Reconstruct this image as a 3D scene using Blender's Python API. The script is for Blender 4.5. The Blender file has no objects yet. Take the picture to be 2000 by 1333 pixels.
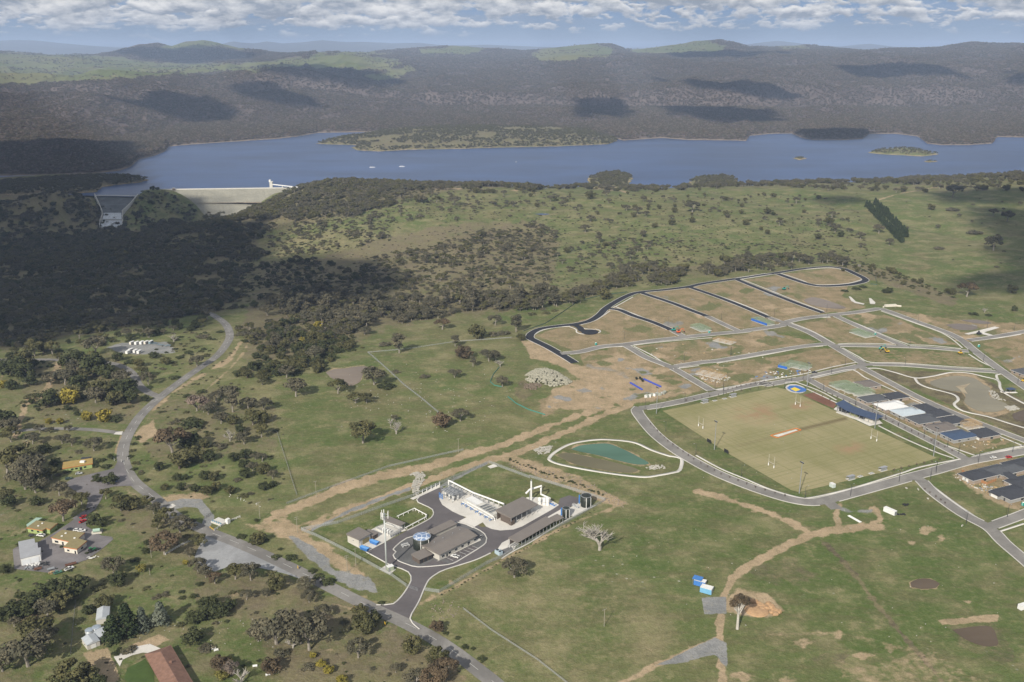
import bpy, bmesh, math, random
import numpy as np
from mathutils import Vector, Matrix
from mathutils.geometry import delaunay_2d_cdt
R = math.radians
SC = bpy.context.scene
COL = SC.collection

# ------------------------------------------------------------------ camera
F, HOR, CAMH = 1850.0, 90.0, 285.0          # focal length and horizon row for a 2000 x 1333 frame, height in metres
TH = math.atan((666.5 - HOR) / F)
cam_d = bpy.data.cameras.new("camera"); cam = bpy.data.objects.new("camera", cam_d); COL.objects.link(cam)
cam_d.sensor_width = 36.0; cam_d.lens = 36.0 * F / 2000.0
cam_d.clip_start = 1.0; cam_d.clip_end = 120000.0
cam.location = (0, 0, CAMH); cam.rotation_euler = (R(90) - TH, 0, 0)
SC.camera = cam

# ------------------------------------------------------------------ world, sun, exposure
SUN_AZ, SUN_EL = 204.0, 33.0                # compass angle of the sun, clockwise from +Y (away from the camera), and elevation
S_TO = Vector((math.sin(R(SUN_AZ)) * math.cos(R(SUN_EL)), math.cos(R(SUN_AZ)) * math.cos(R(SUN_EL)), math.sin(R(SUN_EL))))
SC.view_settings.view_transform = 'Standard'; SC.view_settings.look = 'None'
SC.view_settings.exposure = 0.52; SC.view_settings.gamma = 1.0
SC.cycles.use_denoising = True
SC.cycles.max_bounces = 6; SC.cycles.diffuse_bounces = 2; SC.cycles.glossy_bounces = 2; SC.cycles.transmission_bounces = 3
SC.cycles.volume_bounces = 0; SC.cycles.transparent_max_bounces = 24
sun_d = bpy.data.lights.new("sun", 'SUN'); sun = bpy.data.objects.new("sun", sun_d); COL.objects.link(sun)
sun_d.energy = 4.4; sun_d.angle = R(0.5); sun_d.color = (1.0, 0.93, 0.82)
sun.rotation_euler = (-S_TO).to_track_quat('-Z', 'Y').to_euler(); sun.location = (0, -200, 900)

class NT:
 """small helper for node trees"""
 def __init__(s, nt): s.nt = nt; s.L = nt.links
 def n(s, t, **kw):
  o = s.nt.nodes.new(t)
  for k, v in kw.items():
   if k.startswith('i_'):
    o.inputs[int(k[2:])].default_value = v
   else: setattr(o, k, v)
  return o
 def link(s, a, b): s.L.new(a, b)
 def setin(s, sock, v):
  if isinstance(v, bpy.types.NodeSocket): s.L.new(v, sock)
  else: sock.default_value = v
 def math(s, op, a, b=0.0, c=None, clamp=False):
  o = s.n('ShaderNodeMath', operation=op, use_clamp=clamp)
  s.setin(o.inputs[0], a); s.setin(o.inputs[1], b)
  if c is not None: s.setin(o.inputs[2], c)
  return o.outputs[0]
 def mix(s, f, a, b, mode='MIX'):
  o = s.n('ShaderNodeMix', data_type='RGBA', blend_type=mode)
  s.setin(o.inputs[0], f)
  for i, v in ((6, a), (7, b)):
   if isinstance(v, bpy.types.NodeSocket): s.L.new(v, o.inputs[i])
   else: o.inputs[i].default_value = (*v[:3], 1)
  return o.outputs[2]
 def noise(s, vec, scale, detail=4, rough=0.55, dist=0.0):
  o = s.n('ShaderNodeTexNoise'); o.inputs['Scale'].default_value = scale
  o.inputs['Detail'].default_value = detail; o.inputs['Roughness'].default_value = rough; o.inputs['Distortion'].default_value = dist
  if vec is not None: s.L.new(vec, o.inputs['Vector'])
  return o.outputs[0]
 def ramp(s, f, a, b):
  o = s.n('ShaderNodeMapRange', interpolation_type='SMOOTHSTEP'); s.setin(o.inputs[0], f)
  o.inputs[1].default_value = a; o.inputs[2].default_value = b
  return o.outputs[0]
 def attr(s, name): return s.n('ShaderNodeAttribute', attribute_name=name).outputs['Fac']
 def pos(s, scale=(1, 1, 1), rotz=0.0):
  g = s.n('ShaderNodeNewGeometry'); m = s.n('ShaderNodeMapping')
  m.inputs['Scale'].default_value = scale; m.inputs['Rotation'].default_value = (0, 0, rotz)
  s.L.new(g.outputs['Position'], m.inputs['Vector']); return m.outputs[0]

world = bpy.data.worlds.new("World"); SC.world = world; world.use_nodes = True
def build_world():
 nt = world.node_tree; nt.nodes.clear(); t = NT(nt)
 out = t.n('ShaderNodeOutputWorld'); bg = t.n('ShaderNodeBackground'); t.link(bg.outputs[0], out.inputs[0])
 sky = t.n('ShaderNodeTexSky', sky_type='NISHITA', sun_disc=False, sun_elevation=R(SUN_EL), sun_rotation=R(SUN_AZ), altitude=1000, air_density=1.0, dust_density=0.6, ozone_density=1.5)
 bg.inputs[1].default_value = 0.085
 # cumulus banks low over the horizon: azimuth and elevation of the view direction
 tc = t.n('ShaderNodeTexCoord'); sp = t.n('ShaderNodeSeparateXYZ'); t.link(tc.outputs['Generated'], sp.inputs[0])
 az = t.math('ARCTAN2', sp.outputs[0], sp.outputs[1]); el = t.math('ARCSINE', sp.outputs[2])
 el = t.math('MULTIPLY', el, 57.2958); az = t.math('MULTIPLY', az, 57.2958)
 def fld(de, sa, se, seed, d=7):
  cv = t.n('ShaderNodeCombineXYZ'); e2 = t.math('ADD', el, de); t.setin(cv.inputs[0], t.math('MULTIPLY', az, sa)); t.setin(cv.inputs[1], t.math('MULTIPLY', e2, se)); cv.inputs[2].default_value = seed
  return t.noise(cv.outputs[0], 1.0, d, 0.56, 0.15)
 c = t.mix(t.ramp(el, -0.3, 3.0), (2.5, 3.2, 4.1), (1.75, 2.75, 4.5)); c = t.mix(t.ramp(el, 4.0, 14.0), c, t.mix(1.0, sky.outputs[0], (0.50, 0.54, 0.62), 'MULTIPLY'))
 west = t.ramp(az, 6.0, -14.0)
 def cum(c, sa, se, seed, e0, e1, lo, hi, dl=0.16, gain=5.0):
  """a deck of cumulus: lumps of noise, lit on top, in their own shade below; cover grows from elevation e0 to e1"""
  n = fld(0.0, sa, se, seed); cover = t.ramp(el, e0, e1); thr = t.math('SUBTRACT', t.math('MULTIPLY_ADD', cover, lo - hi, hi), t.math('MULTIPLY', west, 0.06))
  m = t.ramp(t.math('SUBTRACT', n, thr), 0.0, 0.085)
  up = t.math('SUBTRACT', fld(-dl, sa, se, seed, 5), fld(dl, sa, se, seed, 5)); lit = t.math('ADD', t.math('MULTIPLY', up, gain), 0.42, clamp=True)
  lit = t.math('SUBTRACT', lit, t.math('MULTIPLY', t.ramp(t.math('SUBTRACT', n, thr), 0.10, 0.24), 0.22), clamp=True)
  return t.mix(t.math('MULTIPLY', m, t.ramp(el, -0.6, 1.7)), c, t.mix(lit, (2.6, 2.95, 3.55), (7.4, 7.3, 7.2)))
 deck = t.math('MULTIPLY', t.ramp(fld(0.0, 0.12, 1.1, 5.5, 6), 0.40, 0.60), t.math('MULTIPLY', t.ramp(el, 0.75, 1.5), t.math('MULTIPLY_ADD', west, 0.5, 0.25)))
 c = t.mix(deck, c, (3.1, 3.45, 4.05))
 c = cum(c, 0.95, 2.5, 3.3, 0.35, 1.2, 0.51, 0.70, 0.07, 2.6); c = cum(c, 0.52, 1.25, 17.7, 0.5, 1.5, 0.45, 0.66, 0.14, 3.2); c = cum(c, 0.40, 0.95, 29.1, 1.2, 2.3, 0.44, 0.64, 0.2, 3.4)
 t.link(c, bg.inputs[0])
build_world()

# ------------------------------------------------------------------ picture <-> place
def ratio(u, v):
 """direction of the sight line through a photograph pixel: (x per metre of y, z per metre of y)"""
 x = (np.asarray(u, float) - 1000.0) / F; y = -(np.asarray(v, float) - 666.5) / F
 fy = math.cos(TH) + y * math.sin(TH); fz = -math.sin(TH) + y * math.cos(TH)
 return x / fy, fz / fy
def unproj(u, v, z=0.0):
 rx, rz = ratio(u, v); y = (np.asarray(z, float) - CAMH) / rz
 return rx * y, y
def proj(X, Y, Z):
 dz = np.asarray(Z, float) - CAMH; d = Y * math.cos(TH) - dz * math.sin(TH); up = Y * math.sin(TH) + dz * math.cos(TH)
 return 1000.0 + F * X / d, 666.5 - F * up / d

def _hash(ix, iy, s):
 h = (ix.astype(np.int64) * 374761393 + iy.astype(np.int64) * 668265263 + s * 2147483647) & 0xFFFFFFFF
 h = ((h ^ (h >> 13)) * 1274126177) & 0xFFFFFFFF
 return ((h ^ (h >> 16)) & 0xFFFF) / 65535.0
def vnoise(x, y, s=0):
 x0 = np.floor(x); y0 = np.floor(y); fx = x - x0; fy = y - y0
 fx = fx * fx * (3 - 2 * fx); fy = fy * fy * (3 - 2 * fy)
 a = _hash(x0, y0, s); b = _hash(x0 + 1, y0, s); c = _hash(x0, y0 + 1, s); d = _hash(x0 + 1, y0 + 1, s)
 return (a * (1 - fx) + b * fx) * (1 - fy) + (c * (1 - fx) + d * fx) * fy
def fbm(x, y, s=0, o=4, ridged=False):
 r = 0; a = 0.5; tot = 0
 for i in range(o):
  n = vnoise(x, y, s + i * 17)
  if ridged: n = 1 - np.abs(2 * n - 1)
  r = r + a * n; tot += a; a *= 0.5; x = x * 2.03 + 11.3; y = y * 2.03 - 7.1
 return r / tot
def inpoly(U, V, poly):
 r = np.zeros(U.shape, bool); n = len(poly)
 for i in range(n):
  x1, y1 = poly[i]; x2, y2 = poly[(i + 1) % n]
  if y1 == y2: continue
  c = ((y1 > V) != (y2 > V)) & (U < (x2 - x1) * (V - y1) / (y2 - y1) + x1)
  r ^= c
 return r
def segdist(U, V, pts, closed=True):
 d = np.full(U.shape, 1e9); n = len(pts)
 for i in range(n if closed else n - 1):
  x1, y1 = pts[i]; x2, y2 = pts[(i + 1) % n]; dx, dy = x2 - x1, y2 - y1
  L = dx * dx + dy * dy + 1e-9
  t = np.clip(((U - x1) * dx + (V - y1) * dy) / L, 0, 1)
  d = np.minimum(d, np.hypot(U - x1 - t * dx, V - y1 - t * dy))
 return d
def sdist(U, V, poly):
 d = segdist(U, V, poly); return np.where(inpoly(U, V, poly), d, -d)

# ------------------------------------------------------------------ the lie of the land (metres; the playing field is height 0)
LAKE_Z = -50.0
CTRL = []
for uu in (-900, -400, 0, 400, 800, 1200, 1600, 2000, 2400, 2900):
 for vv in (1900, 1333, 1050, 880, 770): CTRL.append((uu, vv, 0))
for uu in (700, 1000, 1300, 1600, 1900): CTRL += [(uu, 820, 0), (uu, 950, 0), (uu, 720, 0)]
CTRL += [(-500, 690, -3), (0, 690, -5), (300, 690, -4), (600, 680, -3), (1200, 660, 0), (1450, 640, 0), (1700, 640, 0), (2000, 640, 0), (2500, 640, 0),
 (-500, 600, -30), (0, 600, -32), (250, 600, -30), (430, 610, -14), (620, 600, -14), (780, 600, -12), (900, 610, -8), (1000, 610, -6), (1150, 600, -1), (1350, 570, 0), (1600, 560, 0), (1680, 530, 0), (1860, 560, -5), (2000, 590, -2), (2500, 590, 0),
 (-500, 520, -62), (0, 520, -62), (200, 540, -62), (400, 540, -42), (560, 540, -26), (700, 530, -14), (900, 530, -6), (1100, 530, -5), (1300, 520, -4), (1500, 515, -3), (1700, 505, -2), (1850, 520, 0), (2000, 520, 2), (2500, 520, 2),
 (-500, 450, -86), (0, 450, -86), (215, 452, -104), (330, 452, -62), (420, 440, -46), (520, 420, -24), (600, 440, -14), (700, 430, 0), (850, 440, 1), (1000, 450, 0), (1200, 450, 2), (1400, 440, 4), (1600, 430, 2), (1760, 450, -3), (1900, 440, 3), (2000, 430, 4), (2500, 430, 6),
 (-500, 400, -80), (0, 400, -76), (120, 400, -72), (600, 385, -3), (700, 378, 4), (850, 378, 9), (1000, 378, 10), (1150, 378, 9), (1300, 382, 7), (1450, 385, 5), (1600, 375, 6), (1800, 355, 7), (2000, 348, 8), (2500, 345, 9),
 (-500, 370, -52), (0, 365, -47), (100, 366, -46)]
_c = np.array([(*[float(q) for q in unproj(u, v, z)], z) for u, v, z in CTRL])
_extra = [(-700, 2195, -112), (-745, 2150, -106), (-620, 2195, -106), (-530, 2262, -45), (-560, 2190, -72), (-838, 2218, -46), (-840, 2155, -68), (-825, 2095, -92), (-1060, 2215, -44), (-1020, 2130, -66),
          (-905, 2140, -82), (-890, 2060, -106), (-1150, 2120, -58), (-1180, 2010, -70), (-840, 1990, -104), (-430, 2100, -10), (-450, 2225, -38), (-380, 2310, -58),
          (-200, 2400, -75), (0, 2450, -70), (300, 2450, -70), (600, 2480, -66), (900, 2540, -66), (1200, 2600, -64), (1500, 2650, -62), (1900, 2700, -62), (2400, 2700, -60),
          (300, 3100, -90), (1200, 3200, -90), (-300, 3000, -90), (-900, 2600, -85), (-900, 3100, -90), (2200, 3300, -90), (-1400, 2250, -42), (-1900, 2300, -30)]
_c = np.vstack([_c, np.array(_extra, float)])
def _tps():
 P = _c[:, :2] / 1000.0; n = len(P)
 r2 = ((P[:, None] - P[None]) ** 2).sum(-1); K = 0.5 * r2 * np.log(r2 + 1e-12) + np.eye(n) * 2e-4
 A = np.zeros((n + 3, n + 3)); A[:n, :n] = K; A[:n, n] = 1; A[:n, n + 1:] = P; A[n:, :n] = A[:n, n:].T
 return np.linalg.solve(A, np.r_[_c[:, 2], 0, 0, 0]), P
_w, _P = _tps()
DAMS = []      # the dam foot and the gorge are cut after the fact: see carve()
def zfun(X, Y):
 X = np.asarray(X, float); Y = np.asarray(Y, float); sh = X.shape; x = X.ravel() / 1000; y = Y.ravel() / 1000
 z = _w[-3] + _w[-2] * x + _w[-1] * y
 for i in range(len(_P)):
  r2 = (x - _P[i, 0]) ** 2 + (y - _P[i, 1]) ** 2
  z += _w[i] * 0.5 * r2 * np.log(r2 + 1e-12)
 # ground the builders levelled is level; gullies and knolls grow with distance from it
 w = np.clip((y - 1.18) / 0.35, 0, 1) ; w = np.maximum(w, np.clip((-x - 0.12) / 0.4, 0, 1) * np.clip((y - 0.7) / 0.3, 0, 1))
 z = z + w * ((fbm(x * 4.0 + 3, y * 4.0, 5, 3) - 0.5) * 16 - fbm(x * 7 + y * 3, y * 2.5 - x, 9, 3, True) ** 3 * 7 + 2)
 return z.reshape(sh)
def G(u, v, dz=0.0):
 """the point of the ground seen at a photograph pixel"""
 u = np.asarray(u, float); v = np.asarray(v, float); z = np.zeros(np.broadcast(u, v).shape)
 for _ in range(14):
  X, Y = unproj(u, v, z); z = 0.4 * z + 0.6 * zfun(X, Y)
 X, Y = unproj(u, v, z)
 return X, Y, z + dz
def GP(pts, dz=0.0):
 a = np.array(pts, float); X, Y, Z = G(a[:, 0], a[:, 1], dz); return np.stack([X, Y, Z], 1)
def GZ(u, v, h):
 """the point h metres over the ground seen at a pixel (an eave, a roof corner)"""
 z = 0.0
 for _ in range(8):
  X, Y = unproj(u, v, z + h); z = float(zfun(X, Y))
 return Vector((float(X), float(Y), z))
def ME(name, verts, faces, mat=None, smooth=False):
 m = bpy.data.meshes.new(name)
 if isinstance(verts, np.ndarray):
  faces = np.asarray(faces, np.int32); k = faces.shape[1]
  m.vertices.add(len(verts)); m.vertices.foreach_set('co', verts.astype(np.float32).ravel())
  m.loops.add(faces.size); m.loops.foreach_set('vertex_index', faces.ravel())
  m.polygons.add(len(faces)); m.polygons.foreach_set('loop_start', np.arange(0, faces.size, k, dtype=np.int32))
  m.polygons.foreach_set('loop_total', np.full(len(faces), k, np.int32)); m.update(calc_edges=True)
 else:
  m.from_pydata([tuple(v) for v in verts], [], faces); m.update()
 if mat: m.materials.append(mat)
 if smooth: m.polygons.foreach_set('use_smooth', np.ones(len(m.polygons), bool))
 return m
def OB(name, mesh, parent=None, kind=None, label=None, cat=None, group=None, loc=None):
 o = bpy.data.objects.new(name, mesh); COL.objects.link(o)
 if parent: o.parent = parent
 if loc is not None: o.location = loc
 for k, v in (('kind', kind), ('label', label), ('category', cat), ('group', group)):
  if v: o[k] = v
 return o
def fattr(m, name, data):
 a = m.attributes.new(name, 'FLOAT', 'POINT'); a.data.foreach_set('value', np.asarray(data, np.float32).ravel())
MATS = {}
def mat(name, col=(0.5, 0.5, 0.5), rough=0.7, metal=0.0, var=0.0, scale=0.5, col2=None, spec=0.3, streak=None):
 """plain procedural paint/metal/stone with a little weathering noise"""
 if name in MATS: return MATS[name]
 m = bpy.data.materials.new(name); m.use_nodes = True; t = NT(m.node_tree); b = m.node_tree.nodes['Principled BSDF']
 b.inputs['Roughness'].default_value = rough; b.inputs['Metallic'].default_value = metal; b.inputs['Specular IOR Level'].default_value = spec
 if var or col2:
  v = t.pos((1, 1, 1)) if streak is None else t.pos(streak)
  f = t.ramp(t.noise(v, scale, 5, 0.65), 0.3, 0.7)
  c2 = col2 if col2 else tuple(c * (1 - var) for c in col)
  c = t.mix(f, c2, col); c = t.mix(t.math('MULTIPLY', t.noise(v, scale * 9, 3), 0.35), c, tuple(q * 0.6 for q in col))
  t.link(c, b.inputs['Base Color'])
 else: b.inputs['Base Color'].default_value = (*col, 1)
 MATS[name] = m; return m
# ------------------------------------------------------------------ ground covers, drawn where they lie on the land
COVER = {k: [] for k in ('weed', 'dirt', 'litter', 'lush', 'lot', 'gravel', 'soil', 'dry')}
def cov(k, poly, soft=3.0, amt=1.0, rag=3.0): COVER[k].append(('p', poly, soft, amt, rag))
def trk(k, line, w, soft=1.5, amt=1.0, rag=2.0): COVER[k].append(('l', line, w, soft, amt, rag))
# woodland floor, scrubby hillsides
cov('litter', [(-900, 330), (150, 345), (190, 400), (250, 450), (420, 425), (520, 430), (500, 500), (450, 560), (470, 600), (420, 612), (300, 630), (200, 650), (0, 690), (-900, 720)], 8, 0.75, 10)
cov('litter', [(590, 362), (690, 346), (900, 342), (1160, 348), (1160, 362), (1000, 366), (870, 378), (780, 395), (700, 420), (600, 440), (500, 452), (420, 430), (520, 395)], 6, 0.8, 8)
cov('litter', [(500, 560), (620, 500), (760, 462), (860, 440), (960, 430), (1060, 432), (1090, 470), (1090, 520), (1080, 560), (1000, 612), (880, 615), (760, 645), (690, 670), (600, 690), (480, 720), (470, 640)], 8, 0.8, 12)
cov('litter', [(1280, 362), (1400, 348), (1560, 343), (1750, 328), (2100, 325), (2100, 372), (1850, 376), (1700, 372), (1560, 368), (1420, 373)], 4, 0.55, 6)
cov('litter', [(1620, 508), (1700, 520), (1780, 545), (1880, 585), (1860, 600), (1740, 560), (1640, 530)], 3, 0.8, 5)
cov('litter', [(1060, 560), (1200, 530), (1320, 520), (1640, 500), (1700, 506), (1480, 526), (1290, 548), (1180, 572), (1080, 602)], 3, 0.6, 5)
cov('litter', [(310, 770), (420, 755), (540, 790), (545, 880), (470, 900), (300, 910), (270, 850)], 5, 0.6, 8)
cov('litter', [(60, 690), (230, 690), (280, 780), (260, 830), (90, 830), (40, 760)], 5, 0.7, 8)
cov('litter', [(-300, 840), (100, 860), (140, 960), (130, 1010), (0, 1020), (-300, 1040)], 6, 0.6, 10)
cov('litter', [(230, 970), (330, 1000), (400, 1040), (385, 1075), (290, 1075), (240, 1020)], 4, 0.7, 8)
cov('litter', [(380, 1110), (560, 1120), (720, 1190), (860, 1270), (930, 1345), (560, 1345), (480, 1220), (380, 1180)], 8, 0.75, 14)
cov('litter', [(-200, 1180), (160, 1140), (170, 1180), (100, 1260), (60, 1345), (-200, 1345)], 8, 0.6, 10)
cov('litter', [(440, 520), (600, 505), (720, 522), (770, 548), (700, 585), (560, 580), (440, 605)], 8, 0.7, 10)
cov('dry', [(430, 470), (620, 450), (860, 440), (960, 520), (700, 560), (500, 560)], 15, 0.7, 14)
cov('dry', [(700, 380), (900, 372), (1200, 372), (1600, 372), (1700, 450), (1300, 500), (1000, 430), (760, 440)], 15, 0.35, 20)
cov('dry', [(1700, 560), (1900, 580), (2100, 600), (2100, 380), (1900, 380), (1760, 470)], 15, 0.4, 20)
cov('dry', [(690, 640), (900, 650), (1000, 720), (850, 760), (700, 690)], 10, 0.3, 14)
cov('dry', [(450, 640), (520, 620), (640, 690), (470, 740), (330, 780), (380, 710)], 8, 0.5, 10)
cov('dry', [(800, 1200), (960, 1120), (1160, 1100), (1340, 1200), (1300, 1345), (960, 1345)], 20, 0.55, 25)
cov('dry', [(840, 1170), (960, 1080), (1090, 1060), (1100, 1110), (960, 1190)], 8, 0.6, 12)
# lush green paddocks and lawns
cov('lush', [(540, 760), (640, 740), (700, 800), (760, 860), (690, 900), (560, 880)], 20, 0.75, 14)
cov('lush', [(880, 940), (960, 905), (1085, 965), (1030, 975), (985, 990), (880, 946)], 2, 0.95, 2)
cov('lush', [(612, 1040), (700, 1000), (815, 965), (846, 1000), (842, 1012), (760, 1055), (716, 1078), (760, 1106), (735, 1112)], 2, 0.9, 3)
cov('lush', [(834, 1150), (935, 1098), (952, 1106), (870, 1152)], 2, 0.95, 2)
cov('lush', [(1000, 860), (1240, 800), (1400, 940), (1580, 1000), (1640, 1040), (1560, 1060), (1350, 1010), (1100, 990), (960, 890)], 10, 0.55, 14)
cov('lush', [(1170, 1010), (1360, 965), (1540, 1050), (1440, 1130), (1330, 1130), (1170, 1090)], 14, 0.95, 18)
cov('lush', [(1560, 1060), (1700, 1020), (1720, 970), (1800, 950), (2050, 1120), (2050, 1260), (1800, 1300), (1500, 1280), (1420, 1240), (1430, 1150)], 14, 0.85, 20)
cov('lush', [(1262, 805), (1300, 792), (1518, 754), (1540, 760), (1900, 905), (1560, 975), (1420, 925)], 3, 0.9, 3)
cov('lush', [(1800, 930), (1880, 915), (1990, 1000), (1940, 1022)], 5, 0.8, 6)
cov('lush', [(230, 1320), (262, 1285), (300, 1318), (300, 1345), (236, 1345)], 3, 1.0, 2)
cov('lush', [(310, 1225), (480, 1230), (640, 1290), (640, 1345), (380, 1345), (340, 1280)], 8, 0.6, 8)
cov('lush', [(175, 1030), (265, 1020), (285, 1060), (230, 1110), (160, 1130), (150, 1110), (200, 1070), (210, 1050)], 5, 0.6, 8)
cov('lush', [(20, 1035), (50, 1010), (60, 1050), (20, 1070), (0, 1110), (-100, 1110)], 4, 0.6, 6)
cov('lush', [(140, 1180), (200, 1170), (200, 1250), (150, 1260)], 5, 0.6, 6)
cov('lush', [(1020, 590), (1200, 560), (1240, 570), (1150, 625), (1060, 640), (1000, 650), (960, 630)], 6, 0.5, 8)
cov('lush', [(1680, 535), (1800, 550), (1900, 600), (2100, 620), (2100, 660), (1900, 630), (1790, 600), (1700, 560)], 6, 0.4, 8)
# brown building lots
cov('lot', [(1045, 655), (1095, 640), (1180, 610), (1250, 574), (1440, 548), (1630, 524), (1690, 545), (1660, 556), (1620, 610), (1530, 632), (1330, 657), (1130, 690)], 2, 1.0, 2)
cov('lot', [(1620, 560), (1640, 575), (1690, 600), (1640, 612), (1560, 600)], 2, 0.8, 3)
cov('lot', [(1240, 676), (1500, 648), (1600, 668), (1320, 714)], 2, 0.9, 3)
cov('lot', [(1330, 722), (1640, 678), (1672, 712), (1400, 758)], 2, 0.9, 3)
cov('lot', [(1545, 634), (1625, 620), (1760, 674), (1640, 670)], 2, 0.75, 4)
cov('lot', [(1645, 614), (1715, 608), (1880, 676), (1770, 672)], 2, 0.85, 3)
cov('lot', [(1650, 682), (1880, 688), (1930, 720), (1700, 708)], 2, 0.6, 4)
cov('lot', [(1740, 605), (1850, 622), (2100, 640), (2100, 760), (1990, 740), (1900, 668), (1800, 625)], 3, 0.9, 4)
cov('lot', [(1580, 740), (1680, 722), (2000, 855), (1895, 890)], 2, 0.75, 4)
cov('lot', [(1845, 920), (1890, 935), (1960, 985), (1990, 995), (2060, 960), (2060, 905), (1960, 890)], 4, 0.9, 5)
cov('dirt', [(1840, 918), (1870, 925), (1960, 970), (2000, 1000), (1960, 990), (1900, 960)], 4, 0.7, 6)
cov('soil', [(1690, 722), (1900, 728), (1960, 760), (2100, 830), (2100, 920), (1990, 852), (1850, 790)], 3, 0.85, 4)
# raw earth: works area, tracks
cov('dirt', [(1020, 668), (1044, 664), (1130, 715), (1240, 740), (1350, 765), (1240, 790), (1120, 800), (1060, 800), (1080, 760), (1130, 740), (1090, 715), (1035, 700)], 4, 1.0, 6)
cov('lot', [(1130, 692), (1220, 676), (1380, 762), (1250, 788), (1150, 730)], 3, 1.0, 4)
cov('dirt', [(1140, 700), (1220, 690), (1330, 760), (1230, 780)], 10, 0.75, 10)
cov('soil', [(1000, 760), (1024, 735), (1040, 770), (1020, 790)], 4, 0.8, 5)
cov('lot', [(1050, 782), (1090, 760), (1180, 760), (1200, 770), (1090, 800), (1060, 815)], 4, 0.8, 6)
trk('dirt', [(1240, 780), (1180, 795), (1080, 830), (1000, 862), (930, 885), (840, 908), (760, 925), (680, 945), (600, 980), (545, 1003), (520, 1020), (560, 1045), (610, 1030), (700, 990), (790, 955), (850, 935), (930, 905), (1010, 885), (1090, 850), (1230, 790)], 6, 2.5, 1.0, 4)
trk('dirt', [(535, 1005), (600, 985), (690, 948), (780, 925), (860, 905), (940, 880)], 7, 3, 1.0, 4)
trk('dirt', [(580, 1030), (640, 1008), (720, 980), (800, 955)], 5, 3, 0.8, 5)
cov('dirt', [(480, 1025), (560, 1010), (600, 1040), (660, 1080), (720, 1125), (700, 1150), (640, 1100), (580, 1060)], 6, 0.85, 8)
cov('dirt', [(310, 970), (380, 962), (420, 970), (350, 985), (330, 990)], 4, 0.9, 4)
cov('dirt', [(940, 892), (1010, 890), (1130, 930), (1230, 985), (1200, 990), (1090, 950), (990, 905)], 3, 0.75, 4)
trk('soil', [(990, 905), (1090, 945), (1200, 985)], 5, 2, 0.6, 4)
trk('dirt', [(820, 1180), (900, 1140), (1000, 1085), (1100, 1030), (1215, 985)], 3.5, 2, 0.7, 4)
trk('soil', [(860, 1180), (960, 1120), (1060, 1060)], 9, 6, 0.45, 8)
trk('dirt', [(1360, 960), (1420, 975), (1500, 1002), (1560, 1028), (1580, 1040)], 6, 3, 0.95, 4)
trk('dirt', [(1720, 1030), (1690, 1028), (1640, 1035), (1580, 1045), (1530, 1070), (1470, 1100), (1430, 1130), (1412, 1170), (1405, 1220), (1408, 1290), (1412, 1345)], 8, 3, 1.0, 4)
trk('dirt', [(1640, 1030), (1630, 1005), (1640, 990)], 6, 3, 0.9, 4); trk('dirt', [(1690, 1030), (1720, 1015), (1715, 1000), (1700, 995)], 6, 3, 0.9, 4)
cov('dirt', [(1395, 1190), (1440, 1150), (1500, 1160), (1535, 1195), (1500, 1205), (1450, 1205)], 6, 0.95, 5)
trk('dirt', [(1405, 1245), (1360, 1265), (1280, 1300), (1200, 1345)], 6, 3, 0.9, 4)
trk('soil', [(1605, 1055), (1660, 1110), (1720, 1190), (1780, 1260), (1840, 1330)], 5, 2.5, 0.9, 4)
trk('dirt', [(1780, 1270), (1700, 1250), (1620, 1235), (1500, 1240)], 5, 3, 0.5, 6)
cov('dirt', [(1630, 1300), (1720, 1290), (1800, 1270), (1900, 1320), (2000, 1345), (1640, 1345)], 10, 0.5, 18)
cov('dirt', [(1830, 1210), (1950, 1200), (1950, 1215), (1840, 1222)], 3, 0.9, 3)
cov('soil', [(1840, 1220), (1950, 1215), (1990, 1290), (1960, 1300), (1880, 1270)], 6, 0.6, 8)
cov('soil', [(1450, 1110), (1540, 1085), (1610, 1130), (1560, 1150), (1480, 1140)], 10, 0.6, 10)
cov('soil', [(1600, 1275), (1660, 1270), (1650, 1300), (1570, 1290)], 6, 0.6, 8)
for cu, cv_, rr in ((1690, 1280, 22), (1640, 1240, 18), (1570, 1255, 25), (1740, 1265, 20), (1450, 1320, 25), (1540, 1330, 20), (1780, 1060, 14), (1810, 1035, 24), (1840, 1050, 16), (880, 1140, 16), (600, 1215, 18), (1890, 1175, 14)):
 cov('dirt', [(cu - rr, cv_), (cu, cv_ - rr * 0.45), (cu + rr, cv_), (cu, cv_ + rr * 0.5)], 5, 0.7, 7)
trk('dirt', [(405, 760), (450, 720), (475, 690), (490, 660)], 2.5, 2, 0.7, 2); trk('dirt', [(300, 800), (340, 765), (400, 730), (450, 700), (470, 668)], 4, 2, 0.75, 4)
cov('dirt', [(255, 850), (300, 820), (310, 850), (275, 865)], 5, 0.9, 6); cov('dirt', [(235, 850), (243, 850), (228, 890), (222, 885)], 3, 0.8, 3)
trk('dirt', [(30, 850), (50, 790), (80, 770), (100, 745), (118, 710)], 7, 3, 0.85, 6); trk('dirt', [(60, 860), (20, 890)], 6, 4, 0.6, 6)
trk('dirt', [(250, 960), (300, 985), (400, 1035)], 6, 4, 0.5, 6); trk('dirt', [(600, 1165), (720, 1200), (860, 1290), (930, 1345)], 3, 3, 0.5, 6)
trk('dirt', [(480, 1075), (600, 1125), (720, 1175), (790, 1222), (870, 1258), (960, 1320)], 9, 5, 0.6, 6)
cov('dirt', [(160, 1275), (210, 1265), (235, 1320), (225, 1345), (200, 1345)], 5, 0.95, 5); cov('dirt', [(250, 1262), (310, 1240), (330, 1250), (300, 1265)], 3, 0.9, 3)
cov('dirt', [(440, 1070), (520, 1080), (580, 1110), (620, 1130), (560, 1100), (480, 1062)], 4, 0.6, 6)
trk('dirt', [(150, 990), (60, 1030), (0, 1050)], 8, 6, 0.5, 8)
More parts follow.
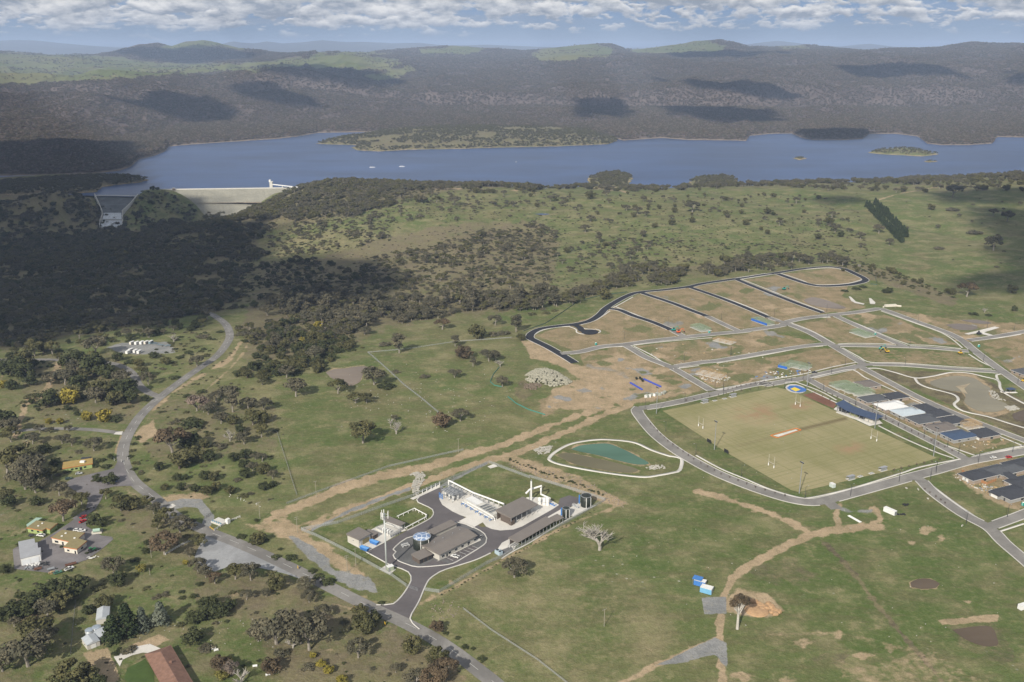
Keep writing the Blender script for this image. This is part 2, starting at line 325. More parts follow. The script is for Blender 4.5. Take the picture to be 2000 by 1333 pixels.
for a, b in ((430, 500), (455, 545), (520, 470)): cov('dry', [(a - 30, b), (a, b - 12), (a + 40, b), (a, b + 16)], 8, 0.6, 8)
cov('dirt', [(640, 718), (700, 712), (716, 712), (700, 720), (650, 726)], 2, 0.6, 2)
trk('dirt', [(780, 370), (900, 369), (1010, 373)], 1.5, 1.5, 0.8, 2); trk('dirt', [(1140, 366), (1210, 372), (1230, 378)], 1.5, 1, 0.8, 2); trk('dirt', [(1700, 395), (1760, 378), (1830, 366)], 1.5, 1, 0.8, 2)
trk('dirt', [(230, 545), (205, 560), (210, 600)], 2, 2, 0.35, 4); trk('gravel', [(240, 604), (300, 606), (345, 610)], 1.6, 1.5, 0.6, 2)
# crushed stone
cov('gravel', [(205, 678), (250, 668), (330, 668), (345, 690), (300, 694), (235, 690)], 3, 0.85, 3)
cov('gravel', [(560, 1045), (600, 1060), (640, 1090), (650, 1110), (720, 1125), (740, 1160), (680, 1150), (640, 1120), (600, 1090)], 4, 0.8, 6)
trk('gravel', [(330, 990), (360, 982), (390, 985), (410, 1010), (400, 1030)], 9, 2, 0.9, 2)
trk('gravel', [(1150, 715), (1200, 725), (1240, 745)], 5, 4, 0.55, 6); trk('gravel', [(1290, 578), (1320, 588), (1350, 596)], 3, 3, 0.5, 4)
cov('gravel', [(1370, 1168), (1418, 1166), (1420, 1200), (1376, 1200)], 2, 0.95, 2)
cov('gravel', [(1280, 1300), (1395, 1245), (1420, 1255), (1420, 1305), (1395, 1280), (1330, 1295)], 3, 0.95, 3)
trk('gravel', [(610, 1035), (680, 1000), (760, 968), (800, 955)], 3.5, 1.5, 0.8, 2); trk('gravel', [(950, 905), (900, 930), (850, 955)], 3, 1.5, 0.7, 2)
trk('gravel', [(1625, 988), (1660, 1000), (1700, 998)], 5, 3, 0.7, 4)

_rg = random.Random(31)
for _p in ([(1060, 650), (1180, 612), (1440, 550), (1620, 530), (1600, 610), (1330, 655), (1130, 688)], [(1245, 677), (1500, 650), (1590, 668), (1325, 712)], [(1340, 722), (1630, 680), (1665, 710), (1400, 755)], [(1650, 615), (1715, 610), (1870, 674), (1760, 668)], [(1590, 742), (1680, 725), (1980, 855), (1890, 885)], [(1140, 700), (1220, 682), (1370, 762), (1245, 785)], [(1760, 610), (1990, 650), (1990, 730), (1880, 660)]):
 _a = np.array(_p, float); _n = 0
 while _n < 24:
  _u, _v = _rg.uniform(_a[:, 0].min(), _a[:, 0].max()), _rg.uniform(_a[:, 1].min(), _a[:, 1].max())
  if not inpoly(np.array([_u]), np.array([_v]), _p)[0]: continue
  _n += 1; _r = _rg.uniform(8, 34); _s = _rg.uniform(-0.3, 0.3); cov(('gravel', 'dirt', 'weed', 'weed', 'dirt', 'weed')[_n % 6], [(_u - _r, _v - _r * _s), (_u, _v - _r * 0.28), (_u + _r, _v + _r * _s), (_u, _v + _r * 0.28)], 3, _rg.uniform(0.6, 1.0), 6)
  if _n % 3 == 0: trk(_rg.choice(('dirt', 'soil')), [(_u - 30, _v - 9), (_u, _v + 1), (_u + 34, _v + 14)], 0.8, 1, 0.5, 1)
_u0 = [(0, 700), (290, 800), (255, 900), (330, 1000), (640, 1140), (940, 1345), (-50, 1345)]
cov('litter', _u0, 14, 0.46, 30)
for _n in range(70):
 _u, _v = _rg.uniform(0, 900), _rg.uniform(710, 1330)
 if inpoly(np.array([_u]), np.array([_v]), _u0 if _n % 2 else [(290, 780), (420, 720), (560, 780), (560, 960), (330, 990), (260, 900)])[0]: _r = _rg.uniform(5, 22); cov(('dirt', 'soil', 'dry', 'dirt', 'lush')[_n % 5], [(_u - _r, _v + 1), (_u, _v - _r * 0.4), (_u + _r, _v - 2), (_u, _v + _r * 0.4)], 4, _rg.uniform(0.4, 0.85), 7)
for _n in range(30):
 _u, _v = _rg.uniform(1030, 1250), _rg.uniform(690, 800); _r = _rg.uniform(6, 20); cov(('weed', 'soil', 'gravel')[_n % 3], [(_u - _r, _v), (_u, _v - _r * 0.25), (_u + _r, _v + 3), (_u, _v + _r * 0.25)], 3, _rg.uniform(0.5, 0.9), 5)
for _l in ([(900, 1180), (1000, 1150), (1150, 1190), (1300, 1290)], [(1000, 1250), (1120, 1220), (1250, 1130), (1340, 1120)], [(560, 860), (640, 820), (740, 830), (860, 800)], [(1200, 1000), (1300, 1060), (1400, 1120)], [(1500, 1110), (1620, 1090), (1760, 1100), (1900, 1160)], [(700, 690), (800, 720), (960, 740)], [(1010, 1180), (1080, 1200), (1130, 1260), (1160, 1330)], [(600, 760), (680, 800), (760, 880)], [(300, 1160), (420, 1180), (520, 1200)], [(1450, 1180), (1600, 1200), (1750, 1230)], [(1320, 985), (1400, 1010), (1500, 1045)]):
 trk('dirt', _l, 0.9, 1.2, 0.42, 2.0)
 for _k in range(4): _u, _v = _rg.choice(_l); _u += _rg.uniform(-50, 50); _v += _rg.uniform(-25, 25); _r = _rg.uniform(6, 22); cov(_rg.choice(('dry', 'soil', 'dry', 'dirt')), [(_u - _r, _v), (_u, _v - _r * 0.3), (_u + _r, _v + 2), (_u, _v + _r * 0.35)], 6, _rg.uniform(0.3, 0.6), 6)
def covers(U, V):
 nx = (fbm(U / 14.0, V / 7.0, 21, 4) - 0.5) * 2; out = {}
 for k, L in COVER.items():
  a = np.zeros(U.shape, np.float32)
  for c in L:
   pts = np.array(c[1], float); pad = 30 if c[0] == 'p' else c[2] + 25
   idx = np.nonzero((U > pts[:, 0].min() - pad) & (U < pts[:, 0].max() + pad) & (V > pts[:, 1].min() - pad) & (V < pts[:, 1].max() + pad))[0]
   if not len(idx): continue
   u = U[idx]; v = V[idx]; n = nx[idx]
   if c[0] == 'p':
    s = sdist(u, v, c[1]); soft, amt, rag = c[2:]
   else:
    s = c[2] - segdist(u, v * 1.0, c[1], False); soft, amt, rag = c[3:]; soft *= 1.5; rag *= 1.3
   t = np.clip((s + n * rag + soft) / (2 * soft), 0, 1); t = t * t * (3 - 2 * t) * amt
   a[idx] = np.maximum(a[idx], t)
  out[k] = a
 return out

def ground_material():
 m = bpy.data.materials.new("paddock_ground"); m.use_nodes = True; t = NT(m.node_tree); b = m.node_tree.nodes['Principled BSDF']
 b.inputs['Roughness'].default_value = 0.95; b.inputs['Specular IOR Level'].default_value = 0.05
 p = t.pos()
 n1 = t.noise(p, 0.006, 5, 0.6); n2 = t.noise(p, 0.035, 5, 0.62); n3 = t.noise(p, 0.22, 4, 0.65); n4 = t.noise(p, 1.1, 3, 0.7); n5 = t.noise(p, 0.013, 4, 0.6, 0.6)
 c = t.mix(t.ramp(n1, 0.32, 0.60), GR['olive'], GR['green'])
 c = t.mix(t.math('MULTIPLY', t.ramp(n2, 0.42, 0.68), 0.55), c, GR['straw'])
 c = t.mix(t.math('MULTIPLY', t.ramp(n5, 0.52, 0.72), 0.5), c, GR['dull'])
 c = t.mix(t.math('MULTIPLY', t.attr('lush'), t.ramp(n2, 0.8, 0.25)), c, t.mix(t.ramp(n3, 0.3, 0.7), GR['lush'], GR['green']))
 def lay(c, k, col, col2, lo=0.35, hi=0.65, jit=0.7):
  f = t.math('ADD', t.attr(k), t.math('MULTIPLY', t.math('SUBTRACT', n3, 0.5), jit)); f = t.math('ADD', f, t.math('MULTIPLY', t.math('SUBTRACT', n2, 0.5), jit * 0.8))
  f = t.math('MULTIPLY', t.ramp(f, lo, hi), t.ramp(t.attr(k), 0.02, 0.2))
  return t.mix(f, c, t.mix(t.ramp(t.noise(p, 0.06, 5, 0.7), 0.35, 0.65), col, col2))
 c = t.mix(t.math('MULTIPLY', t.ramp(t.noise(t.pos((0.35, 1, 1), 0.5), 0.09, 6, 0.72), 0.44, 0.62), 0.45), c, GR['dull'])
 c = t.mix(t.math('MULTIPLY', t.ramp(t.noise(p, 0.07, 6, 0.75), 0.54, 0.70), 0.5), c, GR['straw'])
 c = lay(c, 'dry', GR['straw'], GR['scrub'], 0.3, 1.1, 0.9)
 c = lay(c, 'litter', GR['litter'], GR['scrub'], 0.3, 0.95, 1.0)
 c = lay(c, 'soil', GR['soil'], GR['scrub'], 0.3, 0.9, 0.8)
 c = lay(c, 'lot', GR['lot'], GR['lot2'], 0.3, 0.8, 1.25); c = t.mix(t.math('MULTIPLY', t.math('MULTIPLY', t.attr('lot'), t.ramp(t.noise(t.pos((1, 0.3, 1), 0.9), 0.05, 6, 0.7), 0.5, 0.66)), 0.6), c, GR['olive'])
 c = lay(c, 'dirt', GR['dirt'], GR['dirt2'], 0.3, 0.85, 1.1); c = t.mix(t.math('MULTIPLY', t.math('MULTIPLY', t.attr('dirt'), t.ramp(t.noise(t.pos((1, 0.25, 1), 0.7), 0.16, 6, 0.75), 0.48, 0.66)), 0.36), c, GR['scrub'])
 c = lay(c, 'gravel', GR['gravel'], GR['gravel2'], 0.35, 0.75, 0.4)
 c = t.mix(t.math('MULTIPLY', t.ramp(t.math('ADD', t.attr('weed'), t.math('MULTIPLY', t.math('SUBTRACT', n3, 0.5), 1.2)), 0.3, 0.8), t.ramp(t.attr('weed'), 0.02, 0.2)), c, t.mix(n2, GR['green'], GR['scrub']))
 # stones, tussocks and bare scrapes
 vo = t.n('ShaderNodeTexVoronoi', feature='F1'); vo.inputs['Scale'].default_value = 0.16; t.link(p, vo.inputs['Vector'])
 st = t.math('MULTIPLY', t.ramp(vo.outputs['Distance'], 0.17, 0.05), t.ramp(t.noise(p, 0.012, 4, 0.6), 0.56, 0.68))
 c = t.mix(t.math('MULTIPLY', st, 0.75), c, (0.42, 0.41, 0.36))
 c = t.mix(t.math('MULTIPLY', t.ramp(n4, 0.40, 0.75), 0.42), c, t.mix(0.6, c, (0.022, 0.024, 0.012)))
 c = t.mix(t.math('MULTIPLY', t.ramp(n3, 0.5, 0.75), 0.34), c, GR['straw'])
 n6 = t.noise(p, 0.42, 5, 0.8); c = t.mix(t.math('MULTIPLY', t.ramp(n6, 0.50, 0.62), 0.34), c, t.mix(0.55, c, (0.03, 0.032, 0.014))); c = t.mix(t.math('MULTIPLY', t.ramp(n6, 0.48, 0.38), 0.22), c, t.mix(0.5, c, (0.34, 0.31, 0.20)))
 t.link(c, b.inputs['Base Color'])
 bp = t.n('ShaderNodeBump'); bp.inputs['Strength'].default_value = 0.7; bp.inputs['Distance'].default_value = 0.5
 t.link(t.math('ADD', n4, t.math('MULTIPLY', n3, 2.0)), bp.inputs['Height']); t.link(bp.outputs[0], b.inputs['Normal'])
 return m
GR = dict(olive=(0.140, 0.148, 0.062), green=(0.094, 0.128, 0.040), straw=(0.275, 0.240, 0.135), dull=(0.128, 0.108, 0.060), lush=(0.066, 0.105, 0.026),
          scrub=(0.180, 0.158, 0.088), litter=(0.150, 0.122, 0.084), soil=(0.098, 0.080, 0.055), lot=(0.30, 0.228, 0.142), lot2=(0.200, 0.165, 0.092),
          dirt=(0.41, 0.312, 0.205), dirt2=(0.30, 0.232, 0.145), gravel=(0.27, 0.27, 0.265), gravel2=(0.20, 0.205, 0.205))
GROUND = ground_material()

# shore of the near land, seen at the level of the lake (left: the spit and the mouth of the spillway)
def near_terrain():
 vs = np.concatenate([np.linspace(1750, 1340, 90), np.arange(1338, 420, -1.9), np.arange(420, 290, -1.0)])
 us = np.concatenate([np.arange(-1100, -60, 9.0), np.arange(-60, 2060, 2.0), np.arange(2060, 3100, 9.0)])
 U0, V0 = np.meshgrid(us, vs)
 X, Y = unproj(U0, V0, 0.0); Z = zfun(X, Y)
 x = X.ravel(); y = Y.ravel(); z = Z.ravel()
 z = carve(x, y, z)
 u, v = proj(x, y, z); c = covers(u, v)
 nr, nc = X.shape; i = np.arange((nr - 1) * nc).reshape(nr - 1, nc)[:, :-1].ravel()
 f = np.stack([i, i + 1, i + nc + 1, i + nc], 1)
 m = ME('terrain', np.stack([x, y, z], 1), f, GROUND, True)
 for k, a in c.items(): fattr(m, k, a)
 return OB('terrain', m, kind='structure')

def px_lake(pts): return [tuple(float(q) for q in unproj(u, v, LAKE_Z)) for u, v in pts]
# water let in behind the dam and the spit (polygon in place), land pushed under it
INLET = px_lake([(60, 352), (130, 342), (240, 335), (300, 300), (700, 240), (900, 250), (640, 366), (588, 371), (310, 374), (268, 384), (188, 384), (205, 372), (225, 364), (292, 356), (288, 349), (200, 346), (60, 352)][1:])
INLET_BACK = px_lake([(700, 240), (900, 250), (640, 366), (588, 371), (310, 374)])
def carve(x, y, z):
 sel = np.nonzero((y > 1500))[0]
 if not len(sel): return z
 s = sdist(x[sel], y[sel], INLET)
 zz = z[sel]
 zz = np.where(s > 0, np.minimum(zz, LAKE_Z - 1.5 - np.minimum(s * 0.1, 20)), zz)
 # the ground under the spillway chute and over the buried toe of the dam is kept below them
 lim = np.interp(y[sel], [2060, 2093, 2134, 2170, 2216], [-106, -103, -80, -65, -53]) - 4
 inch = (np.abs(x[sel] - np.interp(y[sel], [2090, 2134, 2216], [-895, -905, -925])) < np.interp(y[sel], [2090, 2134, 2216], [27, 24, 56])) & (y[sel] > 2075) & (y[sel] < 2226)
 zz = np.where(inch, np.minimum(zz, lim), zz)
 z = z.copy(); z[sel] = zz; return z


# ------------------------------------------------------------------ far hills beyond the lake
def curve(pts, u): a = np.array(pts, float); return np.interp(u, a[:, 0], a[:, 1])
SHORE = [(-1500, 345), (0, 344), (120, 343), (210, 340), (262, 334), (284, 326), (300, 312), (330, 305), (352, 296), (358, 287), (400, 283), (440, 280), (500, 276), (560, 272), (600, 267), (640, 260), (700, 259), (760, 258), (850, 262), (1180, 268), (1208, 275), (1250, 272), (1280, 270), (1330, 274), (1420, 275), (1436, 276), (1442, 266), (1480, 262), (1520, 261), (1540, 270), (1560, 274), (1620, 274), (1652, 272), (1664, 262), (1715, 262), (1755, 267), (1775, 281), (1800, 284), (1850, 284), (1896, 281), (1902, 268), (1960, 269), (2010, 271), (2300, 274), (3500, 280)]
SHORE_S = [(-1500, 345), (0, 344), (180, 338), (300, 312), (420, 285), (640, 262), (1000, 264), (1400, 268), (1700, 266), (2000, 272), (3500, 280)]
RING = {
 600: [(-1500, 285), (0, 283), (150, 283), (230, 292), (290, 292), (320, 275), (450, 258), (560, 246), (650, 240), (760, 242), (900, 243), (1100, 246), (1300, 248), (1500, 247), (1650, 252), (1760, 255), (1850, 262), (1900, 252), (2000, 252), (3500, 255)],
 1600: [(-1500, 200), (0, 196), (150, 196), (300, 190), (450, 180), (560, 180), (650, 192), (760, 208), (900, 214), (1000, 214), (1100, 216), (1200, 210), (1300, 214), (1400, 218), (1520, 210), (1600, 214), (1700, 212), (1800, 208), (1900, 204), (2000, 206), (3500, 205)]}
ABS = [
 (5600, [(-1500, 168), (0, 165), (150, 162), (300, 151), (420, 141), (520, 139), (580, 143), (650, 158), (760, 184), (900, 186), (1000, 182), (1100, 184), (1200, 176), (1300, 186), (1400, 176), (1480, 170), (1560, 172), (1640, 178), (1740, 168), (1850, 170), (1940, 160), (2000, 164), (3500, 160)]),
 (6600, [(-1500, 172), (0, 170), (150, 168), (300, 160), (450, 156), (560, 155), (650, 158), (760, 166), (900, 162), (1000, 158), (1100, 156), (1200, 152), (1300, 160), (1400, 148), (1480, 140), (1560, 142), (1640, 150), (1740, 138), (1850, 140), (1940, 130), (2000, 138), (3500, 135)]),
 (7800, [(-1500, 140), (0, 142), (150, 146), (300, 142), (450, 140), (560, 136), (650, 132), (700, 128), (760, 138), (900, 142), (1000, 140), (1100, 132), (1200, 126), (1300, 132), (1400, 124), (1500, 114), (1600, 116), (1700, 120), (1800, 110), (1850, 114), (1940, 106), (2000, 116), (3500, 112)]),
 (9400, [(-1500, 110), (0, 108), (60, 106), (120, 110), (200, 113), (300, 124), (420, 126), (560, 120), (640, 102), (700, 104), (760, 112), (900, 118), (1000, 118), (1100, 112), (1200, 108), (1300, 110), (1400, 106), (1480, 101), (1520, 99), (1600, 99), (1640, 100), (1700, 95), (1770, 93), (1830, 86), (1870, 87), (1920, 89), (1950, 94), (2000, 101), (2300, 95), (3500, 98)]),
 (11500, [(-1500, 101), (-200, 104), (0, 103), (90, 102), (160, 108), (240, 108), (285, 98), (325, 87), (360, 85), (385, 90), (410, 82), (440, 79), (470, 84), (505, 94), (560, 102), (610, 106), (680, 102), (740, 104), (780, 99), (840, 93), (880, 89), (930, 93), (970, 95), (1020, 100), (1060, 95), (1110, 90), (1150, 86), (1180, 85), (1205, 96), (1240, 97), (1290, 91), (1330, 82), (1375, 78), (1400, 83), (1430, 92), (1470, 93), (1530, 88), (1580, 94), (1650, 100), (1800, 104), (2000, 108), (3500, 108)]),
 (14500, [(-1500, 135), (3500, 135)])]
def far_height(U, Y):
 """height at forward distance Y on the sight azimuth of column U"""
 ys = (LAKE_Z - CAMH) / ratio(1000, curve(SHORE, U))[1]
 yr = (LAKE_Z - CAMH) / ratio(1000, curve(SHORE_S, U))[1]; yr = np.maximum(yr, ys - 350)
 r = lambda u, v: ratio(u, v)[1]
 lv = [(ys - 250, np.full(U.shape, LAKE_Z - 22.0)), (ys, np.full(U.shape, LAKE_Z - 0.3)), (ys + 60, np.full(U.shape, LAKE_Z + 9.0))]
 for d, pts in RING.items(): lv.append((yr + d, CAMH + (yr + d) * r(1000, curve(pts, U))))
 for d, pts in ABS: lv.append((np.full(U.shape, float(d)), CAMH + d * r(1000, curve(pts, U))))
 Z = np.full(U.shape, LAKE_Z - 22.0)
 for (y0, z0), (y1, z1) in zip(lv[:-1], lv[1:]):
  t = np.clip((Y - y0) / np.maximum(y1 - y0, 1.0), 0, 1); tt = t if y0 is lv[0][0] else 0.35 * t + 0.65 * t * t * (3 - 2 * t)
  Z = np.where(Y >= y0, z0 + (z1 - z0) * tt, Z)
 X = (U - 1000) / F * Y * 1.03
 g = np.clip((Y - ys) / 900.0, 0, 1)
 fade = 1 - 0.72 * np.clip((Y - 8300) / 1000, 0, 1)
 gul = fbm(X / 640.0 + 5, Y / 900.0, 31, 4, True)
 Z = Z + g * fade * ((fbm(X / 900.0, Y / 1100.0, 41, 4) - 0.5) * 85 + (gul - 0.6) * 90 + (fbm(X / 330.0 + 9, Y / 520.0, 35, 3, True) - 0.6) * 62)
 Z = np.where(Y > ys, np.maximum(Z, LAKE_Z - 0.3 + np.minimum((Y - ys) * 0.12, 14)), Z)
 Z = Z + np.clip((Y - ys) / 200, 0, 1) * (fbm(X / 130.0, Y / 160.0, 51, 3) - 0.5) * 12
 return X, Z, ys
FOREST_GAPS = [
 [(-1500, 98), (0, 104), (90, 104), (230, 110), (300, 120), (420, 126), (560, 118), (640, 104), (720, 106), (790, 122), (760, 138), (700, 140), (600, 132), (520, 138), (420, 141), (300, 150), (150, 161), (0, 166), (-1500, 168)],
 [(285, 99), (330, 86), (440, 78), (500, 92), (470, 96), (430, 92), (360, 96)],
 [(620, 102), (700, 101), (770, 103), (740, 112), (640, 108)], [(820, 96), (900, 90), (950, 96), (900, 106), (820, 104)],
 [(1040, 101), (1090, 89), (1165, 84), (1212, 97), (1190, 112), (1060, 122), (1040, 116)], [(1214, 99), (1290, 88), (1375, 76), (1425, 92), (1390, 104), (1290, 108), (1240, 106)],
 [(1520, 90), (1560, 89), (1580, 96), (1530, 98)], [(1800, 86), (1860, 84), (1840, 90)], [(700, 150), (800, 128), (810, 140), (740, 160)]]
def far_hills():
 us = np.concatenate([np.arange(-1400, -40, 14.0), np.arange(-40, 2040, 3.0), np.arange(2040, 3400, 14.0)])
 ys = np.concatenate([np.linspace(2250, 4400, 230), 4400 * (14400 / 4400) ** np.linspace(0, 1, 330)[1:]])
 U, Y = np.meshgrid(us, ys); X, Z, sh = far_height(U, Y)
 x, y, z = X.ravel(), Y.ravel(), Z.ravel(); u, v = proj(x, y, z)
 wob = (fbm(u / 26.0, v / 9.0, 61, 4) - 0.5)
 gap = np.zeros(u.shape)
 for p in FOREST_GAPS:
  s = sdist(u, v, p); gap = np.maximum(gap, np.clip((s + wob * 14 + 3) / 6, 0, 1))
 edge = np.clip(1 - (Y - sh).ravel() / 26.0, 0, 1) * (z < LAKE_Z + 12)
 nr, nc = X.shape; i = np.arange((nr - 1) * nc).reshape(nr - 1, nc)[:, :-1].ravel()
 m = ME('far_hills', np.stack([x, y, z], 1), np.stack([i, i + 1, i + nc + 1, i + nc], 1), hill_material(), True)
 fattr(m, 'gap', gap); fattr(m, 'edge', edge)
 OB('far_hills', m, kind='structure')
def hill_material():
 m = bpy.data.materials.new("wooded_hill_ground"); m.use_nodes = True; t = NT(m.node_tree); b = m.node_tree.nodes['Principled BSDF']
 b.inputs['Roughness'].default_value = 0.95; b.inputs['Specular IOR Level'].default_value = 0.05
 p = t.pos(); n1 = t.noise(p, 0.0016, 5, 0.6); n2 = t.noise(p, 0.012, 5, 0.65); n3 = t.noise(p, 0.06, 4, 0.7)
 fl = t.mix(t.ramp(n2, 0.35, 0.65), (0.092, 0.074, 0.066), (0.118, 0.096, 0.086)); fl = t.mix(t.ramp(n3, 0.66, 0.80), fl, (0.115, 0.095, 0.083))
 gr = t.mix(t.ramp(n1, 0.35, 0.65), (0.105, 0.125, 0.046), (0.145, 0.145, 0.065)); gr = t.mix(t.ramp(n2, 0.55, 0.75), gr, (0.19, 0.165, 0.10))
 c = t.mix(t.attr('gap'), fl, gr); c = t.mix(t.math('MULTIPLY', t.attr('edge'), t.ramp(n3, 0.35, 0.5)), c, (0.26, 0.21, 0.15))
 t.link(c, b.inputs['Base Color']); return m
far_hills()

def ridge(name, pts, y, base, depth, col, rough_amp, seed):
 us = np.arange(-1800, 3800, 6.0); v = curve(pts, us)
 X0 = (us - 1000) / F * y * 1.02; crest = CAMH + y * ratio(1000, v)[1]
 rows = []; nrow = 26
 for k in range(nrow):
  f = k / (nrow - 1); yy = y - depth * (1 - f)
  h = base + (crest - base) * (f ** 0.8) + (fbm(X0 / 1500.0, np.full(us.shape, yy / 1500.0), seed, 4, True) - 0.6) * rough_amp * math.sin(math.pi * min(f, 0.97))
  rows.append(np.stack([X0 * (yy / y), np.full(us.shape, yy), h], 1))
 rows.append(np.stack([X0 * 1.1, np.full(us.shape, y + depth), np.full(us.shape, base)], 1))
 V = np.concatenate(rows); nc = len(us); i = np.arange((len(rows) - 1) * nc).reshape(len(rows) - 1, nc)[:, :-1].ravel()
 OB(name, ME(name, V, np.stack([i, i + 1, i + nc + 1, i + nc], 1), mat('mountain_forest', (0.09, 0.085, 0.06), 0.95, var=0.3, scale=0.001), True), kind='structure')
ridge('distant_mountains', [(-1800, 84), (-300, 84), (0, 84), (40, 81), (90, 78), (130, 79), (170, 84), (220, 89), (290, 95), (400, 92), (470, 86), (490, 81), (505, 83), (530, 85), (552, 81), (580, 85), (620, 83), (655, 79), (700, 83), (730, 82), (780, 85), (830, 84), (880, 89), (960, 88), (1040, 91), (1090, 93), (1200, 96), (1380, 95), (1420, 88), (1455, 83), (1485, 80), (1520, 84), (1545, 89), (1600, 92), (1630, 88), (1655, 86), (1690, 91), (1740, 94), (1900, 97), (2000, 94), (2300, 92), (3800, 90)], 26000, -60, 5000, None, 260, 71)
ridge('outer_mountains', [(-1800, 90), (0, 88), (300, 92), (600, 87), (700, 88), (900, 91), (1100, 94), (1500, 93), (1800, 95), (2000, 93), (2600, 90), (3800, 92)], 38000, -60, 4000, None, 260, 81)

# ------------------------------------------------------------------ lake, plain below everything
def lake_material(name, col, rough, sc, strength=0.25, spec=0.25):
 m = bpy.data.materials.new(name); m.use_nodes = True; t = NT(m.node_tree); b = m.node_tree.nodes['Principled BSDF']
 p = t.pos((1, 2.2, 1)); n = t.noise(p, 0.0022, 6, 0.7)
 c = t.mix(t.ramp(n, 0.3, 0.7), col, tuple(q * 1.9 for q in col)); t.link(c, b.inputs['Base Color'])
 b.inputs['Roughness'].default_value = rough; b.inputs['Specular IOR Level'].default_value = spec; b.inputs['IOR'].default_value = 1.33
 bp = t.n('ShaderNodeBump'); bp.inputs['Strength'].default_value = strength; bp.inputs['Distance'].default_value = 0.4
 t.link(t.noise(p, sc, 4, 0.6), bp.inputs['Height']); t.link(bp.outputs[0], b.inputs['Normal']); return m
_lk = [(-4200, 2290)] + px_lake([(-100, 372), (188, 383), (268, 385), (310, 374.6), (588, 371.6)]) + [(-440, 2290), (-300, 2200), (4600, 2120), (4600, 4700), (-4200, 4700)]
OB('lake_water', ME('lake_water', [(x, y, LAKE_Z) for x, y in _lk], [tuple(range(len(_lk)))], lake_material('lake_surface', (0.017, 0.038, 0.098), 0.3, 0.12, 0.5, 0.22)), kind='structure')
OB('outer_plain', ME('outer_plain', [(-60000, -9000, -190), (60000, -9000, -190), (60000, 60000, -190), (-60000, 60000, -190)], [(0, 1, 2, 3)], GROUND), kind='structure')

def landform(name, pts, hmax, slope=0.35, seed=3, step=7.0, forest=0.6):
 """headland or island standing in the lake: a mound inside an outline"""
 poly = px_lake(pts); a = np.array(poly); x0, y0 = a.min(0) - 8; x1, y1 = a.max(0) + 8
 X, Y = np.meshgrid(np.arange(x0, x1, step), np.arange(y0, y1, step)); s = sdist(X, Y, poly) + (fbm(X / 40, Y / 40, seed, 3) - 0.5) * 16
 h = hmax * (1 - np.exp(-np.maximum(s, 0) * slope / hmax)); h = h * (0.75 + 0.5 * fbm(X / 90, Y / 90, seed + 1, 3))
 Z = LAKE_Z + np.where(s > 0, h + 0.3, np.maximum(s * 0.25, -6))
 nr, nc = X.shape; i = np.arange((nr - 1) * nc).reshape(nr - 1, nc)[:, :-1].ravel()
 m = ME(name, np.stack([X.ravel(), Y.ravel(), Z.ravel()], 1), np.stack([i, i + 1, i + nc + 1, i + nc], 1), GROUND, True)
 n = fbm(X / 60, Y / 60, seed + 5, 3).ravel()
 fattr(m, 'dry', (n > 0.5) * 0.5); fattr(m, 'soil', np.clip(n - 0.3, 0, 1)); fattr(m, 'litter', np.full(n.shape, forest)); fattr(m, 'dirt', np.clip(1 - np.abs(s.ravel() - 3) / 6, 0, 1) * 0.8)
 OB(name, m, kind='structure')
 return poly, (X, Y, Z, s)
LANDS = {}
LANDS['pen'] = landform('headland', [(618, 281), (640, 273), (690, 268), (740, 256), (800, 252), (900, 250), (1050, 250), (1190, 258), (1205, 275), (1190, 282), (1100, 286), (1000, 288), (900, 291), (800, 293), (740, 296), (700, 294), (686, 289), (700, 284), (660, 283)], 26, 0.22, 11, 8, 0.75)
LANDS['isl'] = landform('island', [(1692, 299), (1715, 293), (1760, 290), (1800, 294), (1832, 302), (1800, 306), (1740, 303)], 7, 0.3, 13, 4, 0.3)
LANDS['is2'] = landform('island', [(1548, 310), (1562, 307), (1578, 310), (1562, 313)], 3, 0.3, 15, 2.5, 0.6)
LANDS['is3'] = landform('island', [(1805, 316), (1815, 314), (1832, 316), (1815, 318)], 2, 0.3, 17, 2.5, 0.6)
LANDS['spit'] = landform('headland', [(-200, 362), (0, 356), (120, 350), (200, 346), (262, 348), (288, 352), (270, 357), (225, 362), (200, 366), (188, 376), (120, 380), (-200, 385)], 10, 0.4, 19, 4, 0.9)
LANDS['cape'] = landform('headland', [(1150, 349), (1170, 341), (1205, 338), (1235, 344), (1225, 368), (1150, 368)], 9, 0.3, 23, 3.5, 0.5)
LANDS['cape2'] = landform('headland', [(1345, 356), (1362, 350), (1410, 346), (1440, 350), (1435, 372), (1360, 372)], 9, 0.3, 29, 3.5, 0.5)
